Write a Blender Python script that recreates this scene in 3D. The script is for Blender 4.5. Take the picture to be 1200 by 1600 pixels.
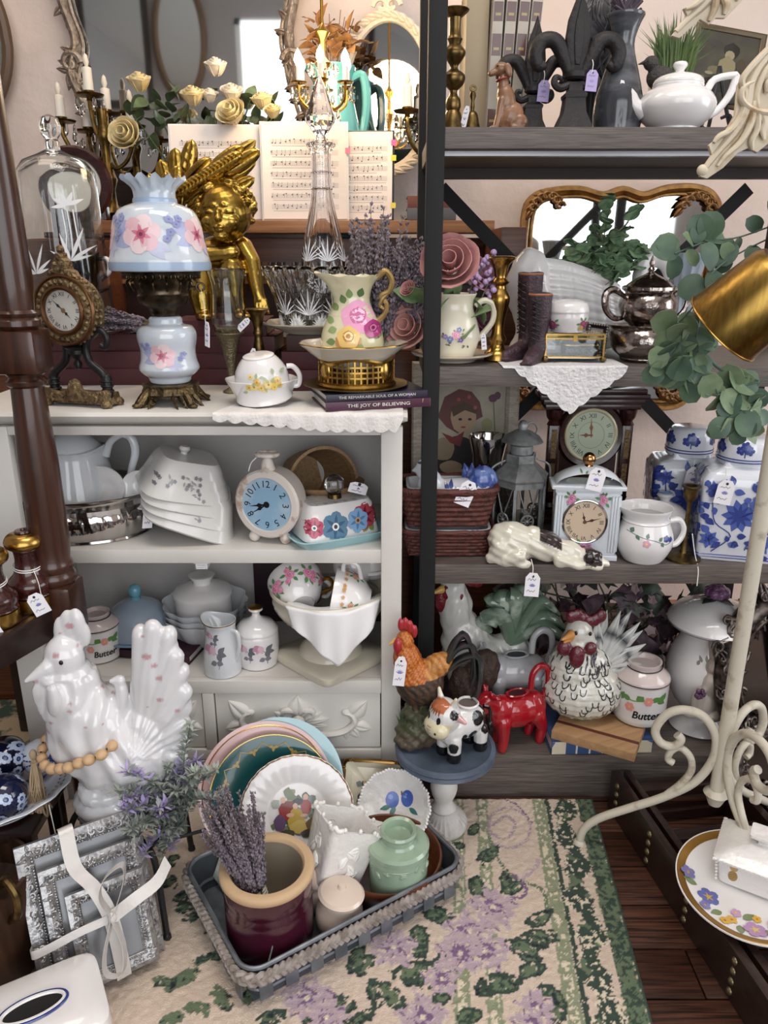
import bpy, bmesh, math, random
import numpy as np
from mathutils import Vector, Matrix, Euler
from mathutils.bvhtree import BVHTree
R = math.radians; PI = math.pi
random.seed(7); rng = np.random.default_rng(7)
for o in list(bpy.data.objects): bpy.data.objects.remove(o)
SC = bpy.context.scene; RCOL = SC.collection; PEND = []
class Later:                       # objects join the scene together at the end, which keeps the build quick
    objects = property(lambda s: s)
    def link(s, o): PEND.append(o)
COL = Later()
# ------------------------------------------------------------------ camera, world, light, exposure
FPX = 1202.0; PITCH = R(18.46); CAMZ = 1.2
cd = bpy.data.cameras.new('camera'); cam = bpy.data.objects.new("camera", cd); RCOL.objects.link(cam)
cam.location = (0, 0, CAMZ); cam.rotation_euler = (PI/2 - PITCH, 0, 0)
cd.sensor_fit = 'VERTICAL'; cd.sensor_height = 36.0; cd.lens = 36.0*FPX/1600.0; cd.clip_start = .02
SC.camera = cam
SC.view_settings.view_transform = 'Standard'; SC.view_settings.look = 'None'
SC.view_settings.gamma = 1.0; SC.view_settings.use_curve_mapping = False
SC.view_settings.exposure = -0.16
SC.cycles.use_denoising = True
SC.cycles.max_bounces = 8; SC.cycles.diffuse_bounces = 3; SC.cycles.glossy_bounces = 4; SC.cycles.use_adaptive_sampling = True; SC.cycles.adaptive_threshold = .025; SC.cycles.transparent_max_bounces = 12; SC.cycles.sample_clamp_indirect = 6.0
SC.cycles.caustics_reflective = False; SC.cycles.caustics_refractive = False
wd = bpy.data.worlds.new('sky'); SC.world = wd; wd.use_nodes = True
wd.node_tree.nodes['Background'].inputs[0].default_value = (.93, .96, 1.0, 1)
wd.node_tree.nodes['Background'].inputs[1].default_value = 2.6
def area(name, loc, rot, sx, sy, power, col=(1, 1, 1), portal=False):
    l = bpy.data.lights.new(name, 'AREA'); l.shape = 'RECTANGLE'; l.size = sx; l.size_y = sy; l.energy = power; l.color = col
    o = bpy.data.objects.new(name, l); COL.objects.link(o); o.location = loc; o.rotation_euler = rot
    if portal: l.cycles.is_portal = True
    return o
# daylight enters through the glazed shop front behind the camera and the side window on the right
area('shopfront_daylight', (.72, -2.55, 1.75), (R(90), 0, 0), 3.9, 2.7, 44, (.95, .975, 1.0))
area('ceiling_panel_light', (.1, .55, 3.5), (0, 0, 0), 1.6, .9, 44, (1.0, .95, .89))
area('ceiling_panel_light', (-1.2, 1.7, 3.5), (0, 0, 0), 1.2, .6, 14, (1.0, .82, .64))

# ------------------------------------------------------------------ pixel -> place
CS, SN = math.cos(PITCH), math.sin(PITCH)
def ray(px, py):
    u = (px-600)/FPX; v = (py-800)/FPX
    return Vector((u, CS - v*SN, -SN - v*CS))
def PY(px, py, Y):
    d = ray(px, py); return Vector((0, 0, CAMZ)) + d*(Y/d.y)
def PZ(px, py, z):
    d = ray(px, py); return Vector((0, 0, CAMZ)) + d*((z-CAMZ)/d.z)
def depth(p): return p.y*CS + (CAMZ-p.z)*SN

# ------------------------------------------------------------------ materials
LIN = {}
def lin(h):
    if not isinstance(h, str): return tuple(h)
    if h not in LIN: LIN[h] = lin_(h)
    return LIN[h]
def lin_(h):
    h = h.lstrip('#'); c = [int(h[i:i+2], 16)/255 for i in (0, 2, 4)]
    return tuple(x/12.92 if x <= .04045 else ((x+.055)/1.055)**2.4 for x in c)
MATS = {}
def mat(name, c='888888', r=.4, m=0, coat=0, bump=None, var=None, grain=None, tr=0, emit=0, ior=1.5, vc=False, sub=0, alpha=1, scl=(1, 1, 1)):
    if name in MATS: return MATS[name]
    M_ = bpy.data.materials.new(name); M_.use_nodes = True; nt = M_.node_tree; b = nt.nodes['Principled BSDF']
    L = nt.links.new; N = nt.nodes.new
    b.inputs['Base Color'].default_value = (*lin(c), 1); b.inputs['Roughness'].default_value = r; b.inputs['Metallic'].default_value = m
    b.inputs['Coat Weight'].default_value = coat; b.inputs['Coat Roughness'].default_value = .06
    b.inputs['Transmission Weight'].default_value = tr; b.inputs['IOR'].default_value = ior; b.inputs['Alpha'].default_value = alpha
    if sub: b.inputs['Subsurface Weight'].default_value = sub; b.inputs['Subsurface Scale'].default_value = .01
    if emit: b.inputs['Emission Color'].default_value = (*lin(c), 1); b.inputs['Emission Strength'].default_value = emit
    co = None
    if bump or var or grain:
        tc = N('ShaderNodeTexCoord'); mp = N('ShaderNodeMapping'); L(tc.outputs['Object'], mp.inputs[0]); mp.inputs['Scale'].default_value = scl; co = mp.outputs[0]
    src = None
    if vc:
        at = N('ShaderNodeAttribute'); at.attribute_name = 'Col'; src = at.outputs['Color']
    def mixc(fac, c2):
        nonlocal src
        mx = N('ShaderNodeMix'); mx.data_type = 'RGBA'; L(fac, mx.inputs[0])
        if src is None: mx.inputs[6].default_value = (*lin(c), 1)
        else: L(src, mx.inputs[6])
        mx.inputs[7].default_value = (*lin(c2), 1); src = mx.outputs[2]
    if var:
        sc_, c2, lo, hi = var
        nz = N('ShaderNodeTexNoise'); nz.inputs['Scale'].default_value = sc_; nz.inputs['Detail'].default_value = 5; L(co, nz.inputs[0])
        rp = N('ShaderNodeMapRange'); rp.inputs[1].default_value = lo; rp.inputs[2].default_value = hi; L(nz.outputs[0], rp.inputs[0]); mixc(rp.outputs[0], c2)
    if grain:
        axis, sc_, c2, st = grain
        mp2 = N('ShaderNodeMapping'); s3 = [sc_]*3; s3[axis] = sc_*.035; mp2.inputs['Scale'].default_value = s3; L(tc.outputs['Object'], mp2.inputs[0])
        nz = N('ShaderNodeTexNoise'); nz.inputs['Scale'].default_value = 1; nz.inputs['Detail'].default_value = 6; nz.inputs['Distortion'].default_value = .6; L(mp2.outputs[0], nz.inputs[0])
        rp = N('ShaderNodeMapRange'); rp.inputs[1].default_value = .5-st; rp.inputs[2].default_value = .5+st; L(nz.outputs[0], rp.inputs[0]); mixc(rp.outputs[0], c2)
    if src is not None: L(src, b.inputs['Base Color'])
    if emit and src is not None: L(src, b.inputs['Emission Color'])
    if bump:
        nz = N('ShaderNodeTexNoise'); nz.inputs['Scale'].default_value = bump[0]; nz.inputs['Detail'].default_value = 4; L(co, nz.inputs[0])
        bp = N('ShaderNodeBump'); bp.inputs['Strength'].default_value = bump[1]; bp.inputs['Distance'].default_value = bump[2] if len(bump) > 2 else .002
        L(nz.outputs[0], bp.inputs['Height']); L(bp.outputs[0], b.inputs['Normal'])
    MATS[name] = M_; return M_
def ink(h, r=.25): return mat('ink_'+h, h, r, coat=.3)

# ------------------------------------------------------------------ mesh kit: M = vertices + faces
class M:
    def __init__(s, V=None, F=None, C=None):
        s.V = np.array(V, float).reshape(-1, 3) if V is not None else np.zeros((0, 3)); s.F = list(F) if F is not None else []; s.C = C; s.MI = None
    def copy(s): n = M(s.V.copy(), list(s.F), None if s.C is None else s.C.copy()); n.MI = s.MI; return n
    def __add__(s, o):
        n = len(s.V); r = M(np.vstack([s.V, o.V]), s.F + [tuple(i+n for i in f) for f in o.F])
        if s.C is not None or o.C is not None:
            a = s.C if s.C is not None else np.ones((len(s.V), 3)); b = o.C if o.C is not None else np.ones((len(o.V), 3)); r.C = np.vstack([a, b])
        if s.MI is not None or o.MI is not None:
            r.MI = (s.MI or [0]*len(s.F)) + (o.MI or [0]*len(o.F))
        return r
    def mv(s, x=0, y=0, z=0): n = s.copy(); n.V = n.V + np.array((x, y, z)); return n
    def sc(s, x=1, y=None, z=None):
        y = x if y is None else y; z = x if z is None else z
        n = s.copy(); n.V = n.V*np.array((x, y, z))
        if x*y*z < 0: n.F = [tuple(reversed(f)) for f in n.F]
        return n
    def tf(s, m4):
        a = np.array(m4); n = s.copy(); n.V = n.V @ a[:3, :3].T + a[:3, 3]; return n
    def rot(s, rx=0, ry=0, rz=0): return s.tf(Euler((R(rx), R(ry), R(rz))).to_matrix().to_4x4())
    def fn(s, f): n = s.copy(); n.V = np.array([f(*v) for v in n.V]); return n
    def col(s, c): n = s.copy(); n.C = np.tile(np.array(lin(c)), (len(s.V), 1)); return n
    def mi(s, i): n = s.copy(); n.MI = [i]*len(n.F); return n
    def colf(s, f): n = s.copy(); n.C = np.array([lin(f(*v)) for v in n.V]); return n
    def normals(s):
        N = np.zeros_like(s.V)
        by = {}
        for f in s.F: by.setdefault(len(f), []).append(f)
        for k, fs in by.items():
            A = np.array(fs); a, b, c = s.V[A[:, 0]], s.V[A[:, 1]], s.V[A[:, -1]]; nn = np.cross(b-a, c-a)
            for i in range(k): np.add.at(N, A[:, i], nn)
        return N/np.maximum(np.linalg.norm(N, axis=1), 1e-12)[:, None]
    def push(s, f):
        n = s.copy(); N = s.normals(); n.V = n.V + N*np.array([f(*v) for v in s.V])[:, None]; return n
def J(*ms):
    ms = [m for x in ms for m in (x if isinstance(x, (list, tuple)) else [x])]
    r = M(); Vs = []; n = 0; anyC = any(m.C is not None for m in ms); anyI = any(m.MI is not None for m in ms); Cs = []; I = []
    for m in ms:
        Vs.append(m.V); r.F += [tuple(i+n for i in f) for f in m.F]; n += len(m.V)
        if anyC: Cs.append(m.C if m.C is not None else np.ones((len(m.V), 3)))
        if anyI: I += m.MI or [0]*len(m.F)
    r.V = np.vstack(Vs) if Vs else np.zeros((0, 3))
    if anyC: r.C = np.vstack(Cs)
    if anyI: r.MI = I
    return r
def spline(P, n=6, closed=False):
    P = [np.array(p, float) for p in P]; out = []; N = len(P)
    rngi = range(N if closed else N-1)
    for i in rngi:
        p1, p2 = P[i], P[(i+1) % N]; p0 = P[i-1] if (closed or i > 0) else 2*p1-p2; p3 = P[(i+2) % N] if (closed or i+2 < N) else 2*p2-p1
        for k in range(n):
            t = k/n; out.append(.5*((2*p1)+(-p0+p2)*t+(2*p0-5*p1+4*p2-p3)*t*t+(-p0+3*p1-3*p2+p3)*t**3))
    if not closed: out.append(P[-1])
    return out
def lathe(prof, n=32, sm=0, mod=None):
    """prof [(r,z)] bottom to top (or along the section); mod(theta, r, z) -> (r, z)"""
    if sm: prof = [tuple(p) for p in spline(prof, sm)]
    V = []; F = []; rows = []
    for (r, z) in prof:
        if abs(r) < 1e-6: rows.append([len(V)]); V.append((0, 0, z)); continue
        row = []
        for i in range(n):
            a = 2*PI*i/n; rr, zz = (r, z) if mod is None else mod(a, r, z)
            row.append(len(V)); V.append((rr*math.cos(a), rr*math.sin(a), zz))
        rows.append(row)
    for A, B in zip(rows, rows[1:]):
        if len(A) == 1 and len(B) == 1: continue
        for i in range(n):
            j = (i+1) % n
            if len(A) == 1: F.append((A[0], B[j], B[i]))
            elif len(B) == 1: F.append((A[i], A[j], B[0]))
            else: F.append((A[i], A[j], B[j], B[i]))
    return M(V, F)
def tube(P, r=1, n=8, closed=False, sm=0, cap=True, flat=1.0):
    if sm:
        if not np.isscalar(r):
            PP = spline([tuple(p)+(q,) for p, q in zip(P, r)], sm, closed); P = [p[:3] for p in PP]; r = [max(p[3], 1e-4) for p in PP]
        else: P = spline(P, sm, closed)
    P = [Vector(p) for p in P]; N = len(P); r = [r]*N if np.isscalar(r) else r
    V = []; F = []; up = None
    for i in range(N):
        if closed: t = P[(i+1) % N]-P[i-1]
        else: t = P[min(i+1, N-1)]-P[max(i-1, 0)]
        if t.length < 1e-9: t = Vector((0, 0, 1))
        t.normalize()
        if up is None: up = t.orthogonal().normalized() if abs(t.z) > .95 else Vector((0, 0, 1)).cross(t).normalized()
        up = (up-t*up.dot(t)); up = up.normalized() if up.length > 1e-6 else t.orthogonal().normalized()
        w = t.cross(up)
        for k in range(n):
            a = 2*PI*k/n; q = P[i]+up*(math.cos(a)*r[i])+w*(math.sin(a)*r[i]*flat); V.append(tuple(q))
    for i in range(N if closed else N-1):
        j = (i+1) % N
        for k in range(n):
            l = (k+1) % n; F.append((i*n+k, i*n+l, j*n+l, j*n+k))
    if cap and not closed: F.append(tuple(range(n-1, -1, -1))); F.append(tuple((N-1)*n+k for k in range(n)))
    return M(V, F)
def box(x0, x1, y0, y1, z0, z1, b=0):
    if b <= 0:
        V = [(x, y, z) for z in (z0, z1) for y in (y0, y1) for x in (x0, x1)]
        return M(V, [(0, 2, 3, 1), (4, 5, 7, 6), (0, 1, 5, 4), (2, 6, 7, 3), (0, 4, 6, 2), (1, 3, 7, 5)])
    bm = bmesh.new(); bmesh.ops.create_cube(bm, size=1)
    for v in bm.verts: v.co = Vector(((x0+x1)/2+v.co.x*(x1-x0), (y0+y1)/2+v.co.y*(y1-y0), (z0+z1)/2+v.co.z*(z1-z0)))
    bmesh.ops.bevel(bm, geom=bm.edges[:], offset=b, segments=2, profile=.6, affect='EDGES')
    return frombm(bm)
def frombm(bm):
    bm.verts.index_update(); r = M([tuple(v.co) for v in bm.verts], [tuple(v.index for v in f.verts) for f in bm.faces]); bm.free(); return r
def prism(out, y0, y1, b=0, seg=2):
    """outline in (x,z), thickness along y, rounded rim b"""
    bm = bmesh.new(); vs = [bm.verts.new((p[0], y0, p[1])) for p in out]; f = bm.faces.new(vs)
    bmesh.ops.recalc_face_normals(bm, faces=[f])
    e = bmesh.ops.extrude_face_region(bm, geom=[f]); nv = [v for v in e['geom'] if isinstance(v, bmesh.types.BMVert)]
    for v in nv: v.co.y = y1
    bmesh.ops.recalc_face_normals(bm, faces=bm.faces[:])
    if b:
        ed = [x for x in bm.edges if abs(x.verts[0].co.y-x.verts[1].co.y) < 1e-9]
        bmesh.ops.bevel(bm, geom=ed, offset=b, segments=seg, profile=.5, affect='EDGES', clamp_overlap=True)
    bmesh.ops.triangulate(bm, faces=[x for x in bm.faces if len(x.verts) > 4])
    return frombm(bm)
def ell(c, r, rot=(0, 0, 0), n=14):
    if np.isscalar(r): r = (r, r, r)
    return lathe([(math.sin(PI*i/(n//2+2)), -math.cos(PI*i/(n//2+2))) for i in range(n//2+3)], n).sc(*r).rot(*rot).mv(*c)
def cap(p0, p1, r0, r1=None, n=10):
    r1 = r0 if r1 is None else r1; p0 = Vector(p0); p1 = Vector(p1); L = (p1-p0).length
    pr = [(r0*math.sin(a), -r0*math.cos(a)) for a in (0, .5, 1.05)]+[(r0, 0), (r1, L)]+[(r1*math.sin(a), L+r1*math.cos(a)) for a in (1.05, .5, 0)]
    q = Vector((0, 0, 1)).rotation_difference(p1-p0) if L > 1e-9 else Matrix().to_quaternion()
    return lathe(pr, n).tf(Matrix.Translation(p0) @ q.to_matrix().to_4x4())
def chain(P, n=10):
    """tapering limb through [(x,y,z,r)]"""
    return [cap(a[:3], b[:3], a[3], b[3], n) for a, b in zip(P, P[1:])]
def blob(parts, vox=2.0, it=4, fac=.5):
    m = J(*parts); me = bpy.data.meshes.new('t'); me.from_pydata(m.V.tolist(), [], m.F); o = bpy.data.objects.new('t', me); RCOL.objects.link(o)
    a = o.modifiers.new('r', 'REMESH'); a.mode = 'VOXEL'; a.voxel_size = vox
    if it: s_ = o.modifiers.new('s', 'SMOOTH'); s_.factor = fac; s_.iterations = it
    dg = bpy.context.evaluated_depsgraph_get(); e = o.evaluated_get(dg); me2 = e.to_mesh()
    V = np.empty(len(me2.vertices)*3); me2.vertices.foreach_get('co', V); F = [tuple(p.vertices) for p in me2.polygons]; e.to_mesh_clear()
    bpy.data.objects.remove(o); bpy.data.meshes.remove(me)
    return M(V.reshape(-1, 3), F)
def ring(R0, r, n=32, k=8): return tube([(R0*math.cos(2*PI*i/n), R0*math.sin(2*PI*i/n), 0) for i in range(n)], r, k, closed=True)
def sheet(f, nu, nv):
    V = [f(i/nu, j/nv) for j in range(nv+1) for i in range(nu+1)]; w = nu+1
    return M(V, [(j*w+i, j*w+i+1, (j+1)*w+i+1, (j+1)*w+i) for j in range(nv) for i in range(nu)])
def thick(m, t):
    """give an open sheet a thickness"""
    N = m.normals(); n = len(m.V); F = list(m.F)+[tuple(i+n for i in reversed(f)) for f in m.F]; cnt = {}
    for f in m.F:
        for a, b in zip(f, f[1:]+f[:1]):
            k = (min(a, b), max(a, b)); cnt.setdefault(k, []).append((a, b))
    for k, l in cnt.items():
        if len(l) == 1: a, b = l[0]; F.append((b, a, a+n, b+n))
    r = M(np.vstack([m.V, m.V-N*t]), F)
    if m.C is not None: r.C = np.vstack([m.C, m.C])
    return r

# ------------------------------------------------------------------ things and parts
def mesh_data(m, mats, kx, kz, ang=42, name='mesh'):
    me = bpy.data.meshes.new(name); V = m.V*np.array((kx, kx, kz)); me.from_pydata(V.tolist(), [], m.F)
    for x in (mats if isinstance(mats, (list, tuple)) else [mats]): me.materials.append(x)
    if m.MI is not None: me.polygons.foreach_set('material_index', m.MI)
    if m.C is not None:
        a = me.color_attributes.new('Col', 'FLOAT_COLOR', 'POINT'); a.data.foreach_set('color', np.hstack([m.C, np.ones((len(m.C), 1))]).astype(np.float32).ravel())
    me.polygons.foreach_set('use_smooth', [True]*len(me.polygons))
    if ang < 180: me.set_sharp_from_angle(angle=R(ang))
    me.update(); return me
THINGS = []
class T:
    """one top-level thing. px,py = pixel of its base point on plane Y or at height z; local units are photo pixels at that depth"""
    def __init__(s, name, label, cat, px=0, py=0, Y=None, z=None, at=None, k=None, group=None, rz=0, rot=None, kind=None, world=False, lift=0, H=None):
        if at is not None: loc = Vector(at)
        elif Y is not None and z is not None: loc = Vector(((px-600)/FPX*(Y*CS+(CAMZ-z)*SN), Y, z))
        else: loc = PY(px, py, Y) if Y is not None else PZ(px, py, z)
        if lift: loc = loc + Vector((0, 0, lift))
        s.loc = loc; v = ((CAMZ-loc.z)*CS-loc.y*SN)/max(depth(loc), .01)
        s.k = k or depth(loc)/FPX; s.kz = s.k if (k or at is not None) else s.k/(CS-v*SN)
        if H and not k and at is None:
            py0 = 800+FPX*v; d = ray(0, py0-H); zt = CAMZ+d.z*(loc.y/d.y); s.kz = (zt-loc.z)/H; s.k = depth(Vector((loc.x, loc.y, (zt+loc.z)/2)))/FPX
        s.world = world; s.parts = []; s.name = name
        s.root = bpy.data.objects.new(name, None); COL.objects.link(s.root); s.root.location = loc; s.root.empty_display_size = .02
        s.root.rotation_euler = Euler([R(a) for a in rot]) if rot else (0, 0, R(rz))
        s.p = dict(label=label, category=cat)
        if group: s.p['group'] = group
        if kind: s.p['kind'] = kind
        THINGS.append(s)
    def add(s, name, m, mt, parent=None, label=None, ang=42, at=None, rot=None, kind=None):
        if s.world: m = m.mv(*(-s.loc))
        me = mesh_data(m, mt, s.k, s.kz, ang, name); return s.link(name, me, parent, label, at, rot, kind)
    def link(s, name, me, parent=None, label=None, at=None, rot=None, kind=None, m4=None):
        o = bpy.data.objects.new(name, me); COL.objects.link(o); o.parent = parent or s.root
        if at is not None: o.location = (at[0]*s.k, at[1]*s.k, at[2]*s.kz)
        if rot is not None: o.rotation_euler = Euler([R(a) for a in rot])
        if m4 is not None:
            m4 = m4.copy(); m4.translation = Vector((m4.translation.x*s.k, m4.translation.y*s.k, m4.translation.z*s.kz)); o.matrix_local = m4
        if label: o['label'] = label
        if kind: o['kind'] = kind
        s.parts.append(o); return o
    def data(s, m, mt, ang=42, name='mesh'): return mesh_data(m, mt, s.k, s.kz, ang, name)
def finish():
    for t in THINGS:
        if len(t.parts) == 1 and t.parts[0].parent == t.root:
            o = t.parts[0]; nm = t.name; mw = t.root.matrix_basis @ o.matrix_basis
            o.parent = None; o.matrix_basis = mw; PEND.remove(t.root); bpy.data.objects.remove(t.root); o.name = nm; o.data.name = nm; tgt = o
            if 'label' in o: del o['label']
        else: tgt = t.root
        for a, b in t.p.items(): tgt[a] = b
    for o in PEND: RCOL.objects.link(o)
def structure(name, m, mt, parent=None, ang=42):
    me = mesh_data(m, mt, 1, 1, ang, name); o = bpy.data.objects.new(name, me); COL.objects.link(o)
    if parent: o.parent = parent
    else: o['kind'] = 'structure'
    return o

# ------------------------------------------------------------------ printed decoration: flat shapes laid on a surface
def circ(x, z, r, n=14, w=0, ph=0, rz=None): return [(x+r*(1+w*math.sin(5*2*PI*i/n+ph))*math.cos(2*PI*i/n), z+(rz or r)*(1+w*math.sin(5*2*PI*i/n+ph))*math.sin(2*PI*i/n)) for i in range(n)]
def leafp(x, z, L, W, a, n=6):
    a = R(a); pts = [(L*i/n, W*math.sin(PI*(i/n)**.8)) for i in range(n+1)]+[(L*i/n, -W*math.sin(PI*(i/n)**.8)) for i in range(n-1, 0, -1)]
    return [(x+u*math.cos(a)-w*math.sin(a), z+u*math.sin(a)+w*math.cos(a)) for u, w in pts]
def strokep(P, w, sm=4):
    P = [np.array(p, float) for p in (spline(P, sm) if sm else P)]; out = []
    for i in range(len(P)-1):
        d = P[i+1]-P[i]; l = np.linalg.norm(d)
        if l < 1e-9: continue
        nrm = np.array((-d[1], d[0]))/l*w/2; e = d/l*w*.2
        out.append([tuple(P[i]-nrm-e), tuple(P[i+1]-nrm+e), tuple(P[i+1]+nrm+e), tuple(P[i]+nrm-e)])
    return out
def flower(x, z, r, c, cc='f0d060', n=5, a0=0, c2=None, pet=.62):
    o = []
    for i in range(n):
        a = R(a0+360*i/n); f_ = r*.43*min(1, 6/n); o.append((circ(x+(r-f_)*math.cos(a), z+(r-f_)*math.sin(a), f_, 8), c))
    if r > 9: c2 = c2 or cc
    if c2:
        for i in range(n): o.append((leafp(x, z, r*.55, r*.07, a0+360*i/n), c2))
    o.append((circ(x, z, r*.24, 8), cc)); return o
def rosep(x, z, r, c='e58fb0', cd='c2557f', cl='f3c3d3'):
    o = [(circ(x, z, r, 16, .07), c)]
    for i, (a, q) in enumerate([(200, .95), (320, .95), (80, .8), (20, .7), (140, .7)]):
        o.append((leafp(x+r*.45*math.cos(R(a+180)), z+r*.45*math.sin(R(a+180)), r*1.25, r*.28*q, a), cl if i % 2 else c))
    o += [(circ(x, z+r*.1, r*.5, 12, .06), cd), (circ(x+r*.04, z+r*.14, r*.38, 12, .05), cl), (circ(x, z+r*.12, r*.22, 8), cd)]
    return o
def spray(x, z, r, cols=('e58fb0', 'c2557f', 'f3c3d3'), green='5f8f5a', seed=1, n=3):
    q = random.Random(seed); o = []
    for i in range(6): a = 360*i/6+q.uniform(-20, 20); o.append((leafp(x+r*.5*math.cos(R(a)), z+r*.5*math.sin(R(a)), r*.75, r*.2, a), green))
    o += rosep(x, z, r*.55, *cols)
    for i in range(n-1):
        a = q.uniform(0, 360); o += rosep(x+r*.7*math.cos(R(a)), z+r*.7*math.sin(R(a)), r*.34, *cols)
    return o
def textp(s, size, align='CENTER', bold=0, shear=0, fit=None):
    cu = bpy.data.curves.new('t', 'FONT'); cu.body = s; cu.size = size; cu.align_x = align; cu.align_y = 'CENTER'; cu.offset = bold; cu.shear = shear; cu.resolution_u = 3
    o = bpy.data.objects.new('t', cu); RCOL.objects.link(o); dg = bpy.context.evaluated_depsgraph_get(); dg.update(); e = o.evaluated_get(dg); me = e.to_mesh()
    V = [(v.co.x, v.co.y) for v in me.vertices]; F = [tuple(p.vertices) for p in me.polygons]; e.to_mesh_clear(); bpy.data.objects.remove(o); bpy.data.curves.remove(cu)
    if fit and V: w = max(v[0] for v in V)-min(v[0] for v in V); V = [(v[0]*fit/w, v[1]) for v in V]
    return [[V[i] for i in f] for f in F]
def text(s, x, z, size, c, rot=0, **kw):
    ca, sa = math.cos(R(rot)), math.sin(R(rot)); return [([(x+u*ca-w*sa, z+u*sa+w*ca) for u, w in f], c, 0) for f in textp(s, size, **kw)]
def decal(t, target, shapes, name='painted_decoration', cx=0, cz=0, ang=0, mode='front', eps=.35, parent=None, step=.035, label=None, matte=False):
    """shapes: [(outline, colour[, rings])] in local units, thrown on to target (front: along +y turned by ang about z; top: along -z)"""
    me = target.data; bv = BVHTree.FromPolygons([tuple(v.co) for v in me.vertices], [tuple(p.vertices) for p in me.polygons])
    if mode == 'front': A = Matrix.Rotation(R(ang), 3, 'Z'); ex, ez, d = A @ Vector((1, 0, 0)), Vector((0, 0, 1)), A @ Vector((0, 1, 0))
    else: ex, ez, d = Vector((1, 0, 0)), Vector((0, 1, 0)), Vector((0, 0, -1))
    K = np.array((t.k, t.k, t.kz)); V = []; F = []; MI = []; cols = []; n_ = 0; lay = 0
    for si, shp in enumerate(shapes):
        pts, c = shp[0], shp[1]; rings = shp[2] if len(shp) > 2 else 2
        if c not in cols: cols.append(c)
        ctr = np.mean(np.array(pts), axis=0); L = [[tuple(p) for p in pts]]
        if rings: L.append([tuple(ctr+(np.array(p)-ctr)*.5) for p in pts]); L.append([tuple(ctr)])
        lay = min(lay+(1 if rings else .01), 60); idx = []; ok = True; base = len(V); new = []
        for row in L:
            ri = []
            for (u, w) in row:
                q = (ex*(u+cx)+ez*(w+cz)); o3 = Vector((q.x*t.k, q.y*t.k, q.z*t.kz))
                h = bv.ray_cast(o3-d*(2000*t.k), d)
                if h[0] is None and rings:
                    for f_ in (.85, .7, .5, .3):
                        q = ex*(ctr[0]+(u-ctr[0])*f_+cx)+ez*(ctr[1]+(w-ctr[1])*f_+cz); h = bv.ray_cast(Vector((q.x*t.k, q.y*t.k, q.z*t.kz))-d*(2000*t.k), d)
                        if h[0] is not None: break
                if h[0] is None: ok = False; break
                nn = h[1] if h[1].dot(d) < 0 else -h[1]
                p = h[0]+nn*((eps+lay*step)*t.k); ri.append(base+len(new)); new.append(tuple(p))
            if not ok: break
            idx.append(ri)
        if not ok: continue
        V += new; mi_ = cols.index(c); N = len(pts)
        if not rings: F.append(tuple(idx[0])); MI.append(mi_)
        else:
            for i in range(N):
                j = (i+1) % N; F.append((idx[0][i], idx[0][j], idx[1][j], idx[1][i])); F.append((idx[1][i], idx[1][j], idx[2][0])); MI += [mi_, mi_]
    if not V: return None
    me2 = bpy.data.meshes.new(name); me2.from_pydata(V, [], F)
    for c in cols: me2.materials.append((mat('print_'+c, c, .8) if matte else ink(c)) if isinstance(c, str) else c)
    me2.polygons.foreach_set('material_index', MI); me2.polygons.foreach_set('use_smooth', [True]*len(F)); me2.update()
    o = bpy.data.objects.new(name, me2); COL.objects.link(o); o.parent = target if parent is None else parent
    if label: o['label'] = label
    t.parts.append(o); return o
def tag_on(t, x, y, z, w=17, h=26, tilt=0, yaw=0, sx=None, sy=None, sz=None, parent=None, c='f4f1f6'):
    """a white swing ticket on a string"""
    o = prism([(-w/2, 0), (w/2, 0), (w/2, h*.8), (w*.25, h), (-w*.25, h), (-w/2, h*.8)], -.5, .5)
    g = t.add('price_tag', o, mat('tag_'+c, c, .6), parent, at=(x, y, z), rot=(0, tilt, yaw), label='small paper price tag')
    q = random.Random(int(x*7+z)); sh = []
    for i in (0, 2): sh += [(s_, '5a5570', 0) for s_ in strokep([(-w*.34+w*.11*j, h*(.2+.24*i)+(j % 2)*h*.08*q.uniform(.4, 1.2)) for j in range(6)], .7, 2)]
    sh += [(leafp(0, h*.42, h*.16, w*.05, a_), '8a86c0', 0) for a_ in (60, 90, 120, 30, 150)]+[(circ(0, h*.86, w*.09, 8), '33303a')]
    decal(t, g, sh, 'handwriting', eps=.1)
    if sx is not None:
        dx, dy, dz = sx-x, sy-y, sz-z
        s_ = t.add('string', tube([(x, y-.6, z+h*.86), (x+dx*.3+1, y+dy*.3-2, z+h+(dz-h)*.5), (sx, sy, sz)], .6, 5, sm=4), mat('string', 'f0eee8', .8), parent)
    return g
# ================================================================== the room
wallm = mat('plaster', 'd9c9c0', .85, bump=(26, .35, .01), var=(3, 'd0bdb2', .35, .7))
wallg = mat('plaster_grey', 'b4b0b0', .85, bump=(26, .3, .01))
WY = 2.55
structure('wall_back', box(-3.2, 3.2, WY, WY+.1, 0, 3.7), wallm)
structure('wall_left', box(-3.3, -3.2, -2.8, WY, 0, 3.7), wallg)
structure('wall_right', J(box(3.2, 3.3, -2.8, -.2, 0, 3.7), box(3.2, 3.3, 1.6, WY, 0, 3.7), box(3.2, 3.3, -.2, 1.6, 0, .6), box(3.2, 3.3, -.2, 1.6, 2.7, 3.7)), wallm)
structure('wall_front', J(box(-3.2, -1.3, -2.8, -2.7, 0, 3.7), box(-1.3, 3.2, -2.8, -2.7, 0, .35), box(-1.3, 3.2, -2.8, -2.7, 3.15, 3.7), box(2.7, 3.2, -2.8, -2.7, .35, 3.15)), wallg)
structure('ceiling', box(-3.2, 3.2, -2.7, WY, 3.6, 3.7), mat('ceiling', 'e8e4e0', .9))
wf = mat('window_paint', 'f0f0ee', .4)
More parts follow.
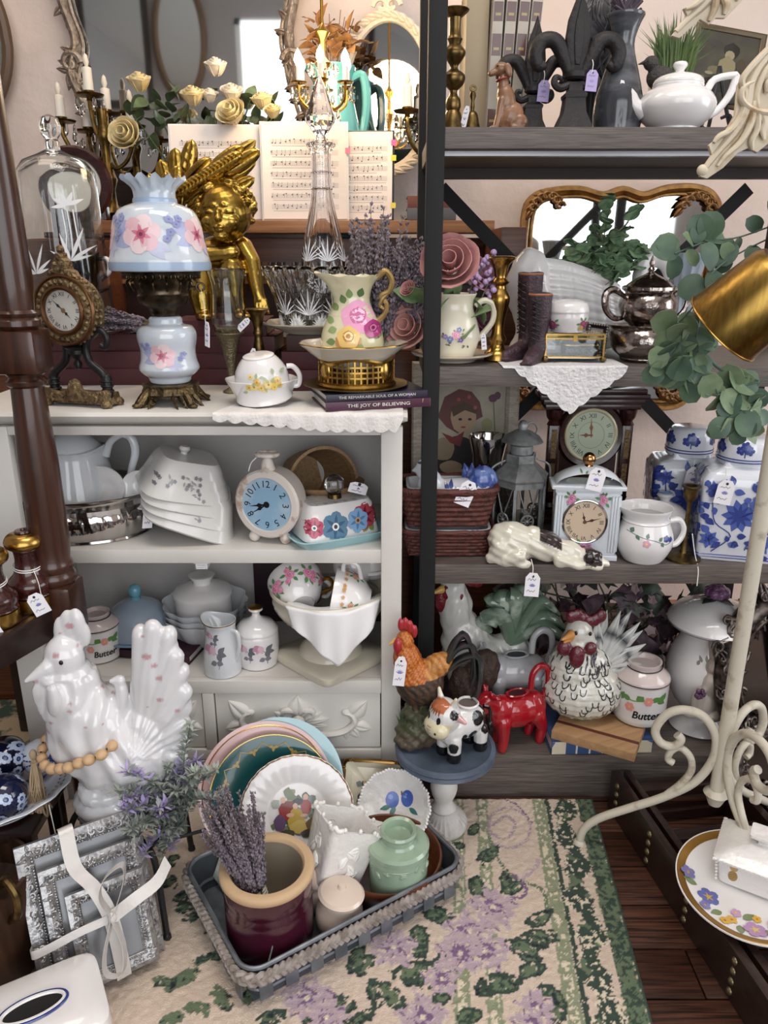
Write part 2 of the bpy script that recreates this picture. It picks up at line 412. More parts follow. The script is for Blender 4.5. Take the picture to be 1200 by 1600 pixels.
for n_, x0, x1 in ((1, -1.3, 2.7),):
    w_ = structure('window_1', J(*[box(x-.03, x+.03, -2.76, -2.69, .35, 3.15) for x in (-1.27, .1, 1.4, 2.67)], box(-1.3, 2.7, -2.76, -2.69, .35, .42), box(-1.3, 2.7, -2.76, -2.69, 2.4, 2.46), box(-1.3, 2.7, -2.76, -2.69, 3.1, 3.15)), wf)
w2 = structure('window_2', J(box(3.19, 3.26, .67, .73, .6, 2.7), box(3.19, 3.26, -.2, -.14, .6, 2.7), box(3.19, 3.26, 1.54, 1.6, .6, 2.7), box(3.19, 3.26, -.2, 1.6, 1.62, 1.67), box(3.19, 3.26, -.2, 1.6, 2.65, 2.7), box(3.19, 3.26, -.2, 1.6, .6, .66)), wf)
area('side_window_daylight', (3.15, .7, 1.65), (R(90), 0, R(90)), 1.7, 2.0, 26, (.93, .965, 1.0))
# opposite wall as seen in the silver mirror
t = T('dark_framed_mirror', 'dark framed mirror on the far wall, seen in the silver framed mirror', 'mirror', at=(-2.35, -2.69, 2.95), k=1)
t.add('frame', J(box(-.3, .3, 0, .03, -.5, -.44), box(-.3, .3, 0, .03, .44, .5), box(-.3, -.25, 0, .03, -.44, .44), box(.25, .3, 0, .03, -.44, .44)), mat('frame_dark', '3a322e', .45))
t.add('glass', box(-.25, .25, .004, .012, -.44, .44), mat('mirror_glass', 'e8ecec', .03, 1))
def oval_frame(a, b, r, n=56, bump=0, nb=24):
    return tube([((a+bump*math.sin(nb*2*PI*i/n))*math.cos(2*PI*i/n), 0, (b+bump*math.sin(nb*2*PI*i/n))*math.sin(2*PI*i/n)) for i in range(n)], r, 8, closed=True)
t = T('oval_wall_mirror', 'oval brown framed mirror on the far wall, seen in the silver framed mirror', 'mirror', at=(-1.78, -2.67, 3.0), k=1)
t.add('frame', oval_frame(.21, .46, .03), mat('frame_brown', '7a6148', .4, .3))
t.add('glass', prism([(.2*math.cos(2*PI*i/40), .45*math.sin(2*PI*i/40)) for i in range(40)], -.005, .005), mat('mirror_glass'))

# floor: boards by the rug, plain beyond
floor = structure('floor', box(-3.2, 3.2, -2.7, WY, -.05, -.012), mat('floor_under', '2c1a14', .5))
pm = [mat('oak_dark_%d' % i, c, .38, coat=.15, grain=(0, 190, '1b0f0b', .16), bump=(90, .2, .003), scl=(.08, 1, 1)) for i, c in enumerate(('5d3a2b', '523124', '664131'))]
pl = {}
for i in range(26):
    y = -.02+i*.1; off = (i*.37) % .9
    for j in range(4):
        x0 = -1.9+off+j*.95
        key = i % 3
        if key not in pl: pl[key] = mesh_data(box(0, .947, 0, .097, -.012, 0, .0015), pm[key], 1, 1, 40, 'plank')
        o = bpy.data.objects.new('plank', pl[key]); COL.objects.link(o); o.location = (x0-.5, y, 0); o.parent = floor
# terracotta tiled corner seen behind the rack at lower right
for i in range(3):
    for j in range(3):
        if i == 0 and j == 0: tl = mesh_data(box(.004, .296, .004, .296, 0, .012, .003), mat('terracotta', 'b07b55', .5, var=(9, '96623f', .3, .7)), 1, 1, 40, 'tile')
        o = bpy.data.objects.new('tile', tl); COL.objects.link(o); o.location = (.95+.3*i, 1.66+.3*j, .001); o.parent = floor

# rug -----------------------------------------------------------------
def rug_mesh():
    st = .0027; xs = np.arange(-1.45, .001, st); ys = np.arange(.55, 1.475, st); gx, gy = np.meshgrid(xs, ys)   # gx = -distance from right edge
    edge = .4835-(1.49-gy)*.0755
    X = edge+gx; u = -gx; n = gx.shape; Q = np.random.default_rng(3)
    sp = Q.random(n); sp2 = Q.random(n)
    def smooth(a, k):
        for _ in range(k): a = (a+np.roll(a, 1, 0)+np.roll(a, -1, 0)+np.roll(a, 1, 1)+np.roll(a, -1, 1))/5
        return (a-a.min())/(a.max()-a.min())
    s3 = smooth(Q.random(n), 2); s9 = smooth(Q.random(n), 10)
    C = np.zeros(n+(3,)); beige, sage, dark, mid, deep, lil, pur, cream = [np.array(lin(c)) for c in ('d2bfae', '8d9478', '39493f', '66755c', '232b30', 'b6a2ac', '7c6282', 'dccfb8')]
    C[:] = beige; C *= (.93+.14*s3[..., None])
    uj = u+(s3-.5)*.012
    def put(mask, c): C[mask] = c
    def band(a, b): return (uj > a) & (uj < b)
    m_ = band(.114, .142); put(m_, sage); put(m_ & (np.abs(u-.128) < .008) & (s3 > .55), cream)
    for a in (.245, .30): m_ = band(a, a+.026); put(m_, sage); put(m_ & (np.abs(u-a-.013) < .008) & (s3 > .5), cream)
    put(band(.104, .113) & (s3 > .3), dark)
    wv = .0755+.008*np.sin(gy*38); m_ = np.abs(u-wv) < (.021+.012*np.sin(gy*75+1)*.6)+(s3-.5)*.03; put(m_, dark); put(m_ & (s3 > .62), cream); put(m_ & (s9 > .62), mid)
    m_ = band(.006, .042); put(m_, mid); put(m_ & (s3 > .52), dark); put(u < .007, dark)
    # floral field, placed by eye
    def pos(px, py): p = PZ(px, py, .012); return p.x, p.y
    def leaf_c(px, py, L, W, a, c=dark, c2=mid):
        x0, y0 = pos(px, py); ca, sa = math.cos(R(a)), math.sin(R(a)); dx = (X-x0)*ca+(gy-y0)*sa; dy = -(X-x0)*sa+(gy-y0)*ca
        d = (dx/L)**2+(dy/W)**2+(s3-.5)*1.2+(s9-.5)*.9; put(d < 1, c); put((d < 1) & (s3 > .66), beige); put((d < .45) & (s3 > .42), c2); put((d < .95) & (s3 < .3), deep)
    def flower_c(px, py, r):
        x0, y0 = pos(px, py); d = np.hypot(X-x0, (gy-y0)*1.0); an = np.arctan2(gy-y0, X-x0); rr = r*(1+.12*np.sin(5*an)+.1*np.sin(11*an+1))+(s3-.5)*r*.5+(s9-.5)*r*.5
        put(d < rr, lil); put((d < rr) & (s3 > .62), beige); put((d < rr) & (s9 > .6), lil*.8+beige*.2); put((d < rr*.42) & (s3 > .5), pur); put((d < rr) & (np.abs(np.sin(an*2.5+d*60)) < .18) & (s3 > .55) & (d > .3*rr), pur); put(d < r*.12, cream)
    Q2 = random.Random(5)
    for px, py, L, W, a in [(760, 1330, .05, .02, 30), (800, 1380, .05, .022, 60), (745, 1395, .05, .022, 100), (850, 1460, .05, .028, 10), (840, 1440, .05, .02, 60), (810, 1480, .055, .03, 150), (775, 1530, .06, .03, 20), (835, 1520, .04, .02, 30),
                            (690, 1425, .05, .03, 160), (700, 1500, .05, .03, 40), (640, 1520, .06, .03, 10), (600, 1560, .05, .03, 120), (560, 1500, .05, .025, 60), (690, 1560, .04, .02, 20), (860, 1560, .02, .045, 0), (870, 1590, .03, .03, 0), (735, 1580, .03, .02, 50), (520, 1575, .05, .025, 20), (560, 1590, .05, .02, 60), (650, 1470, .04, .03, 90),
                            (270, 1370, .02, .03, 10), (280, 1400, .03, .02, 60), (290, 1425, .03, .02, 20), (270, 1345, .02, .02, 0), (330, 1490, .05, .014, 20), (290, 1525, .05, .014, 25), (260, 1530, .03, .012, 0), (395, 1550, .03, .02, 50), (310, 1570, .03, .018, 140), (265, 1590, .03, .02, 0), (350, 1560, .02, .03, 30), (430, 1590, .04, .02, 30), (340, 1455, .03, .01, 60), (740, 1300, .03, .018, 50), (715, 1330, .03, .02, 10), (240, 1480, .02, .012, 40), (480, 1590, .03, .02, 100)]:
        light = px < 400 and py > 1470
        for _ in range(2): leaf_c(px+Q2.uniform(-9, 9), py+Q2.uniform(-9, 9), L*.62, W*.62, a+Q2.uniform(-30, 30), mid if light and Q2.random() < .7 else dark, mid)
    for px, py, r in [(770, 1418, .045), (735, 1455, .05), (755, 1485, .045), (720, 1490, .04), (840, 1575, .03), (480, 1560, .04), (510, 1590, .035), (615, 1480, .04), (690, 1530, .03), (830, 1600, .03), (660, 1590, .04)]: flower_c(px, py, r)
    def curl(P, c, w):
        for (a, b) in [pos(*p) for p in spline(P, 14)]: put((np.hypot(X-a, gy-b) < w*(.5+s3)) & (sp2 > .25), c)
    curl([(770, 1290), (790, 1275), (805, 1290), (790, 1310), (765, 1300), (768, 1275), (795, 1262), (825, 1280), (825, 1310), (800, 1325), (770, 1318)], lil*.85, .004)
    curl([(790, 1250), (810, 1260), (830, 1285)], pur, .003); curl([(765, 1310), (780, 1345), (800, 1370), (845, 1390), (855, 1420)], mid, .004)
    curl([(800, 1365), (820, 1385), (818, 1400), (800, 1405)], pur, .004); curl([(815, 1375), (835, 1358), (842, 1345)], lil, .005)
    Z = .0125+(s3-.5)*.004; Z[:, -1] = .0; Z[-1, :] = .002
    V = np.stack([X, gy, Z], -1).reshape(-1, 3); w = n[1]; idx = np.arange(n[0]*n[1]).reshape(n)
    F = np.stack([idx[:-1, :-1], idx[:-1, 1:], idx[1:, 1:], idx[1:, :-1]], -1).reshape(-1, 4)
    m_ = M(V, [tuple(f) for f in F.tolist()], C.reshape(-1, 3)); return m_
t = T('rug', 'beige rug with green leaf border stripes and lilac flowers on the wooden floor', 'rug', at=(0, 1.0, 0), k=1, world=True)
t.add('rug', rug_mesh(), mat('rug_pile', 'ffffff', .95, vc=True, bump=(420, .6, .004)), ang=180)
t = T('rug', 'dark patterned rug behind the turned leg table', 'rug', at=(-1.3, 2.0, 0), k=1, world=True)
t.add('rug', box(-1.6, -.82, 1.5, 1.89, 0, .012), mat('rug_dark', 'a8977c', .95, var=(22, '39493f', .46, .56), bump=(300, .5)))

# ================================================================== white cabinet
cw = mat('cabinet_paint', 'dad6d0', .42, bump=(60, .1, .002), var=(6, 'cfc9c2', .35, .75))
cwb = mat('cabinet_inside', 'c9c5c2', .5, bump=(60, .1, .002))
CF, CB = 1.45, 1.77
t = T('open_cabinet', 'white painted open shelf cabinet with carved drawer front', 'cabinet', at=(-.36, CF, 0), k=1, world=True)
top = [(.03, .888), (.012, .89), (-.0, .896), (-.012, .903), (-.016, .911), (-.012, .918), (.0, .921)]
prf = [(CF+y, z) for y, z in top]+[(CB+.01, .921), (CB+.01, .888)]
V = []; F = []
for x, s_ in ((-.82, 0), (.026, 0), (.045, 1)):
    for (y, z) in prf: V.append((x, y+(.012 if s_ and y < CF+.02 else 0), z+(0 if not s_ else (-.004 if z > .9 else .004))))
n_ = len(prf)
for a in range(2):
    for i in range(n_): j = (i+1) % n_; F.append((a*n_+i, (a+1)*n_+i, (a+1)*n_+j, a*n_+j))
F += [tuple(range(n_)), tuple(reversed(range(2*n_, 3*n_)))]
t.add('top', M(V, F), cw)
t.add('side_panel', box(.012, .032, CF+.002, CB, .02, .889, .002), cw); t.add('side_panel', box(-.775, -.757, CF+.002, CB, .02, .889, .002), cw)
t.add('back_panel', box(-.757, .012, CB-.012, CB, .1, .889), cwb)
t.add('face_stile', box(-.006, .036, CF-.004, CF+.016, .02, .889, .003), cw); t.add('face_stile', box(-.78, -.722, CF-.004, CF+.016, .02, .889, .003), cw)
t.add('face_rail', box(-.722, -.006, CF-.002, CF+.014, .872, .889, .001), cw)
t.add('face_rail', box(-.722, -.006, CF-.004, CF+.016, .305, .336, .002), cw); br = t.add('face_rail', box(-.722, -.006, CF-.004, CF+.016, .138, .163, .002), cw)
t.add('face_stile', box(-.392, -.368, CF-.004, CF+.016, .163, .305, .002), cw)
t.add('base_panel', box(-.757, .012, CF+.03, CF+.045, .0, .138), cw)
t.add('foot', box(-.006, .036, CF, CF+.04, 0, .138, .004), cw); t.add('foot', box(-.78, -.735, CF, CF+.04, 0, .138, .004), cw)
t.add('shelf', box(-.757, .012, CF, CB-.012, .606, .635, .002), cw); t.add('shelf', box(-.757, .012, CF+.016, CB-.012, .318, .336), cw)
p_ = PY(317, 884, CF+.02); t.add('door_catch', J(box(p_.x-.017, p_.x+.017, CF+.01, CF+.04, .601, .606), box(p_.x-.012, p_.x+.012, CF+.008, CF+.03, .590, .601), box(p_.x-.008, p_.x+.008, CF+.004, CF+.008, .592, .5945), box(p_.x-.008, p_.x+.008, CF+.004, CF+.008, .597, .599)), mat('white_plastic', 'e9e9ea', .4))
def leafM(L, W, h, a, x=0, z=0, rib=True):
    """carved leaf lying in the x-z plane, bulging towards -y"""
    def f(u, v):
        s_ = math.sin(PI*min(1, u**.75*.98+.01)); w = (v-.5)*2; b = (1-w*w)**.5*h*s_**.6*(1-.45*math.exp(-(w*6)**2) if rib else 1)
        return (u*L, -b, w*W*s_)
    return sheet(f, 8, 8).rot(0, -a, 0).mv(x, 0, z)
def carving():
    o = []
    for s_ in (-1, 1):
        def sx(m): return m if s_ > 0 else m.sc(-1, 1, 1)
        o.append(sx(tube([(12, 0, -26), (45, -2, -33), (80, -3, -27), (100, -3, -10), (96, -2, 6), (84, -1, 12)], [5, 6, 6, 6, 5, 6], 8, sm=5)))
        o.append(sx(ell((86, -2, 12), (9, 4, 7)))); o.append(sx(leafM(50, 17, 6, 48, 90, -2))); o.append(sx(leafM(34, 13, 6, -15, 98, -14))); o.append(sx(leafM(30, 12, 6, -50, 92, -18))); o.append(sx(leafM(26, 8, 5, -85, 84, -20)))
        o.append(sx(tube([(4, 0, 10), (14, -3, 18), (26, -3, 16), (27, -2, 4), (18, -2, 2)], [4, 5, 5, 4, 4], 7, sm=4)))
        for a, L in ((8, 48), (30, 40), (-12, 44), (-28, 40)): o.append(sx(leafM(L, 10, 6, a, 8, -8)))
        o.append(sx(leafM(26, 8, 5, -70, 5, -18)))
    o += [leafM(42, 19, 7, 90, 0, 4), leafM(28, 9, 5, -90, 0, -16), ell((0, -4, -6), (13, 9, 13))]
    return J(*o)
for x0, x1 in ((-.368, -.006), (-.722, -.392)):
    d_ = t.add('drawer', box(x0+.002, x1-.002, CF+.002, CF+.018, .166, .302, .003), cw)
    me = mesh_data(carving().sc(.00122, .0016, .00122).mv((x0+x1)/2-t.loc.x, CF+.002-t.loc.y, .242), cw, 1, 1, 50, 'carved_scroll'); t.link('carved_scroll', me, d_)

# ================================================================== rack with black posts
wood = mat('rack_wood', '6f655f', .5, grain=(0, 420, '453d39', .2), bump=(200, .2, .002), scl=(.05, 1, 1))
blk = mat('black_steel', '0a0a0c', .75, 0)
RF, RB, RX0, RX1 = 1.49, 1.84, .075, .88
t = T('shelf_rack', 'tall rack of grey wood shelves on black steel posts', 'shelf rack', at=(.48, RF, 0), k=1, world=True)
for (x, y) in ((RX0, RF-.006), (RX0, RB), (RX1, RF-.006), (RX1, RB)): t.add('post', box(x-.0, x+.032, y, y+.028, 0, 2.2, .003), blk)
for z0, z1 in ((1.378, 1.413), (.958, .997), (.543, .587)):
    s_ = t.add('shelf', box(RX0+.008, RX1+.02, RF, RB+.02, z0, z1, .002), wood)
    if z0 > 1.3: t.add('shelf_rail', box(RX0+.03, RX1, RF+.03, RF+.05, z0-.008, z0), mat('silver_rail', '9a9a9e', .35, .6), s_); t.add('shelf_rail', box(RX0+.03, RX1, RB-.03, RB+.0, z0-.02, z0), mat('rail_dark', '3a322e', .6), s_)
t.add('shelf', box(RX0+.008, RX1+.02, RF, RB+.02, .095, .117, .002), wood); t.add('base_board', box(RX0, RX1+.02, RF+.004, RF+.024, .0, .096, .002), wood)
a, b = PY(690, 292, RB), PY(1079, 700, RB); c_, d_ = PY(1180, 292, RB), PY(760, 700, RB)
def strip(p, q, w, y): d = (q-p); n = Vector((-d.z, 0, d.x)).normalized()*w/2; return prism([((p-n).x, (p-n).z), ((q-n).x, (q-n).z), ((q+n).x, (q+n).z), ((p+n).x, (p+n).z)], y, y+.004)
t.add('cross_brace', strip(a, b, .03, RB+.022), blk); t.add('cross_brace', strip(c_, d_, .03, RB+.028), blk)

# ================================================================== organ behind the cabinet
ow = mat('organ_wood', '6a3b22', .4, grain=(0, 120, '40200f', .2)); ow2 = mat('organ_ledge', 'a3744c', .45, grain=(0, 120, '7c5230', .22)); od = mat('organ_dark', '2c1611', .4)
t = T('organ', 'brown wooden organ with two rows of keys and a music ledge behind the cabinet', 'organ', at=(-.4, 2.0, 0), k=1, world=True)
xr = PY(800, 400, 2.1).x; xl = -1.5
t.add('body', J(box(xl, xr, 2.22, 2.5, 0, 1.245, .004), box(xl, xr, 1.9, 2.22, 0, .98, .004), box(xl, PY(395, 450, 2.0).x-.35, 1.95, 2.22, .98, 1.235, .004)), ow)
t.add('cheek_block', box(xr-.06, xr, 1.9, 2.25, .98, 1.262, .004), ow)
t.add('music_ledge', box(-.75, xr-.04, 2.16, 2.3, 1.256, 1.287, .003), ow2)
t.add('key_slip', J(box(-.75, xr-.06, 1.9, 1.93, .98, 1.012), box(-.75, xr-.06, 1.98, 2.0, 1.03, 1.045), box(-.75, xr-.06, 2.08, 2.1, 1.13, 1.148)), ow2)
t.add('key_bed', J(box(-.75, xr-.06, 1.92, 2.22, .98, 1.0), box(-.75, xr-.06, 2.0, 2.22, 1.0, 1.04), box(-.75, xr-.06, 2.1, 2.22, 1.04, 1.14)), od)
km = mat('key_ivory', 'ece8e2', .25); kb = mat('key_black', '15130f', .25)
wk = t.data(box(0, .0148, 0, .1, 0, .022, .001), km, name='white_key'); bk = t.data(box(0, .008, 0, .06, 0, .012, .001), kb, name='black_key')
for (yf, z) in ((1.905, 1.012), (2.06, 1.15)):
    x = -.36; i = 0
    while x < xr-.08:
        t.link('white_key', wk, m4=Matrix.Translation(Vector((x, yf, z))-t.loc))
        if i % 7 in (0, 1, 3, 4, 5): t.link('black_key', bk, m4=Matrix.Translation(Vector((x+.0112, yf+.04, z+.021))-t.loc))
        x += .0156; i += 1
# ================================================================== shared materials and builders
porc = mat('porcelain', 'e6e3e2', .12, coat=.5); porc_cool = mat('porcelain_cool', 'd9dce0', .12, coat=.5); cream = mat('cream_glaze', 'ddd5c4', .15, coat=.5); ivory = mat('ivory_glaze', 'e3dcc6', .18, coat=.4)
brass = mat('brass', 'b08d4a', .25, 1, bump=(120, .1)); brass_old = mat('brass_aged', '7d6740', .36, 1, var=(60, '4a3d26', .4, .65)); gold = mat('gold_trim', 'c89a4a', .25, 1)
silver = mat('silver_plate', '8e8a88', .14, 1, var=(40, '4c4644', .45, .7)); chrome = mat('chrome', 'bdb9b6', .1, 1); pewter = mat('pewter', '6e6a66', .3, .9, var=(70, '3a3634', .45, .65), bump=(160, .6, .004))
glass = mat('clear_glass', 'f6fafa', .02, tr=1, ior=1.45); crystal = mat('cut_crystal', 'fbfbfd', .0, tr=1, ior=1.52); cutline = mat('cut_line', 'eef0f4', .35)
burg = mat('burgundy_cloth', '4e1f26', .55, bump=(300, .2)); paper = mat('paper_edge', 'cfc4ae', .8, grain=(0, 900, 'a89c86', .2)); paper_white = mat('paper_white', 'e9e4de', .8)
mahog = mat('mahogany', '3d1a1a', .25, coat=.3, grain=(0, 120, '22100f', .22)); walnut = mat('walnut_turned', '4a2a1c', .3, coat=.3, grain=(2, 90, '2b160e', .22)); dkwood = mat('dark_wood', '2e1b17', .35, coat=.2, grain=(1, 90, '1b0f0c', .22))
iron = mat('wrought_iron', '1d1d1f', .55, bump=(90, .5, .004)); linen = mat('white_linen', 'eceaea', .85, bump=(500, .2)); green_leaf = mat('leaf_green', '4f6b4a', .5, var=(40, '6f8a64', .4, .7)); stemm = mat('stem', '5b5f44', .7)
lav = mat('lavender_dry', '8d828c', .85, var=(90, '655b66', .4, .65)); lavst = mat('lavender_stems', '7d7362', .8); twine = mat('twine', 'd8d0c2', .85)
def book(name, label, w, d, h, cover, px=0, Y=None, z=None, rz=0, spine=None, group=None, at=None, pages=None, cat='book', rot=None, k=None, spine_c='e8e2da', extra=None):
    """w,d,h metres; lies flat, spine towards the viewer; origin at bottom centre of the spine"""
    t = T(name, label, cat, px, Y=Y, z=z, at=at, rz=rz, group=group, rot=rot, k=1); t.kz = 1
    c = min(.003, h*.12)
    cv = t.add('cover', J(box(-w/2, w/2, 0, d, 0, c), box(-w/2, w/2, 0, d, h-c, h), box(-w/2, w/2, -.002, c, 0, h, .0012)), cover)
    t.add('page_block', box(-w/2+.004, w/2-.004, c, d-.004, c, h-c), pages or paper)
    if spine: decal(t, cv, [(f, spine_c, 0) for f in [[(u*1, v_+h/2) for u, v_ in ff] for ff in textp(spine, h*.52, fit=min(w*.8, len(spine)*h*.36))]], 'title', eps=.0003, step=0)
    if extra: decal(t, cv, extra(w, h), 'spine_bands', eps=.00025, step=0)
    return t
def numerals(cx, cz, r, size, c, names, start=0, upright=False):
    o = []; n = len(names)
    for i, s_ in enumerate(names):
        a = 90-360*(i+start)/n; o += text(s_, cx+r*math.cos(R(a)), cz+r*math.sin(R(a)), size, c, rot=0 if upright else a-90)
    return o
ROMAN = ['XII', 'I', 'II', 'III', 'IV', 'V', 'VI', 'VII', 'VIII', 'IX', 'X', 'XI']; ARAB = ['12', '1', '2', '3', '4', '5', '6', '7', '8', '9', '10', '11']
def hand(cx, cz, a, L, w, c):
    a = R(90-a); u = (math.cos(a), math.sin(a)); n = (-u[1], u[0])
    P = [(-.12*L, w*.4), (.25*L, w*.45), (.42*L, w*1.2), (.55*L, w*.4), (L, 0), (.55*L, -w*.4), (.42*L, -w*1.2), (.25*L, -w*.45), (-.12*L, -w*.4)]
    return [([(cx+p*u[0]+q*n[0], cz+p*u[1]+q*n[1]) for p, q in P], c, 0)]
def disc_front(r, y=0, n=40, th=1): return prism([(r*math.cos(2*PI*i/n), r*math.sin(2*PI*i/n)) for i in range(n)], y, y+th)
def torus_front(R0, r, n=48, k=8, yo=0): return ring(R0, r, n, k).rot(90, 0, 0).mv(0, yo, 0)
def front(m): return m.rot(90, 0, 0)       # a lathe made along +z now points to the viewer (-y)
def rose3d(r, seed=0, n=4):
    q = random.Random(seed); o = []
    for ringi in range(n):
        rr = r*(.28+.72*ringi/(n-1)); k = 3+ringi; op = .15+.55*ringi/(n-1)
        for i in range(k):
            a = 2*PI*(i+.5*(ringi % 2))/k+q.uniform(-.15, .15)
            def f(u, v, rr=rr, op=op):
                th = (u-.5)*2.3*PI/max(3, k)*1.15; h = v; rad = rr*(.35+.65*math.sin(min(1, h*1.05)*PI/2)**(1.2-op*.5))+rr*op*.22*max(0, h-.75)*4*(1-abs(u-.5))
                z = r*1.05*(h**(.9))*(1-.25*ringi/(n-1))-r*.1*(max(0, h-.8)*5)*op-.1*r*(2*abs(u-.5))**3
                return (rad*math.cos(th), rad*math.sin(th), z)
            o.append(sheet(f, 6, 6).rot(0, 0, math.degrees(a)))
    return thick(J(*o), r*.03)
def leaf3d(L, W, bend=.2, cup=.15, n=6):
    def f(u, v):
        s_ = math.sin(PI*min(.999, u**.8)); w = (v-.5)*2
        return (u*L, w*W*s_, -bend*L*u*u+cup*W*abs(w)*s_)
    return sheet(f, n, 4)
def round_leaf(L, W, cup=.1, n=7):
    def f(u, v):
        s_ = max(0, 1-(2*u-1)**2)**.5; w = (v-.5)*2
        return (u*L, w*W*s_, cup*W*abs(w)*s_-.08*L*(2*u-1)**2)
    return sheet(f, n, 4)
def bunch(n, H, spread, seed=0, spike=.5, base=4, fl=3.2, lean=(0, 0), thin=.7):
    """dried lavender: stems and flower spikes fanning from a tied base at the origin"""
    q = random.Random(seed); st = []; sp = []
    octa = M([(1, 0, 0), (-1, 0, 0), (0, 1, 0), (0, -1, 0), (0, 0, 1.3), (0, 0, -1.3)], [(0, 2, 4), (2, 1, 4), (1, 3, 4), (3, 0, 4), (2, 0, 5), (1, 2, 5), (3, 1, 5), (0, 3, 5)])
    for i in range(n):
        a = q.uniform(0, 2*PI); rr = q.random()**.6; bx, by = base*rr*math.cos(a), base*rr*math.sin(a); h = H*q.uniform(.68, 1.0)*(1-.15*rr)
        ex, ey = bx+spread*rr*math.cos(a)+lean[0], by+spread*.7*rr*math.sin(a)+lean[1]
        P = [np.array((bx, by, 0)), np.array((bx+(ex-bx)*.35, by+(ey-by)*.35, h*.45)), np.array((ex, ey, h))]; S = spline(P, 5)
        st.append(tube(S, thin, 4)); L = h*spike
        S2 = spline(P, 14); m0 = int(len(S2)*(1-spike))
        for k, p in enumerate(S2[m0:]):
            for _ in range(4):
                u = k/max(1, len(S2)-m0); g = fl*1.25*(1-.5*u)*q.uniform(.6, 1.1)
                sp.append(octa.sc(g*.62, g*.62, g).rot(q.uniform(-40, 40), q.uniform(-40, 40), 0).mv(p[0]+q.uniform(-1, 1)*fl*.7, p[1]+q.uniform(-1, 1)*fl*.7, p[2]+q.uniform(-2, 2)))
    return J(*st), J(*sp)
def lav_bunch(t, n, H, spread, seed, tie=None, **kw):
    a, b = bunch(n, H, spread, seed, **kw); t.add('stems', a, lavst); t.add('flower_spikes', b, lav, ang=180)
    if tie: t.add('tie', J(*[ring(tie, tie*.16, 16, 6).mv(0, 0, z) for z in (tie*.9, tie*1.25, tie*1.6)]), twine)
def handle(P, r, n=8, sm=5, flat=1): return tube(P, r, n, sm=sm, flat=flat)
def rframe(w, h, fw, d, b=.8, steps=((0, 1), (.35, 1.25), (.7, .9), (1, .55))):
    """picture frame in the x-z plane centred on the origin, section stepping inward"""
    rows = []
    for u, q in steps: rows.append((w/2-fw*u, h/2-fw*u, -d*q))
    V = []; F = []
    rows = [(w/2, h/2, 0)]+rows+[(w/2-fw, h/2-fw, 0)]
    for (a, c, y) in rows: V += [(-a, y, -c), (a, y, -c), (a, y, c), (-a, y, c)]
    for i in range(len(rows)-1):
        for k in range(4): l = (k+1) % 4; F.append((i*4+k, i*4+l, (i+1)*4+l, (i+1)*4+k))
    return M(V, F)
# ================================================================== on the cabinet top
ZT = .921
t = T('lace_runner', 'white scalloped lace runner hanging over the front edge of the cabinet top', 'table runner', 485, Y=1.43, z=ZT)
k_ = t.k; lx0, lx1 = (335-485), (630-485)
def run(u, v):
    x = lx0+(lx1-lx0)*u; L = 46; fr = 10+16*min(1, max(0, (u-.05)*1.8))*(1 if u < .96 else (1-u)*25); s_ = v*(95+fr+6)
    sc_ = 3.0*abs(math.sin(u*PI*13))
    if s_ < 95: return (x+(1-u)*(95-s_)*.3*(1-u), (95-s_)-12, 1.2+.5*math.sin(x*.15))
    q = (s_-95)/(fr+6); return (x, -14-1.2*math.sin(q*2)-.8*math.sin(x*.2), 1.2-q*(fr+sc_*1.6))
t.add('cloth', sheet(run, 156, 22), mat('lace', 'e6e1dd', .85, bump=(160, .5, .004)), ang=180)
GB = 'burgundy hymn books stacked at the back of the cabinet top'
x_ = lambda px, Y, z: (px-600)/FPX*(Y*CS+(CAMZ-z)*SN)
for i, (z, h, px, w) in enumerate([(ZT, .037, 142, .27), (ZT+.037, .038, 136, .26), (ZT+.075, .038, 139, .255)]):
    book('hymn_book', ['bottom burgundy book under the small gilt clock side stack', 'middle burgundy book of the stack behind the small gilt clock', 'top burgundy book of the stack behind the small gilt clock, under the silver tray'][i], w, .15, h, burg, px, Y=1.742+.004*i, z=z, rz=(1, -1, 1)[i], group=GB)
for i, (z, h, px, w) in enumerate([(ZT, .036, 352, .235), (ZT+.036, .036, 346, .235), (ZT+.072, .036, 350, .23), (ZT+.108, .034, 343, .21)]):
    book('hymn_book', ['lowest burgundy book beneath the gold cherub', 'second burgundy book up beneath the gold cherub', 'third burgundy book up beneath the gold cherub', 'topmost burgundy book, carrying the gold cherub'][i], w, .15, h, burg, px, Y=1.745+.004*(i % 2), z=z, rz=(-1.5, 1, -2, 1)[i], group=GB)
for i, (z, h, c_) in enumerate([(ZT, .045, burg), (ZT+.045, .038, burg), (ZT+.083, .034, mat('brown_leather', '3a211c', .5))]):
    book('hymn_book' if i < 2 else 'old_book', ['lower burgundy book under the crystal bowl', 'upper burgundy book under the crystal bowl', 'old brown book with worn cream page edges under the plate'][i], .245-.01*i, .23, h, c_, 522+4*i, Y=1.665+.004*i, z=z, rz=(1, -1, -2)[i], group=GB if i < 2 else None)
ZC = ZT+.117
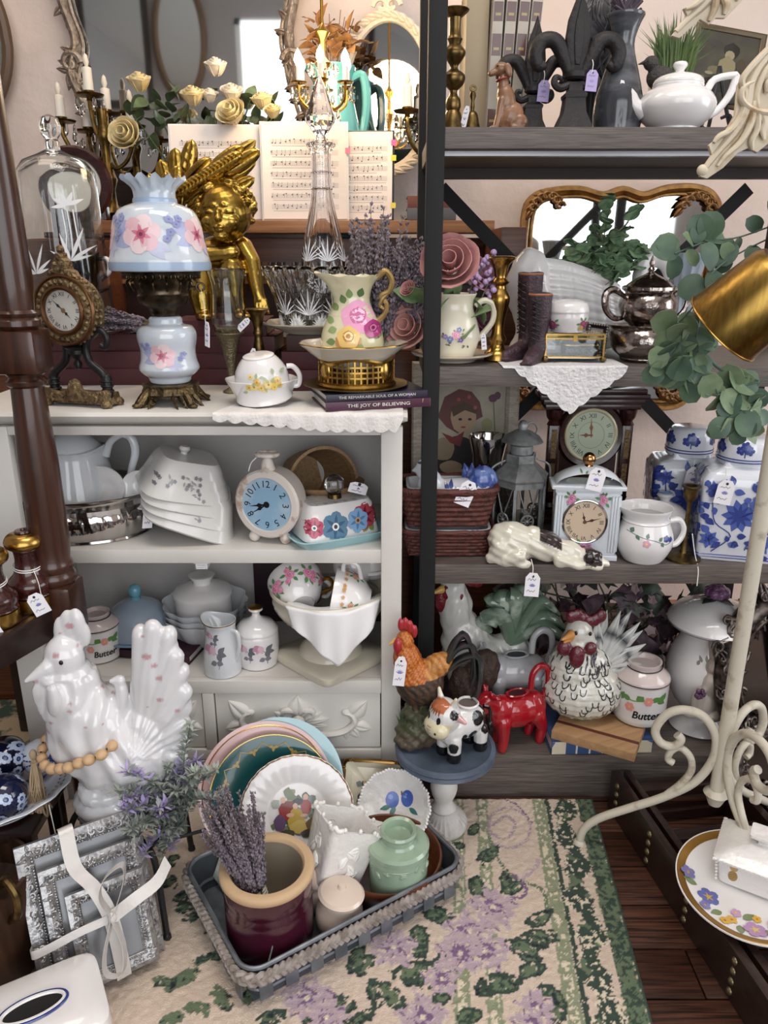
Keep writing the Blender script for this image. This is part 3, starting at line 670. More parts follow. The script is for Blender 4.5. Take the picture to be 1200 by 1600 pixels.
# --- small gilt clock
gilt = mat('gilt_carved', '8f7a58', .42, .6, bump=(170, 1.0, .006), var=(80, '5e4a34', .4, .62)); blkm = mat('black_cast', '1c1b1d', .4, .3)
t = T('mantel_clock', 'small round gilt clock on black scrolled legs with roman numerals', 'clock', 130, 633, z=ZT, rz=-16, H=240)
base = [(-62, 0), (-50, 0), (-42, 8), (-20, 10), (0, 9), (20, 10), (42, 8), (50, 0), (62, 0), (58, 14), (64, 24), (56, 30), (30, 24), (14, 28), (8, 42), (0, 46), (-8, 42), (-14, 28), (-30, 24), (-56, 30), (-64, 24), (-58, 14)]
t.add('base', J(prism(base, -18, -10, 2), prism([(-58, 4), (58, 4), (54, 22), (-54, 22)], -12, 22, 2), *[ell((x, y, 6), (9, 9, 8)) for x in (-54, 54) for y in (-14, 18)], *[tube([(s_*20, -19, 16), (s_*30, -20, 22), (s_*42, -20, 18), (s_*38, -20, 10)], 3, 6, sm=3) for s_ in (-1, 1)], ell((0, -18, 30), (6, 4, 10))), gilt)
for s_ in (-1, 1):
    t.add('leg', J(tube([(s_*50, 0, 22), (s_*46, 0, 50), (s_*22, 0, 72), (s_*20, 0, 100), (s_*42, 0, 122), (s_*58, 0, 112), (s_*54, 0, 96), (s_*46, 0, 98)], [7, 7, 6.5, 6, 6, 5, 4.5, 5.5], 10, sm=5), *[ring(8.5, 2, 14, 6).mv(s_*49, 0, z) for z in (26, 34, 42)], cap((s_*49, 0, 18), (s_*49, 0, 46), 8)), blkm)
t.add('finial', lathe([(0, 58), (5, 60), (7, 68), (4, 74), (9, 80), (14, 84), (14, 90), (18, 94), (6, 100), (6, 110)], 16), blkm)
case = t.add('case', J(front(lathe([(0, -18), (50, -18), (54, -14), (54, 10), (50, 14), (36, 16), (34, 12)], 48)).mv(-4, 0, 152), *[ell((-4+44*math.cos(a), -15, 152+44*math.sin(a)), (4.5, 3, 4.5), n=8) for a in np.linspace(0, 2*PI, 30)[:-1]], *[ell((-4+53.5*math.cos(a), y, 152+53.5*math.sin(a)), (3.4, 4, 3.4), n=6) for a in np.linspace(0, 2*PI, 36)[:-1] for y in (-6, 4)]), gilt)
t.add('rim', J(torus_front(52, 3, yo=-13).mv(-4, 0, 152), torus_front(35, 4, yo=-16).mv(-4, 0, 152)), mat('bronze_rim', '6e4d30', .3, .8))
t.add('crest', J(prism([(-26, 0), (26, 0), (20, 10), (14, 12), (12, 24), (6, 28), (5, 36), (-5, 36), (-6, 28), (-12, 24), (-14, 12), (-20, 10)], -12, 6, 2).mv(-4, 0, 202), ell((-4, -3, 243), (6, 6, 7)), *[ell((-4+x, -12, 208+z), 3.6, n=8) for x, z in ((-12, 3), (12, 3), (0, 5), (-6, 14), (6, 14), (0, 22))]), gilt)
dial = t.add('dial', disc_front(33, 0, th=2).mv(-4, -14, 152), mat('dial_cream', 'd8d4cc', .4))
decal(t, dial, numerals(-4, 152, 25, 9, '2a2622', ROMAN)+hand(-4, 152, 312, 27, 2, '3a3430')+hand(-4, 152, 135, 17, 2.4, '3a3430')+[(circ(-4, 152, 4), '8a6a50')], 'numerals_and_hands')
# --- hurricane lamp
opal = mat('opal_glass', 'ccd2d8', .1, coat=.7, var=(14, 'b7c4d2', .4, .7)); opw = mat('opal_white', 'dcdcde', .15, coat=.5); coll = mat('lamp_brass', '5c5040', .3, .9, var=(50, '342c22', .4, .6))
t = T('hurricane_lamp', 'pale blue porcelain hurricane lamp painted with pink flowers on a brass base', 'lamp', 270, 630, z=ZT, H=350)
ft = []
for i in range(4):
    a = 45+90*i; ft.append(J(*[leafM(54, 8, 5, -40, 22, 32).rot(8, 0, q) for q in (-22, -8, 8, 22)], tube([(26, 0, 30), (44, 0, 20), (58, 0, 4), (64, 0, 3)], [7, 7, 7, 6], 8, sm=4), ell((62, 0, 4), (9, 7, 4))).rot(0, 0, a))
t.add('base', J(lathe([(0, 14), (30, 14), (46, 20), (42, 30), (44, 34), (38, 36), (0, 36)], 40, mod=lambda a, r, z: (r*(1+.06*math.cos(12*a)), z)), *ft), mat('brass_leaf', '5e503a', .38, .85, bump=(150, .8, .005), var=(70, '8a7650', .5, .68)))
bd = t.add('font', lathe([(0, 36), (26, 36), (32, 38), (34, 46), (40, 50), (47, 58), (47, 64), (44, 74), (43, 90), (46, 106), (46, 118), (40, 128), (27, 132), (26, 140), (20, 144), (0, 144)], 40, sm=3), opal)
t.add('collar', lathe([(18, 143), (22, 146), (24, 156), (36, 164), (40, 176), (38, 180), (42, 196), (46, 205), (30, 206)], 36, sm=2), coll)
t.add('gallery', J(lathe([(40, 204), (58, 206), (60, 212), (56, 216)], 48), *[torus_front(3.2, 1.2, 10, 5).rot(0, 0, 0).tf(Matrix.Rotation(2*PI*i/34, 4, 'Z') @ Matrix.Translation((0, -58, 206))) for i in range(34)], *[tube([(0, -46, 204), (0, -54, 196), (0, -48, 184)], 1.6, 5, sm=3).tf(Matrix.Rotation(2*PI*i/16, 4, 'Z')) for i in range(16)]), coll)
t.add('key', J(tube([(44, -10, 190), (58, -14, 190)], 1.8, 6), torus_front(6, 1.8, 14, 6).mv(62, -14, 190)), coll)
def ruf(a, r, z): k = max(0, (z-328)/20); return r+2.5*k*math.cos(14*a), z+3.5*k*math.sin(14*a)
sh = t.add('shade', lathe([(66, 214), (75, 215), (76, 228), (73, 240), (69, 262), (65, 285), (56, 304), (42, 312), (32, 316), (31, 322), (31, 330), (33, 338), (40, 347), (46, 352)], 72, sm=3, mod=ruf), opal)
[t.add('shade_band', lathe(b_, 40), mat('lamp_blue_band', '9fb4cc', .2, coat=.4)) for b_ in ([(76.6, 216), (77, 222), (76.8, 228)], [(32.5, 314), (33, 318), (32, 322)])]
def lampflower(x, z, s_):
    o = [(leafp(x-.2*s_, z-.1*s_, 1.3*s_, .32*s_, a), 'a3a9cc') for a in (200, 165, 140)]+[(leafp(x+.3*s_, z-.4*s_, 1.1*s_, .25*s_, a), 'b9bed6') for a in (-20, -45)]
    for i in range(6): o.append((circ(x+s_*.52*math.cos(R(i*60+15)), z+s_*.52*math.sin(R(i*60+15)), s_*.42, 10, .06), ('e2c3c8', 'e6d0d3', 'dcb4bc')[i % 3]))
    for i in range(6): o.append((leafp(x, z, s_*.5, s_*.1, i*60+40), 'cf7f92'))
    o += [(circ(x, z, s_*.22, 10), 'b85a74'), (circ(x, z, s_*.1, 8), '7a3a55')]
    for dx, dz in ((-1.2, .5), (-1.0, .8), (-1.45, .75), (1.15, -.2), (1.3, .1)): o += flower(x+dx*s_, z+dz*s_, s_*.2, '8f95c0', '6f74a8')
    return o
decal(t, bd, lampflower(2, 84, 22)); decal(t, sh, lampflower(-6, 268, 31)); decal(t, sh, lampflower(0, 268, 28), ang=70); decal(t, sh, lampflower(0, 268, 28), ang=-70)
tag_on(t, 66, -14, 96, 14, 40, 8, -50, sx=63, sy=-15, sz=186)
# --- etched goblet on a tall brass stem
t = T('etched_goblet', 'etched glass goblet on a long tapering brass stem', 'goblet', 364, 613, z=ZT, H=192)
t.add('glass_bowl', lathe([(0, 96), (18, 97), (25, 104), (27, 118), (25, 140), (24, 160), (27, 180), (31, 192), (30, 192), (26, 180), (22.5, 160), (23.5, 140), (25, 118), (23, 107), (16, 100), (0, 99)], 36, sm=3), glass)
t.add('stem', lathe([(0, 0), (14, 0), (15, 3), (6, 8), (3, 16), (5, 22), (7, 40), (11, 62), (16, 84), (20, 92), (23, 96), (0, 96)], 24, sm=2), mat('stem_brass', '7d735c', .4, .8, bump=(200, .8, .004)))
tag_on(t, 18, -18, 102, 10, 26, 50, -20)
# --- little brass candlestick behind the cup
t = T('candlestick', 'short brass candlestick behind the yellow flowered cup', 'candlestick', 408, 611, z=ZT, H=129)
t.add('stick', lathe([(0, 0), (22, 0), (24, 4), (10, 10), (7, 18), (9, 30), (6, 40), (9, 66), (6, 84), (8, 92), (6, 98), (9, 110), (11, 120), (17, 126), (17, 129), (0, 129)], 24, sm=2), brass_old)
tag_on(t, -12, -14, 40, 9, 30, 12, 10)
# --- white cup in its dish
t = T('white_dish', 'shallow white dish on the runner holding the tipped cup', 'dish', 411, 628, z=ZT+.002)
t.add('dish', lathe([(0, 0), (34, 0), (37, 3), (46, 18), (54, 32), (56, 36), (54, 37), (50, 30), (40, 10), (34, 6), (0, 5)], 40, sm=2, mod=lambda a, r, z: (r*(1+.02*math.cos(8*a)), z)), porc)
t = T('teacup', 'white teacup with yellow flowers tipped upside down in the white dish', 'teacup', 414, 622, z=ZT+.012, rot=(8, -6, 10))
cu = t.add('cup', lathe([(0, 70), (18, 70), (24, 68), (24, 66), (30, 60), (39, 46), (42, 30), (42, 12), (44, 2), (42, 2), (40, 12), (40, 30), (36, 45), (28, 57), (0, 62)], 40, sm=2), porc)
t.add('handle', handle([(40, 0, 16), (54, 0, 14), (58, 0, 30), (50, 0, 44), (40, 0, 46)], 4), porc)
q = random.Random(4); sh = []
for i in range(12): sh += flower(-20+i*4.2+q.uniform(-2, 2), 38-i*.6+q.uniform(-9, 9), q.uniform(4, 6.5), q.choice(['e3c26a', 'dcb455', 'eed58e']), 'b8863a'); sh.append((leafp(-20+i*4+q.uniform(-4, 4), 36+q.uniform(-12, 12), 8, 2.2, q.uniform(0, 360)), 'a9b48c'))
decal(t, cu, sh)
# --- crystal bowl on plate
t = T('dinner_plate', 'cream plate with a scalloped rim under the crystal bowl', 'plate', 490, Y=1.745, z=ZC)
t.add('plate', lathe([(0, 0), (42, 0), (46, 2), (80, 14), (82, 16), (80, 17), (46, 6), (0, 4)], 48, sm=2, mod=lambda a, r, z: (r*(1+.012*math.cos(14*a)), z)), cream)
t = T('crystal_bowl', 'cut crystal bowl with a flared saw tooth rim on the cream plate', 'bowl', 488, Y=1.745, z=ZC+.006, H=92)
def cutm(a, r, z): q = abs(math.sin(10*a+z*.11)); q2 = abs(math.sin(10*a-z*.11)); return r*(1+.06*min(q, q2)), z+(3.5*abs(math.cos(10*a)) if z > 80 else 0)
t.add('bowl', lathe([(0, 0), (40, 0), (46, 8), (50, 30), (58, 60), (72, 92), (69, 92), (54, 60), (46, 30), (41, 12), (0, 8)], 120, sm=2, mod=cutm), crystal, ang=12); cb_ = t.parts[-1]
fan = lambda x, z, r: [(leafp(x, z, r*(1-.12*abs(i)), 1.1, 90+i*17), cutline, 2) for i in range(-4, 5)]
for a in range(-90, 100, 45): decal(t, cb_, fan(0, 26, 44)+fan(-20, 8, 22)+fan(20, 8, 22), 'cut_pattern', ang=a)
t = T('decanter', 'tall cut crystal decanter with a pointed faceted stopper', 'decanter', 508, Y=1.875, z=ZC, H=396)
t.add('bottle', lathe([(0, 0), (34, 0), (38, 6), (39, 30), (38, 70), (34, 110), (28, 150), (20, 190), (15, 225), (14, 258), (15, 280), (21, 290), (21, 294), (17, 294), (12, 284), (11, 258), (11.5, 225), (16, 190), (24, 150), (30, 110), (34, 70), (35, 30), (32, 8), (0, 6)], 96, sm=2, mod=lambda a, r, z: (r*(1+(.05*abs(math.cos(12*a+z*.09)) if z < 150 else .05*abs(math.cos(6*a)))), z)), crystal, ang=12); db_ = t.parts[-1]
for a in (-55, 0, 55): decal(t, db_, fan(0, 60, 60)+fan(-9, 30, 30)+fan(9, 110, 40), 'cut_pattern', ang=a)
t.add('neck_ring', J(ring(15.5, 1.6, 24, 6).mv(0, 0, 225), ring(15.2, 1.4, 24, 6).mv(0, 0, 250)), crystal)
t.add('stopper', lathe([(0, 280), (10, 282), (10, 296), (7, 304), (14, 314), (22, 326), (23, 332), (18, 348), (9, 376), (0, 396)], 14), crystal, ang=10)
# --- books, brass tray, pierced stand, basin, pitcher
t0 = book('book', 'burgundy book lettered THE JOY OF BELIEVING on the cabinet corner', .205, .15, .017, mat('plum_cover', '4a2338', .4), 592, Y=1.448, z=ZT+.002, rz=15, spine='THE JOY OF BELIEVING', pages=paper_white, extra=lambda w, h: [([(w*.42, .001), (w*.499, .001), (w*.499, h-.001), (w*.42, h-.001)], 'c9a45c', 0)])
book('book', 'dark blue book lying on the burgundy book under the brass tray', .2, .15, .014, mat('navy_cover', '2b2738', .4), 590, Y=1.452, z=ZT+.019, rz=17, spine='THE REMARKABLE SOUL OF A WOMAN', pages=paper_white, extra=lambda w, h: [([(w*.3, .001), (w*.499, .001), (w*.499, h-.001), (w*.3, h-.001)], '53406a', 0)])
ZB = ZT+.0335
t = T('brass_tray', 'oval engraved brass tray on top of the two books', 'tray', 556, Y=1.525, z=ZB)
t.add('tray', lathe([(0, 0), (60, 0), (78, 3), (82, 5), (78, 5), (60, 2), (0, 2)], 48, sm=2), mat('brass_engraved', '84714a', .35, .9, bump=(140, .6, .004)))
t = T('pierced_stand', 'pierced brass basket stand under the cream basin', 'stand', 557, Y=1.525, z=ZB+.003)
pc = []
for i in range(40):
    a = 2*PI*i/40; w = 1.3
    for zz in ((8, 44),): pc.append(box(-w, w, -59, -57, zz[0], 40+4*math.cos(4*a)).rot(0, 0, math.degrees(a)))
t.add('basket', J(*pc, *[lathe([(57, z), (59, z), (59, z+2.6), (57, z+2.6), (57, z)], 48) for z in (16, 24, 32)], lathe([(0, 0), (60, 0), (62, 3), (59, 6), (60, 9), (57, 9), (57, 3), (0, 2)], 48), lathe([(56, 38), (60, 38), (61, 42), (59, 45), (56, 44)], 48, mod=lambda a, r, z: (r, z+4*math.cos(4*a))), *[ell((58*math.sin(a), -58*math.cos(a), 26), (12, 5, 15), (0, 0, math.degrees(a)), 12) for a in (.9, -.9, 2.4, -2.4)]), brass)
t = T('wash_basin', 'cream basin with a gilded wavy rim on the brass stand', 'basin', 553, Y=1.527, z=ZB+.038)
t.add('basin', lathe([(0, 4), (38, 4), (42, 0), (46, 4), (60, 16), (76, 30), (84, 36), (83, 38), (74, 34), (56, 20), (42, 12), (0, 10)], 56, sm=2, mod=lambda a, r, z: (r*(1+.018*math.cos(9*a)*(r > 60)), z)), cream)
t.add('gilt_rim', tube([(83.6*(1+.018*math.cos(9*a))*math.cos(a), 83.6*(1+.018*math.cos(9*a))*math.sin(a), 37.2) for a in np.linspace(0, 2*PI, 73)[:-1]], 1.3, 5, closed=True), gold)
t = T('rose_pitcher', 'cream pitcher painted with roses and a curled gilt handle', 'pitcher', 551, Y=1.527, z=ZB+.046, H=134)
def pour(a, r, z): k = max(0, (z-96)/36); q = max(0, -math.cos(a))**4; return r*(1+.38*k*q+.03*k*math.cos(7*a)), z+5*k*q+1.5*k*math.sin(7*a)
pb = t.add('body', lathe([(0, 0), (36, 0), (42, 5), (49, 26), (48, 46), (40, 68), (31, 88), (28, 102), (32, 120), (41, 134), (39, 134), (29, 118), (25, 102), (28, 88), (37, 68), (0, 40)], 64, sm=3, mod=pour), mat('pitcher_cream', 'dcd5b4', .14, coat=.5, var=(10, 'c4c49a', .4, .75)))
t.add('handle', J(handle([(38, 0, 130), (52, 0, 142), (62, 0, 128), (58, 0, 112), (46, 0, 104), (54, 0, 92), (52, 0, 78), (40, 0, 66)], [4, 5, 5, 4.5, 5, 4, 4, 5], sm=5), tube([(57, 0, 110), (48, -2, 100), (44, -2, 90), (50, -2, 84)], [3, 3.5, 3, 2], 7, sm=4)), mat('gilt_handle', 'cdae72', .2, .7))
sh = [(leafp(x, z, 15, 5.5, a), c) for x, z, a, c in [(-14, 82, 110, '6a8550'), (-6, 90, 95, '7f9a60'), (8, 92, 70, '567348'), (-24, 72, 130, '7a9458'), (-30, 55, 160, '88a068'), (-26, 45, 200, '93a870'), (-28, 26, 190, '6f8a54'), (-8, 14, 230, '7a9458'), (14, 16, 300, '6a8550'), (28, 34, 0, '7f9a60'), (30, 60, 40, '567348'), (22, 78, 60, '7a9458'), (12, 22, 250, '93a870')]]
sh += [(circ(-8, 22, 20, 14, .1), 'b98a5a'), (circ(30, 42, 13, 12, .1), '8f2f5f')]+rosep(6, 62, 25, 'e2a0c0', 'c46a98', 'f0c8da')+rosep(-8, 32, 17, 'e2c074', 'b8843c', 'f0dca8')+rosep(28, 44, 13, 'a83a78', '6f1f4a', 'c86a98')
decal(t, pb, [(s_[0], s_[1], 2) for s_ in sh], cx=4, cz=12)
t = T('lavender_bunch', 'tall dried lavender bunch rising behind the rose pitcher', 'dried flowers', 584, Y=1.60, z=ZT+.002, rot=(0, 1, 0), H=300); lav_bunch(t, 84, 315, 46, 11, base=6, spike=.42, lean=(6, 0), fl=4.4)
# --- tray with lavender and the dome
t = T('silver_tray', 'silver tray with a lacy edge on the burgundy books behind the clock', 'tray', 142, Y=1.80, z=ZT+.114)
t.add('tray', lathe([(0, 0), (80, 0), (86, 3), (90, 7), (86, 7), (78, 3), (0, 3)], 72, mod=lambda a, r, z: (r*(1+.014*math.cos(36*a)*(r > 82)), z)), chrome)
ZY = ZT+.1185
t = T('lavender_bunch', 'flat bundle of dried lavender lying on the silver tray by the lamp', 'dried flowers', 232, Y=1.745, z=ZY+.014, rot=(0, -86, 0)); lav_bunch(t, 26, 110, 15, 5, base=7, spike=.8)
t = T('glass_dome', 'clear glass cloche with etched palms and a knob handle', 'cloche', 117, Y=1.82, z=ZY, H=336)
gd = t.add('dome', lathe([(64, 0), (65, 0), (63, 40), (61, 120), (59, 220), (57, 250), (46, 266), (24, 276), (11, 283), (11, 294), (9, 298), (14, 306), (16, 318), (12, 330), (0, 336), (0, 282), (22, 272), (44, 262), (54.5, 248), (56.8, 220), (59, 120), (61, 40), (62.5, 0), (64, 0)], 56), glass)
etch = mat('etched_glass', 'e6e6e8', .6)
sh = []
for (x, z, s_) in ((-26, 92, 1), (28, 112, 1.1)):
    for a, L in ((70, 62), (105, 50), (40, 44), (150, 36), (20, 30), (170, 26)): sh.append((leafp(x, z, L*s_*.8, 2.4, a), etch))
for dx in (-6, 0, 7): sh += [(p, etch, 0) for p in strokep([(30+dx, 190), (32+dx, 150), (31+dx*1.5, 120)], 1.6, 2)]
for a in (30, 70, 110, 150, 190): sh.append((leafp(31, 196, 22, 3, a), etch))
decal(t, gd, sh, 'etched_palms')
t = T('printed_mug', 'white cup with blue print inside the glass dome', 'teacup', 135, Y=1.825, z=ZY+.0125)
c_ = t.add('cup', lathe([(0, 52), (20, 52), (24, 56), (29, 80), (31, 104), (29, 104), (27, 80), (22, 60), (0, 57)], 32, sm=2), porc); t.add('handle', handle([(29, 0, 98), (44, 0, 96), (44, 0, 78), (30, 0, 66)], 3.6), porc)
t.add('stand', lathe([(0, 0), (22, 0), (24, 3), (8, 10), (6, 30), (10, 40), (30, 46), (40, 52), (38, 53), (20, 50), (0, 50)], 32, sm=2), glass)
decal(t, c_, [(circ(-4, 82, 15, 14, .12), '6c86bf'), (circ(-8, 86, 8, 10, .2), '3f5a9c'), (circ(4, 78, 7, 10, .2), '35508f')]+[(p, 'e6e3e2', 0) for p in strokep([(-14, 76), (-4, 80), (6, 74)], 1.5)], 'blue_print')
# --- gold cherub
gl = mat('cherub_gold', 'ab8d45', .27, 1, bump=(40, .2, .005), var=(26, '7d6226', .48, .7))
t = T('cherub_statue', 'gold winged cherub figure leaning on folded arms', 'statue', 350, Y=1.81, z=ZT+.1425, H=290)
q = random.Random(2); B = []
B += [ell((-8, 8, 62), (44, 34, 48)), ell((-4, 4, 104), (38, 28, 30))]                                    # torso
B += chain([(-28, -6, 92, 20), (-30, -22, 40, 19), (-26, -26, 8, 15)])+[ell((-20, -36, 6), (15, 20, 9))]          # near shin and foot
B += chain([(10, 0, 40, 24), (22, -26, 84, 19), (28, -26, 40, 15), (32, -24, 10, 12)])+[ell((40, -34, 6), (16, 16, 8))]
B += chain([(-38, 0, 118, 18), (-44, -22, 100, 16), (-10, -34, 104, 14), (26, -34, 108, 12)])                       # forearm folded across
B += chain([(36, 0, 116, 17), (52, -12, 92, 14), (58, -22, 58, 12), (62, -28, 40, 10)])+[ell((64, -30, 34), (10, 8, 12))]
B += [cap((58+i*5, -33, 32), (60+i*6, -36, 16-abs(i-1)*2), 3.6, 3) for i in range(4)]
hx, hz = 16, 170; B += [ell((hx, -14, hz), (40, 38, 44), (10, -10, 0), 22), ell((hx-4, -34, hz-18), (28, 22, 22), n=16)]+[ell((hx+x, y, hz+z), r) for x, y, z, r in ((-21, -42, -16, (12, 11, 11)), (13, -43, -16, (12, 11, 11)), (-4, -54, -6, (4.5, 7, 9)), (-4, -59, -11, (6, 5, 4.5)), (-4, -46, -38, (11, 9, 8)), (-4, -56, -24, (8, 4, 2)), (-4, -55, -29, (6.5, 4, 2.6)), (-18, -47, -1, (8, 5, 3.4)), (11, -48, -1, (8, 5, 3.4)))]+[cap((hx-27, -42, hz+7), (hx-10, -51, hz+9), 2.8, 2.4), cap((hx+3, -52, hz+9), (hx+20, -44, hz+6), 2.4, 2.8)]
for i in range(110):
    th = q.uniform(0, 2*PI); u = q.uniform(-.5, 1); v = math.sqrt(max(0, 1-u*u)); x, y, z = v*math.cos(th), v*math.sin(th), u
    if y < -.12 and z < .62 and abs(x) < .86: continue
    B.append(ell((hx+42*x, -12+38*y, hz+5+42*z), (8, 7, 6), (0, q.uniform(-60, 60), 0), n=8))
t.add('body', blob(B, 1.7, 3), gl)
def feather(L, W, h, a, x, z, y):
    def f(u, v): s_ = max(0, 1-abs(2*u-1)**3)**.5; w = (v-.5)*2; return (u*L, -h*(1-w*w)**.5*s_*(1-.5*math.exp(-(w*7)**2))-.7*math.sin(u*L*.9+abs(w)*5)*s_, w*W*s_-.0016*L*L*.1*u*u)
    g = sheet(f, 22, 8); b = sheet(lambda u, v: (f(u, v)[0], .3*h, f(u, v)[2]), 6, 2); return J(g, b.sc(1, 1, 1)).rot(0, -a, 0).mv(x, y, z)
t.add('wing', J(*[feather(150-i*16, 13, 6, 40-i*5, -52+i*5, 186-i*10, 4-i*3) for i in range(5)], *[feather(66, 12, 6, 44-i*4, -50+i*22, 206+i*12-(i % 2)*14, -10-i) for i in range(4)], *[feather(44, 10, 6, 30, -60+i*17, 196+i*10, -18) for i in range(5)]), gl, label='gold feathered wing raised to the right')
t.add('wing', J(*[feather(104-i*7, 14, 6, 78+i*13, -56-i*4, 180-i*8, 8+i) for i in range(6)], *[feather(56, 12, 6, 84+i*15, -62-i*3, 186-i*9, -2) for i in range(5)], *[feather(34, 10, 6, 95+i*22, -66, 176-i*8, -9) for i in range(5)]), gl, label='gold feathered wing curling left')
# ================================================================== cabinet, upper shelf
ZS = .635
t = T('chafing_dish', 'oval silver plated dish with gadrooned sides and scroll handles', 'serving dish', 138, Y=1.585, z=ZS)
def gad(a, r, z): q = max(0, 1-abs(z-26)/24); return r*(1+.016*q*math.cos(44*a+z*.12)), z
t.add('dish', lathe([(0, 0), (92, 0), (100, 4), (112, 22), (113, 38), (106, 48), (112, 56), (117, 62), (116, 65), (108, 60), (100, 46), (106, 30), (96, 10), (0, 8)], 176, sm=2, mod=gad).sc(1, .8, 1), chrome)
for s_ in (-1, 1): t.add('handle', tube([(s_*108, -14, 56), (s_*124, -16, 66), (s_*146, -10, 74), (s_*148, 8, 74), (s_*126, 16, 66), (s_*108, 14, 56)], [4, 5, 5, 5, 5, 4], 8, sm=5), silver)
tag_on(t, 112, -62, 20, 15, 34, 10, 40)
t = T('coffee_pot', 'tall white coffee pot with an angular handle standing in the silver dish', 'coffee pot', 128, Y=1.60, z=ZS+.008); t.kz *= .9; t.k *= .95
wb = porc_cool
t.add('body', lathe([(0, 0), (62, 0), (70, 6), (72, 20), (66, 50), (57, 84), (51, 108), (50, 118), (53, 124), (50, 125), (47, 118), (0, 112)], 48, sm=3, mod=lambda a, r, z: (r, z+(5*max(0, math.cos(a))**6+5*max(0, -math.cos(a))**6)*max(0, (z-100)/24))), wb)
t.add('lid', lathe([(44, 121), (46, 124), (34, 138), (22, 148), (12, 153), (0, 154)], 36, sm=2), wb)
t.add('handle', tube([(52, 0, 112), (62, 0, 134), (80, 0, 146), (96, 0, 140), (100, 0, 118), (92, 0, 92), (84, 0, 66), (80, 0, 52)], [7, 6, 6, 7, 7, 6, 6, 5], 10, sm=5), wb); t.add('string', J(*[ring(8, .7, 14, 5).rot(0, 20, 0).mv(86, 0, 66+i*2.4) for i in range(4)]), mat('string', 'f0eee8', .8))
t.add('spout', tube([(-62, 0, 34), (-82, 0, 52), (-92, 0, 86), (-98, 0, 112), (-110, 0, 120)], [14, 13, 10, 8, 7], 12, sm=5), wb)
def shell(r, n=11, dep=14):
    def f(u, v):
        a = R(20+140*u); rr = r*v*(1+.045*abs(math.cos(PI*n*u))*v); return (rr*math.cos(a), -dep*math.sin(PI*v*.9)+1.6*math.cos(2*PI*n*u)*v, rr*math.sin(a)*.9)
    return thick(sheet(f, 66, 12), 2)
def spiral_dish(r, dep=14):
    def f(u, v):
        a = 2*PI*u; rr = r*v; return (rr*math.cos(a), dep*math.cos(v*PI/2)**.8-1.8*math.sin(9*v+2*a)*v, rr*math.sin(a)*.82)
    return thick(sheet(f, 48, 14), 2.2)
t = T('shell_dish', 'large white dish with curved shell ridges in the silver dish, front left', 'dish', 148, Y=1.52, z=ZS+.062, rot=(-28, 0, 0)); t.add('dish', spiral_dish(46).mv(0, 0, 30), porc)
t = T('shell_dish', 'smaller white ribbed dish tilted beside the coffee pot handle', 'dish', 205, Y=1.53, z=ZS+.07, rot=(-24, 28, -20)); t.add('dish', spiral_dish(34).mv(0, 0, 26), porc)
# bowls lying tilted
def sq_loft(rows, n=32, p=4.0):
    """rows (half width x, half width y, z): rounded square sections"""
    V = []; F = []
    for (a, b, z) in rows:
        for i in range(n):
            t_ = 2*PI*i/n; c, s_ = math.cos(t_), math.sin(t_); V.append((a*abs(c)**(2/p)*(1 if c > 0 else -1), b*abs(s_)**(2/p)*(1 if s_ > 0 else -1), z))
    for r_ in range(len(rows)-1):
        for i in range(n): j = (i+1) % n; F.append((r_*n+i, r_*n+j, (r_+1)*n+j, (r_+1)*n+i))
    F += [tuple(range(n-1, -1, -1))]; 
    if rows[-1][0] < 1e9: F.append(tuple((len(rows)-1)*n+i for i in range(n)))
    return M(V, F)
bw = mat('bowl_white', 'cfcdc9', .2, coat=.4)
names = ['lowest square bowl of the tilted stack beside the blue clock', 'second square bowl up in the tilted stack beside the blue clock', 'middle square bowl of the tilted stack beside the blue clock', 'fourth square bowl up in the tilted stack beside the blue clock', 'small lid with a knob on top of the tilted bowl stack']
ax = Vector((-.42, .12, .9)).normalized()
for i in range(5):
    t = T('square_bowl' if i < 4 else 'bowl_cover', names[i], 'bowl' if i < 4 else 'lid', 340-i*3, Y=1.555+.004*i, z=ZS+.012+i*.0235 if i else ZS+.012, rot=(6, 24-i*3, 14+i*4), group='white flowered square bowls' if i < 4 else None)
    s_ = 1.14-.03*i
    b_ = t.add('bowl', sq_loft([(62*s_, 60*s_, -3), (64*s_, 62*s_, 0), (56*s_, 54*s_, 16), (46*s_, 44*s_, 44), (40*s_, 38*s_, 52), (0.01, .01, 53)] if i < 4 else [(50, 48, 4), (52, 50, 6), (44, 42, 26), (30, 28, 36), (.01, .01, 38)]).mv(-45, 10, 0), bw)
    sh = []; q = random.Random(i)
    for x in (-40, -2):
        for j in range(5): sh += flower(x+q.uniform(-14, 14)-45, 26+q.uniform(-9, 9), 3, '77777c', '55555a'); sh += [(leafp(x+q.uniform(-14, 14)-45, 26+q.uniform(-8, 8), 7, 1.2, q.uniform(0, 360)), '8a8a8c')]
    decal(t, b_, sh)
    if i == 4: t.add('knob', lathe([(0, 36), (6, 36), (5, 42), (9, 47), (7, 51), (0, 52)], 16).mv(-45, 10, 0), bw)
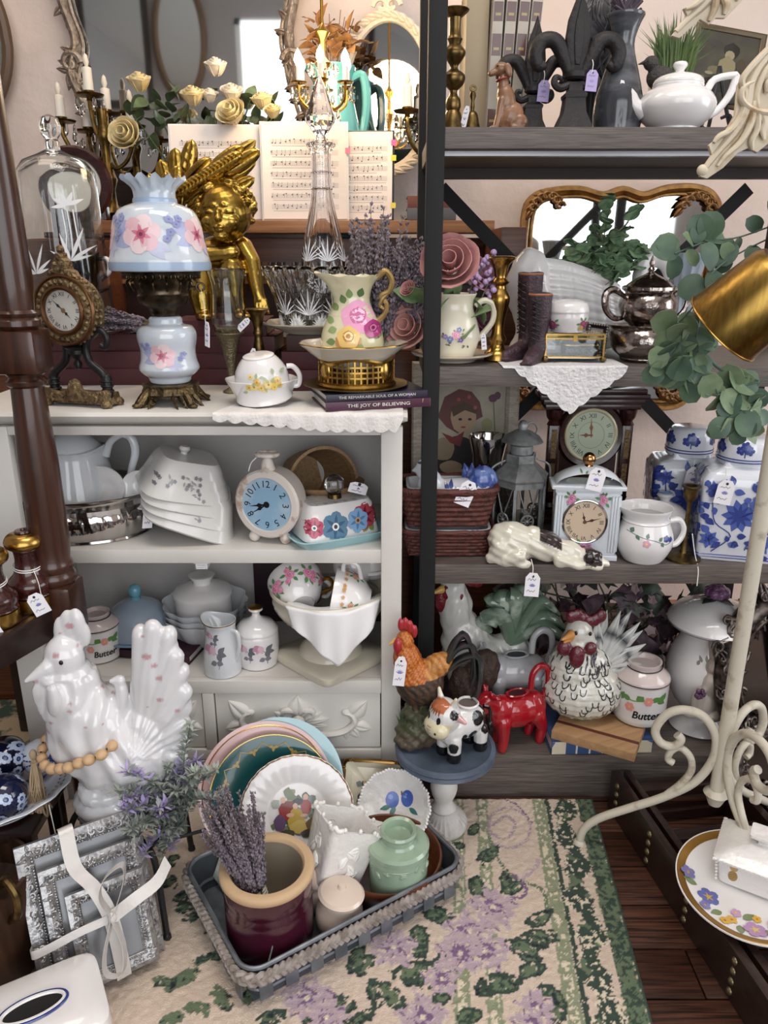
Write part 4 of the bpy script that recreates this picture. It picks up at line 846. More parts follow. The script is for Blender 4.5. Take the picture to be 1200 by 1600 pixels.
# blue dial clock
t = T('table_clock', 'round white table clock with a blue dial and ball feet', 'clock', 424, 846, z=ZS, rz=-14, H=125)
cwh = mat('chipped_cream', 'd9cfc6', .45, var=(30, 'b39c8e', .58, .66))
t.add('case', J(front(lathe([(0, -34), (44, -34), (50, -30), (52, 6), (53, 10), (50, 14), (42, 15), (40, 11)], 48)).mv(0, 0, 62)), cwh)
for x in (-26, 26): t.add('foot', J(ell((x, -4, 9), (9, 9, 9))), cwh)
t.add('knob', J(lathe([(0, 112), (12, 113), (9, 124), (6, 130), (6, 132), (0, 132)], 20), ring(17, 3, 28, 8).sc(1, .8, 1).mv(0, 0, 136), box(-16, 16, -2, 2, 134, 138)), cwh)
dl = t.add('dial', disc_front(41, 0).mv(0, -12, 62), mat('dial_blue', '8fb4cf', .35, var=(14, 'b5c9d6', .45, .62)))
decal(t, dl, numerals(0, 62, 31, 15, '22262a', ARAB)+hand(0, 62, 262, 30, 3, '181818')+hand(0, 62, 240, 32, 2.4, '181818')+[(circ(0, 62, 5), '181818')], 'numerals_and_hands')
t.add('tag_string', tube([(-14, -10, 132), (-22, -12, 124), (-26, -14, 112)], .8, 5, sm=3), mat('string', 'f0eee8', .8))
# chip basket on its side
bas = mat('splint', '9a7a55', .65, grain=(2, 160, '7d6040', .2)); bas2 = mat('splint_pale', 'b08f68', .65, grain=(2, 160, '8e6f4c', .2))
t = T('splint_basket', 'round woven splint basket lying on its side behind the butter dish', 'basket', 500, Y=1.65, z=ZS+.082, rot=(84, 0, 28))
sl = t.data(thick(sheet(lambda u, v: ((36+20*v)*math.cos((u-.5)*.42), (36+20*v)*math.sin((u-.5)*.42), -70+80*v), 4, 6), 1.2), bas, name='splint')
for i in range(16): t.link('splint', sl, m4=Matrix.Rotation(2*PI*i/16, 4, 'Z'))
t.add('bottom', lathe([(0, -70), (37, -70), (37, -67), (0, -67)], 32), bas2)
for z, r in ((-50, 42.6), (-28, 47.6), (-8, 52.4)): t.add('weaver', lathe([(r, z-8), (r+1.5, z-8), (r+4, z+8), (r+3, z+8)], 48, mod=lambda a, r, z: (r*(1+.02*math.cos(8*a)), z)), bas2)
t.add('rim', J(lathe([(53, 4), (58, 4), (60, 14), (55, 14), (53, 4)], 48)), bas2)
t.add('handle', tube([(57*math.cos(a), 0, 10+70*math.sin(a)) for a in np.linspace(0, PI, 20)], 7, 6, flat=.25), bas)
# floral butter dish
t = T('butter_dish', 'flowered butter dish with a glass knob on a turquoise tray', 'butter dish', 524, 838, z=ZS, rz=27, H=None)
turq = mat('turquoise_glaze', '9fc9cf', .2, coat=.5)
t.add('tray', sq_loft([(66, 44, 0), (70, 47, 4), (80, 55, 14), (78, 53, 15), (66, 43, 8), (.01, .01, 8)], 48, 5), turq)
ld = t.add('lid', sq_loft([(63, 40, 10), (62, 39, 14), (54, 31, 54), (50, 27, 59), (.01, .01, 60)], 48, 6), porc)
t.add('knob', J(lathe([(0, 66), (10, 68), (15, 76), (14, 86), (8, 92), (0, 95)], 20, mod=lambda a, r, z: (r*(1+.1*math.cos(8*a)), z))), crystal); t.add('knob_seat', lathe([(0, 60), (11, 60), (10, 66), (0, 67)], 20), brass_old)
def bigf(x, z, r, c, cd, cc='f2efe8'):
    o = [(circ(x+r*.56*math.cos(R(a)), z+r*.56*math.sin(R(a)), r*.44, 9), c) for a in range(20, 380, 60)]+[(leafp(x, z, r*.8, r*.12, a), cd) for a in range(20, 380, 60)]; return o+[(circ(x, z, r*.26, 10), cc), (circ(x, z, r*.14, 8), '3a3f52')]
sh = [(leafp(-20, 18, 22, 6, 80), '8aa45a'), (leafp(30, 14, 18, 6, 60), '7d9a50'), (leafp(48, 14, 16, 5, 120), '7d9a50')]+bigf(-48, 30, 15, 'c0506a', '8f2f4a')+bigf(-15, 28, 22, '5a84a0', '3a5f80')+bigf(22, 32, 18, '7fa8cf', '4f7fae', 'c99a6a')
decal(t, ld, sh, ang=0); decal(t, ld, bigf(-18, 36, 20, 'a83a4e', '6f1f30', '4a2a30')+bigf(16, 30, 14, '8f7fa0', '665a80')+[(leafp(0, 14, 16, 5, 100), '7d9a50')], ang=90); decal(t, ld, bigf(34, 36, 20, 'b0404f', '6f1f30', '4a2a30'), ang=0)
sh = [(p, 'b9c0c0', 0) for x in range(-40, 50, 16) for p in strokep([(x, -24), (x, 24)], 6, 0)]+[(p, 'c9cfce', 0) for y in range(-18, 24, 12) for p in strokep([(-46, y), (46, y)], 4, 0)]
decal(t, ld, sh, 'plaid_top', mode='top'); tag_on(t, 30, -16, 66, 32, 16, 20, 0)
# ================================================================== cabinet, lower shelf
ZL = .336
gt = lambda r, z, w=1.2: ring(r, w, 40, 6).mv(0, 0, z)
def butter_keeper(px, py, z, s_, label, rz=0, name='butter_keeper'):
    t = T(name, label, 'butter crock', px, py, z=z, rz=rz)
    b_ = t.add('crock', lathe([(0, 0), (35, 0), (39, 3), (40, 10), (40, 58), (37, 58), (36, 12), (0, 6)], 40, sm=0).sc(s_), porc)
    t.add('lid', lathe([(0, 60), (40, 58), (41, 62), (39, 66), (28, 74), (24, 77), (26, 84), (23, 84), (19, 78), (0, 76)], 40).sc(s_), mat('lid_blush', 'd8c8c4', .15, coat=.4))
    t.add('black_line', J(gt(40.6*s_, 61*s_, .9)), mat('line_black', '1a1a1e', .3)); t.add('black_line', gt(26.6*s_, 77*s_, .8), mat('line_black'))
    sh = [(p, '6f9a58', 0) for p in strokep([(-28, 44), (-12, 40), (4, 42), (24, 44)], 1.6)]+[(leafp(x, zz, 13, 4, a), '5f8f4c') for x, zz, a in ((-28, 36, 70), (-14, 40, 160), (-6, 42, 30), (6, 42, 150), (16, 42, 20), (24, 44, -40), (28, 40, 60))]
    sh += flower(-14, 30, 7, 'e39a90', 'e8c070', 6)+flower(12, 42, 7, 'e39a90', 'e8c070', 6)
    sh += [(p, c, 0) for p, c, *_ in text('Butter', 10, 20, 15, '1c1c20', shear=.15, bold=.35)]
    decal(t, b_, [([(u*s_, v_*s_) for u, v_ in x[0]],)+tuple(x[1:]) for x in sh], 'flowers_and_lettering')
    return t
t = butter_keeper(158, 1024, ZL+.001, .8, 'butter crock with painted flowers behind the white ceramic rooster', rz=18)
book('book', 'plum book lying under the pale blue butter dome', .2, .2, .02, mat('plum_dark', '3a1526', .45), 232, Y=1.535, z=ZL+.001, rz=-12, pages=paper_white); t = T('butter_dome', 'pale blue round butter dome with a turquoise ball knob', 'butter dish', 218, Y=1.62, z=ZL+.022)
blu = mat('pale_blue_glaze', 'a9b9cb', .15, coat=.5)
t.add('plate', lathe([(0, 0), (44, 0), (50, 4), (62, 8), (61, 10), (46, 6), (0, 5)], 40), mat('steel_blue_glaze', '7d98b4', .2, coat=.4))
t.add('dome', lathe([(52, 8), (51, 14), (46, 30), (34, 44), (16, 52), (8, 54), (0, 55)], 44, sm=3), blu); t.add('knob', J(lathe([(0, 52), (8, 53), (7, 58), (0, 60)], 20), ell((0, 0, 66), 10)), mat('turq_knob', '6fb0c4', .15, coat=.5))
def scal(n, amp): return lambda a, r, z: (r*(1+amp*abs(math.cos(n*a/2))*(r > 40)), z)
for i, (zz, s_) in enumerate(((0, 1.0), (.014, 1.0), (.028, 1.02))):
    t = T('scalloped_bowl', ['lowest of the white scalloped bowls under the lidded pot', 'middle of the white scalloped bowls under the lidded pot', 'uppermost white scalloped bowl, holding the lidded pot'][i], 'bowl', 324, Y=1.635, z=ZL+zz, group='nested scalloped bowls')
    t.add('bowl', lathe([(0, 0), (30, 0), (34, 3), (48, 18), (58, 40), (60, 44), (57, 42), (44, 18), (32, 7), (0, 6)], 64, mod=scal(10, .08)).sc(s_), porc_cool)
t = T('lidded_pot', 'plain white lidded pot resting in the scalloped bowls', 'casserole', 321, Y=1.63, z=ZL+.045)
t.add('pot', lathe([(0, 0), (36, 0), (41, 4), (43, 20), (43, 46), (40, 46), (40, 8), (0, 6)], 44), porc); t.add('lid', lathe([(0, 46), (45, 46), (45, 50), (40, 55), (22, 60), (14, 62), (14, 66), (20, 74), (16, 75), (0, 70)], 44), porc)
def mauve_rose(x, z, s_=1):
    o = [(leafp(x+8*s_, z-4*s_, 13*s_, 4*s_, a), '6a6a72') for a in (-70, -20, 40)]+[(p, '77777e', 0) for p in strokep([(x, z), (x+10*s_, z-10*s_), (x+9*s_, z-26*s_)], .9)]
    o += [(leafp(x+6*s_, z-16*s_, 10*s_, 4*s_, a), '7d7d86') for a in (200, 340)]
    return o+[(leafp(x-2*s_, z+6*s_, 14*s_, 5*s_, a), c) for a, c in ((250, 'c9a0b4'), (215, 'b98aa2'), (290, 'd6b2c2'))]
t = T('creamer', 'small pale creamer painted with mauve roses', 'creamer', 349, 1047, z=ZL+.001, rz=-30)
b_ = t.add('body', lathe([(0, 0), (26, 0), (29, 4), (29, 22), (25, 48), (23, 66), (25, 76), (23, 76), (21, 66), (0, 30)], 40, sm=3, mod=lambda a, r, z: (r*(1+.32*max(0, -math.cos(a))**5*max(0, (z-52)/24)), z+4*max(0, -math.cos(a))**5*max(0, (z-52)/24))), porc_cool)
t.add('handle', handle([(22, 0, 66), (34, 0, 64), (36, 0, 44), (27, 0, 20)], 3), porc_cool); t.add('gilt_rim', tube([(25*(1+.32*max(0, -math.cos(a))**5)*math.cos(a), 25*(1+.32*max(0, -math.cos(a))**5)*math.sin(a), 76+4*max(0, -math.cos(a))**5) for a in np.linspace(0, 2*PI, 41)[:-1]], .7, 5, closed=True), gold)
decal(t, b_, mauve_rose(-8, 42)+mauve_rose(-10, 62, .6), ang=30)
t = T('sugar_bowl', 'lidded sugar bowl painted with mauve roses beside the creamer', 'sugar bowl', 404, 1034, z=ZL+.001)
b_ = t.add('bowl', lathe([(0, 0), (26, 0), (30, 4), (33, 22), (33, 44), (31, 50), (28, 50), (0, 20)], 40, sm=2), porc); decal(t, b_, mauve_rose(-14, 34, .8)+mauve_rose(10, 34, .9))
t.add('lid', lathe([(33, 50), (33, 53), (24, 62), (10, 68), (6, 72), (6, 76), (11, 80), (10, 83), (0, 84)], 40), porc); t.add('gilt_cap', lathe([(10, 82), (11, 84), (0, 85.5)], 24), gold)
t = T('serving_tray', 'dark purple tray standing against the cabinet back', 'tray', 500, Y=1.725, z=ZL+.001, rot=(-3, 0, 0), k=1); t.kz = 1
t.add('tray', box(-.16, .16, 0, .012, 0, .25, .004), mat('aubergine', '2a1620', .4))
t = T('pedestal_bowl', 'cream footed bowl on a square plinth filled with teacups', 'bowl', 517, Y=1.54, z=ZL+.001); t.kz *= .93
ped = mat('pedestal_cream', 'd3cbb8', .2, coat=.4)
t.add('plinth', J(sq_loft([(64, 64, 0), (66, 66, 4), (66, 66, 12), (60, 60, 17), (.01, .01, 17)], 48, 9).rot(0, 0, 45), lathe([(50, 16), (48, 22), (40, 30), (30, 38), (26, 46), (30, 52)], 40, sm=2)), ped)
t.add('bowl', lathe([(0, 48), (30, 50), (48, 56), (72, 76), (84, 94), (86, 102), (80, 110), (88, 114), (90, 118), (86, 120), (76, 108), (80, 100), (68, 80), (44, 62), (0, 56)], 72, sm=2, mod=lambda a, r, z: (r*(1+.012*math.cos(30*a)*(z < 100)), z)), ped)
kb = t.k; bl = t.loc
def in_bowl(dx, dy, dz): return (bl.x+dx*kb, bl.y+dy*kb, bl.z+dz*kb)
def cup(label, at, rot, deco, c=porc, s_=1, gr='teacups in the footed bowl', rim=None):
    t = T('teacup', label, 'teacup', at=at, rot=rot, group=gr, k=kb); t.kz = kb
    b_ = t.add('cup', lathe([(0, 3), (14, 3), (16, 0), (18, 3), (26, 10), (34, 26), (38, 46), (36.5, 46), (32, 27), (24, 13), (0, 8)], 36, sm=2).sc(s_), c)
    t.add('handle', handle([(34, 0, 40), (48, 0, 40), (48, 0, 24), (30, 0, 16)], 3).sc(s_), rim or c)
    if deco:
        for a in (0, 90, 180, 270): decal(t, b_, deco, ang=a)
    return t
lines = [(p, '2a2a2e', 0) for x in range(-14, 16, 4) for p in strokep([(x, 18), (x+1, 32)], 1.4, 0)]
cup('white teacup with black strokes, upside down at the back of the footed bowl', in_bowl(-38, 20, 158), (165, 20, 0), lines, s_=1.05)
cup('teacup with a red floral band lying at the back of the footed bowl', in_bowl(26, 2, 134), (-62, 0, -25), [x for i in range(-3, 4) for x in flower(i*8, 34, 4, 'a04a55', 'd8a0a0')], s_=1.0)
cup('second red banded teacup, nested behind the first in the footed bowl', in_bowl(46, 18, 138), (-62, 10, -40), [x for i in range(-3, 4) for x in flower(i*8, 34, 4, '8f4048', 'd8a0a0')], s_=.98)
cup('teacup with pink roses on a dark band lying in the footed bowl', in_bowl(-36, -40, 112), (-68, 0, 20), spray(-14, 30, 12, seed=2)+spray(12, 28, 13, seed=3), rim=gold, s_=1.1)
cup('pale teacup with orange floral border on its side in front of the footed bowl cups', in_bowl(62, -30, 112), (10, -80, -12), spray(0, 26, 11, ('d89a80', 'b8705a', 'e8c0a8'), seed=5)+[x for i in range(-3, 4) for x in flower(i*9, 40, 3, 'c89a60', 'b8705a')], s_=1.15)
t = T('napkin', 'folded white napkin draped over the front of the footed bowl', 'napkin', at=in_bowl(0, 0, 0), k=kb); t.kz = kb
def nap(u, v):
    x = -58+u*140; d = v; w = 1-abs(u-.56)*1.9
    drop = max(0, (d-.25))*(42+78*max(0, w)); xx = x*(1-.18*d*(1 if d > .25 else 0))
    r_ = 91+3*math.sin(u*22)*d+2*math.sin(u*9+3); yy = -math.sqrt(max(400, r_*r_-xx*xx))
    if d < .25: return (x, yy+(1-d/.25)*34, 124-8*(1-d/.25)+1.5*math.sin(u*16))
    return (xx, yy-2-4*max(0, w)*d, 124-drop*.92)
t.add('cloth', thick(sheet(nap, 40, 24), .9), linen, ang=180)
# ================================================================== rack, second shelf
Z2 = .998
t = T('saucer', 'white saucer with painted flowers under the small pitcher', 'saucer', 706, Y=1.565, z=Z2)
s_ = t.add('plate', lathe([(0, 0), (34, 0), (38, 3), (60, 10), (63, 13), (61, 14), (38, 7), (0, 5)], 48, sm=2), cream); decal(t, s_, spray(44, -14, 10, seed=8)+spray(-40, -20, 10, seed=9), mode='top')
t.add('gilt_rim', ring(62.5, .8, 48, 5).mv(0, 0, 13.4), gold)
t = T('flower_jug', 'small ivory jug with a tiny flower spray on the saucer', 'pitcher', 706, Y=1.565, z=Z2+.006, H=100)
b_ = t.add('body', lathe([(0, 0), (30, 0), (34, 4), (41, 26), (42, 42), (37, 62), (31, 78), (31, 90), (36, 100), (34, 100), (29, 88), (28, 78), (0, 40)], 44, sm=3), ivory)
t.add('handle', J(handle([(34, 0, 82), (48, 0, 90), (62, 0, 82), (62, 0, 58), (46, 0, 36), (38, 0, 28)], [4, 5, 5, 4.5, 5, 4]), ell((46, 0, 34), (6, 4, 6))), ivory)
q = random.Random(3); sh = [(leafp(q.uniform(-20, 20), 38+q.uniform(-16, 12), 5, 1.3, q.uniform(0, 360)), q.choice(['7d8a6a', '5f5a60', '8f8a70'])) for i in range(22)]+rosep(2, 40, 6)+flower(-7, 34, 5, '6f86c0')+flower(9, 33, 4, '7a6ab0')+flower(-14, 38, 4, '9a86c0')+flower(6, 48, 4, '6f86c0')
decal(t, b_, sh); tag_on(t, 50, -6, 14, 8, 26, -6)
t = T('rose_bouquet', 'dusty pink silk roses with lilac sprigs standing in the small jug', 'bouquet', 706, Y=1.565, z=Z2+.075)
pk = mat('rose_dusty', 'c08a86', .7, var=(30, 'a86f70', .4, .7)); pk2 = mat('rose_mauve', 'b5808e', .7); lil = mat('lilac', 'b9a0c8', .7)
for i, (x, y, z, r, m_, rx, ry) in enumerate([(-4, -14, 82, 40, pk, 62, -12), (34, 30, 66, 28, pk2, 60, 40), (-60, 34, -14, 34, mat('rose_blush', 'd09a92', .7), 70, -30), (42, 34, 4, 24, mat('rose_plum', 'a0607c', .7), 80, 40), (-66, -4, 50, 12, pk, 60, -40)]):
    t.add('blossom', rose3d(r, i).rot(rx, 0, ry).mv(x, y, z), m_, ang=80)
lf = t.data(thick(leaf3d(46, 17), .8), mat('leaf_bright', '5f7a52', .5, var=(40, '88a070', .4, .7)), name='leaf', ang=80)
for i in range(16):
    a = q.uniform(0, 360); t.link('leaf', lf, m4=Matrix.Translation((q.uniform(-50, 50), q.uniform(-8, 20), q.uniform(-10, 70))) @ Euler((q.uniform(-1, 1), q.uniform(-1.4, .2), R(a))).to_matrix().to_4x4())
bl_ = []
for i in range(46): x, z = q.uniform(26, 66), q.uniform(40, 108); bl_.append(ell((x, q.uniform(-4, 14), z), q.uniform(2.5, 5), n=6)); 
t.add('sprigs', J(*bl_), lil); t.add('stems', J(*[tube([(q.uniform(-8, 8), 0, -50), (x*.5, 0, 0), (x, 2, z)], 1, 5, sm=4) for x, z in ((-4, 80), (30, 60), (44, 90), (58, 70), (-50, 60), (44, 10), (-40, -10))]), stemm)
t = T('lavender_bunch', 'dried lavender leaning behind the black post beside the rose jug', 'dried flowers', 668, Y=1.60, z=Z2+.002, rot=(0, -10, 0)); lav_bunch(t, 56, 195, 34, 21, base=5, spike=.5, fl=4.2)
t = T('candlestick', 'polished brass candlestick between the rose jug and the boots', 'candlestick', 776, 563, z=Z2, H=166)
t.add('stick', lathe([(0, 0), (20, 0), (22, 5), (19, 14), (12, 20), (11, 28), (14, 34), (11, 40), (9, 50), (10, 66), (15, 88), (16, 100), (10, 112), (9, 118), (15, 124), (9, 130), (10, 138), (13, 150), (22, 158), (22, 162), (10, 163), (9, 150), (0, 148)], 32, sm=2), brass)
t = T('hooded_figurine', 'white glazed hooded figurine standing behind the boots', 'figurine', 820, Y=1.70, z=Z2, H=165)
t.add('figure', lathe([(0, 0), (26, 0), (28, 6), (20, 24), (17, 46), (24, 64), (32, 84), (35, 104), (33, 124), (27, 142), (18, 156), (8, 163), (0, 165)], 40, sm=3).sc(1, .8, 1).push(lambda x, y, z: 1.6*math.sin(x*.25)*math.sin(z*.15)), porc)
def boot(t, H_, w):
    B = chain([(0, 0, H_, w), (1, 0, H_*.7, w*.95), (0, 0, H_*.38, w*.72), (2, 0, H_*.2, w*.8)])+chain([(2, 0, H_*.16, w*.75), (-w*1.4, 0, H_*.1, w*.62), (-w*2.4, 0, H_*.07, w*.42)])+[box(-w*2.9, w*.9, -w*.55, w*.55, 0, 4), box(-w*.2, w*.9, -w*.5, w*.5, 0, H_*.1)]
    b_ = blob(B, 1.8, 3); b_.V[:, 2] = np.minimum(b_.V[:, 2], H_+.25*np.abs(b_.V[:, 0]))
    lea = mat('boot_leather', '33222a', .45, var=(40, '4a333c', .45, .65), bump=(220, .5, .004)); t.add('boot', b_, lea)
    t.add('cuff', ring(w*.92, 2.2, 24, 6).sc(1, .95, 1).mv(0, 0, H_+1), mat('boot_lining', 'a06a4a', .6))
    lc = []
    for i in range(8):
        u = i/7; z = H_*(.32+.55*u); x = -w*(.78+.16*u); lc += [tube([(x, -w*.4, z), (x-2, 0, z+4), (x, w*.4, z+7)], 1.1, 5, sm=3), tube([(x, w*.4, z), (x-2, 0, z+4), (x, -w*.4, z+7)], 1.1, 5, sm=3)]
    t.add('laces', J(*lc), mat('lace_dark', '1e1418', .5))
    t.add('button', ell((w*.6, -w*.75, H_*.9), 2.6, n=8), mat('pearl', 'e6e0da', .3))
t = T('boot_figurine', 'tall dark laced boot ornament with a scalloped top, the rear one', 'figurine', 822, Y=1.595, z=Z2, rz=38, H=135, group='laced boot ornaments'); boot(t, 132, 20)
t = T('boot_figurine', 'shorter dark laced boot ornament with a folded cuff, the front one', 'figurine', 838, Y=1.54, z=Z2+.002, rz=62, H=108, group='laced boot ornaments'); boot(t, 104, 19)
# lace mat hanging over the edge
t = T('lace_mat', 'white embroidered lace mat hanging to a point over the rack shelf edge', 'doily', 882, Y=1.487, z=Z2)
def lm(u, v):
    x = -98+196*u; s_ = v*160
    sc_ = 3*abs(math.sin(u*PI*11)); L = 70-70*abs(x-12)/92
    if s_ < 88: return (x*(1), 88-s_-4, 1+.4*math.sin(x*.1))
    q_ = (s_-88)/72; d = q_*max(3, L+sc_*1.3+4); return (x+(x-12)*-.02*q_, -5-1.2*math.sin(x*.12)*q_, 1-d)
t.add('cloth', sheet(lm, 132, 40), mat('lace_white', 'e9e6e6', .85, bump=(130, .8, .006)), ang=180)
# glass box with its trinket box, jar on top
def glassbox(t, w, d, h):
    e = []
    for x in (-w/2, w/2):
        for y in (-d/2, d/2): e.append(box(x-1.4, x+1.4, y-1.4, y+1.4, 8, 8+h))
    for z in (8, 8+h-6, 8+h):
        for y in (-d/2, d/2): e.append(box(-w/2, w/2, y-1.2, y+1.2, z-1.2, z+1.2))
        for x in (-w/2, w/2): e.append(box(x-1.2, x+1.2, -d/2, d/2, z-1.2, z+1.2))
    t.add('brass_frame', J(*e, box(-3, 3, -d/2-2, -d/2, h-2, h+8)), brass); t.add('base', box(-w/2, w/2, -d/2, d/2, 6, 9), chrome)
    for s_ in (-1, 1): t.add('glass_pane', box(-w/2, w/2, s_*d/2-.3, s_*d/2+.3, 9, h+2), glass); t.add('glass_pane', box(s_*w/2-.3, s_*w/2+.3, -d/2, d/2, 9, h+2), glass)
    t.add('glass_lid', box(-w/2, w/2, -d/2, d/2, 8+h, 9+h), glass)
    for x in (-w/2, w/2):
        for y in (-d/2, d/2): t.add('ball_foot', ell((x, y, 5), (5.5, 5.5, 5), n=10), brass_old)
t = T('glass_trinket_box', 'brass edged glass box on ball feet on the lace mat', 'trinket box', 892, 563, z=Z2+.002, rz=-3); glassbox(t, 88, 46, 34); kk = t.kz; loc_ = t.loc
t = T('porcelain_box', 'tiny porcelain box with a pansy band inside the glass box', 'trinket box', at=(loc_.x+.014, loc_.y, loc_.z+9.5*kk), k=kk); t.kz = kk
b_ = t.add('box', sq_loft([(28, 14, 0), (29, 15, 3), (29, 15, 15), (.01, .01, 15)], 32, 5), porc); t.add('lid', sq_loft([(30, 16, 16), (30, 16, 18), (26, 12, 23), (.01, .01, 24)], 32, 5), porc); t.add('hinge_band', sq_loft([(30.4, 16.4, 15), (30.4, 16.4, 16.4), (.01, .01, 16.4)], 32, 5), brass)
decal(t, b_, [x for i in range(-3, 4) for x in flower(i*7.5, 7.5, 4.5, ('6a4a5a', '8a6a50')[i % 2], 'd8b070')])
t = T('trinket_jar', 'small round lidded jar with roses standing on the glass box', 'jar', at=(loc_.x-.012, loc_.y+.002, loc_.z+44*kk), k=kk); t.kz = kk
b_ = t.add('jar', lathe([(0, 0), (22, 0), (25, 3), (31, 18), (31, 28), (28, 30), (0, 20)], 36, sm=2), porc); t.add('lid', lathe([(32, 30), (32, 33), (28, 43), (18, 48), (0, 50)], 36, sm=2), porc)
decal(t, b_, spray(18, 14, 9, ('b0507a', '8a2f5a', 'd890b0'), seed=3)+rosep(15, 8, 4, 'd8b860', 'a8803a', 'ecd8a0')+spray(-26, 14, 8, ('b0507a', '8a2f5a', 'd890b0'), seed=4), eps=.3)
t = T('photo_frame', 'tiny dark frame with pearl edging behind the glass box', 'picture frame', 926, Y=1.66, z=Z2, rot=(-12, 8, 0)); t.add('frame', rframe(34, 46, 7, 5).mv(0, 0, 26), mat('frame_wine', '3a1e1c', .4)); t.add('backing', box(-11, 11, 0, 1, 8, 44), paper_white); t.add('pearls', J(*[ell((x, -7, z), 1.5, n=6) for x, z in [(-15+i*4, 5) for i in range(9)]+[(-15+i*4, 47) for i in range(9)]+[(s_*14, 5+i*4.2) for i in range(11) for s_ in (-1, 1)]]), mat('pearl'))
# silver sugar bowl stacked on silver creamer
sil = mat('tarnished_silver', 'a79c96', .14, 1, var=(60, '5f5552', .46, .68), bump=(70, .35, .005))
t = T('silver_creamer', 'tarnished silver creamer under the silver sugar bowl', 'creamer', 1000, Y=1.575, z=Z2); t.k *= .93; t.kz *= .88
t.add('body', lathe([(0, 4), (28, 0), (34, 4), (34, 7), (46, 18), (52, 34), (48, 50), (42, 57), (45, 62), (42, 62), (0, 50)], 44, sm=2, mod=lambda a, r, z: (r*(1+.35*max(0, -math.cos(a))**8*max(0, (z-38)/24)), z)), sil)
t.add('handle', handle([(42, 0, 56), (62, 0, 60), (64, 0, 40), (48, 0, 24)], 4), sil)
kk = t.kz; loc_ = t.loc
t = T('silver_sugar_bowl', 'tarnished silver sugar bowl with a finial lid stacked on the creamer', 'sugar bowl', at=(loc_.x+.004, loc_.y, loc_.z+60*kk), k=kk); t.kz = kk
t.add('body', lathe([(0, 4), (26, 0), (30, 4), (42, 14), (50, 32), (47, 48), (40, 56), (43, 61), (40, 62), (0, 56)], 44, sm=2), sil); t.add('rim', lathe([(42, 59), (46, 62), (46, 67), (42, 69)], 44, mod=lambda a, r, z: (r*(1+.02*math.cos(30*a)), z)), sil)
t.add('lid', lathe([(42, 67), (38, 71), (26, 80), (14, 86), (6, 90), (4, 92)], 40, sm=2), sil); t.add('finial', lathe([(4, 90), (6, 96), (3, 100), (5, 106), (3, 112), (1, 118), (0, 120)], 14), sil)
t.add('handle', handle([(-44, 0, 52), (-62, -2, 62), (-76, -3, 54), (-74, -3, 30), (-58, -2, 14), (-42, 0, 14)], [4, 6, 7, 6, 5, 4]), sil); t.add('handle', handle([(44, 0, 52), (58, 4, 60), (70, 6, 52), (68, 6, 30), (54, 4, 14), (42, 0, 14)], 5), sil)
# swan planter
t = T('swan_planter', 'white ceramic swan planter with ribbed wings holding greenery', 'planter', 918, Y=1.735, z=Z2, H=165)
B = [ell((0, 0, 44), (78, 40, 44), n=20), ell((-48, 0, 66), (44, 36, 40)), ell((40, 0, 50), (46, 34, 40))]+chain([(62, 0, 50, 28), (80, 0, 84, 18), (74, 0, 118, 15), (78, 0, 142, 14), (92, 0, 152, 14), (106, 0, 144, 13), (112, 0, 130, 10), (114, 0, 116, 5)])+[ell((104, 0, 142), (17, 13, 13))]
sw = blob(B, 2.6, 4); t.add('body', sw, porc)
t.add('beak', J(cap((114, 0, 132), (117, 0, 116), 7, 3)), mat('beak_black', '1c1a1c', .3)); t.add('eye', ell((109, -11, 142), 2, n=8), mat('beak_black'))
def wingsheet(u, v):
    a = u; x = -96+150*u-18*v; z = 18+ (128-40*u**1.4)*v+8*math.sin(PI*u); y = -42-8*math.sin(PI*v)*math.sin(PI*u)+10*u*u-2.2*abs(math.sin(v*PI*8))-1.2*abs(math.sin(u*PI*9))+12*v
    return (x, y, z)
t.add('wing', thick(sheet(wingsheet, 54, 48), 4), porc, ang=60); t.add('wing', thick(sheet(wingsheet, 54, 48), 4).sc(1, -1, 1), porc, ang=60)
t = T('eucalyptus_plant', 'bushy round leaved eucalyptus growing out of the swan planter', 'plant', 930, Y=1.735, z=Z2+.12)
q = random.Random(12); lm_ = mat('euc_dark', '5d7d60', .5, var=(60, '93ac84', .42, .66)); l1 = t.data(thick(round_leaf(17, 9), .5), lm_, name='leaf', ang=80); l2 = t.data(thick(round_leaf(22, 12), .5), lm_, name='leaf', ang=80); sts = []
for i in range(22):
    a = q.uniform(0, 2*PI); L = q.uniform(50, 132); ex, ey, ez = 70*math.cos(a)*q.uniform(.4, 1), 30*math.sin(a), L*q.uniform(.5, 1)
    if i == 0: ex, ey, ez = 12, -6, 150
    if i == 1: ex, ey, ez = 44, -6, 122
    P = spline([(0, 0, -30), (ex*.4, ey*.4, ez*.55), (ex, ey, ez)], 6); sts.append(tube(P, .9, 5))
    for j in range(3, len(P)):
        for s_ in (-1, 1):
            p = P[j]; m4 = Matrix.Translation(p) @ Euler((q.uniform(-.9, .9), q.uniform(-1.0, .5), a+s_*q.uniform(.6, 1.7))).to_matrix().to_4x4(); t.link('leaf', q.choice([l1, l2]), m4=m4)
t.add('stems', J(*sts), stemm)
t = T('fluted_vase', 'pale grey fluted vase behind the silver sugar bowl', 'vase', 1056, Y=1.78, z=Z2, H=150); t.add('vase', lathe([(0, 0), (18, 0), (22, 4), (16, 40), (20, 100), (30, 150), (28, 150), (18, 100), (0, 60)], 48, mod=lambda a, r, z: (r*(1+.05*math.cos(12*a)), z)), mat('grey_blue_glass', '9aa4b0', .15, coat=.3))
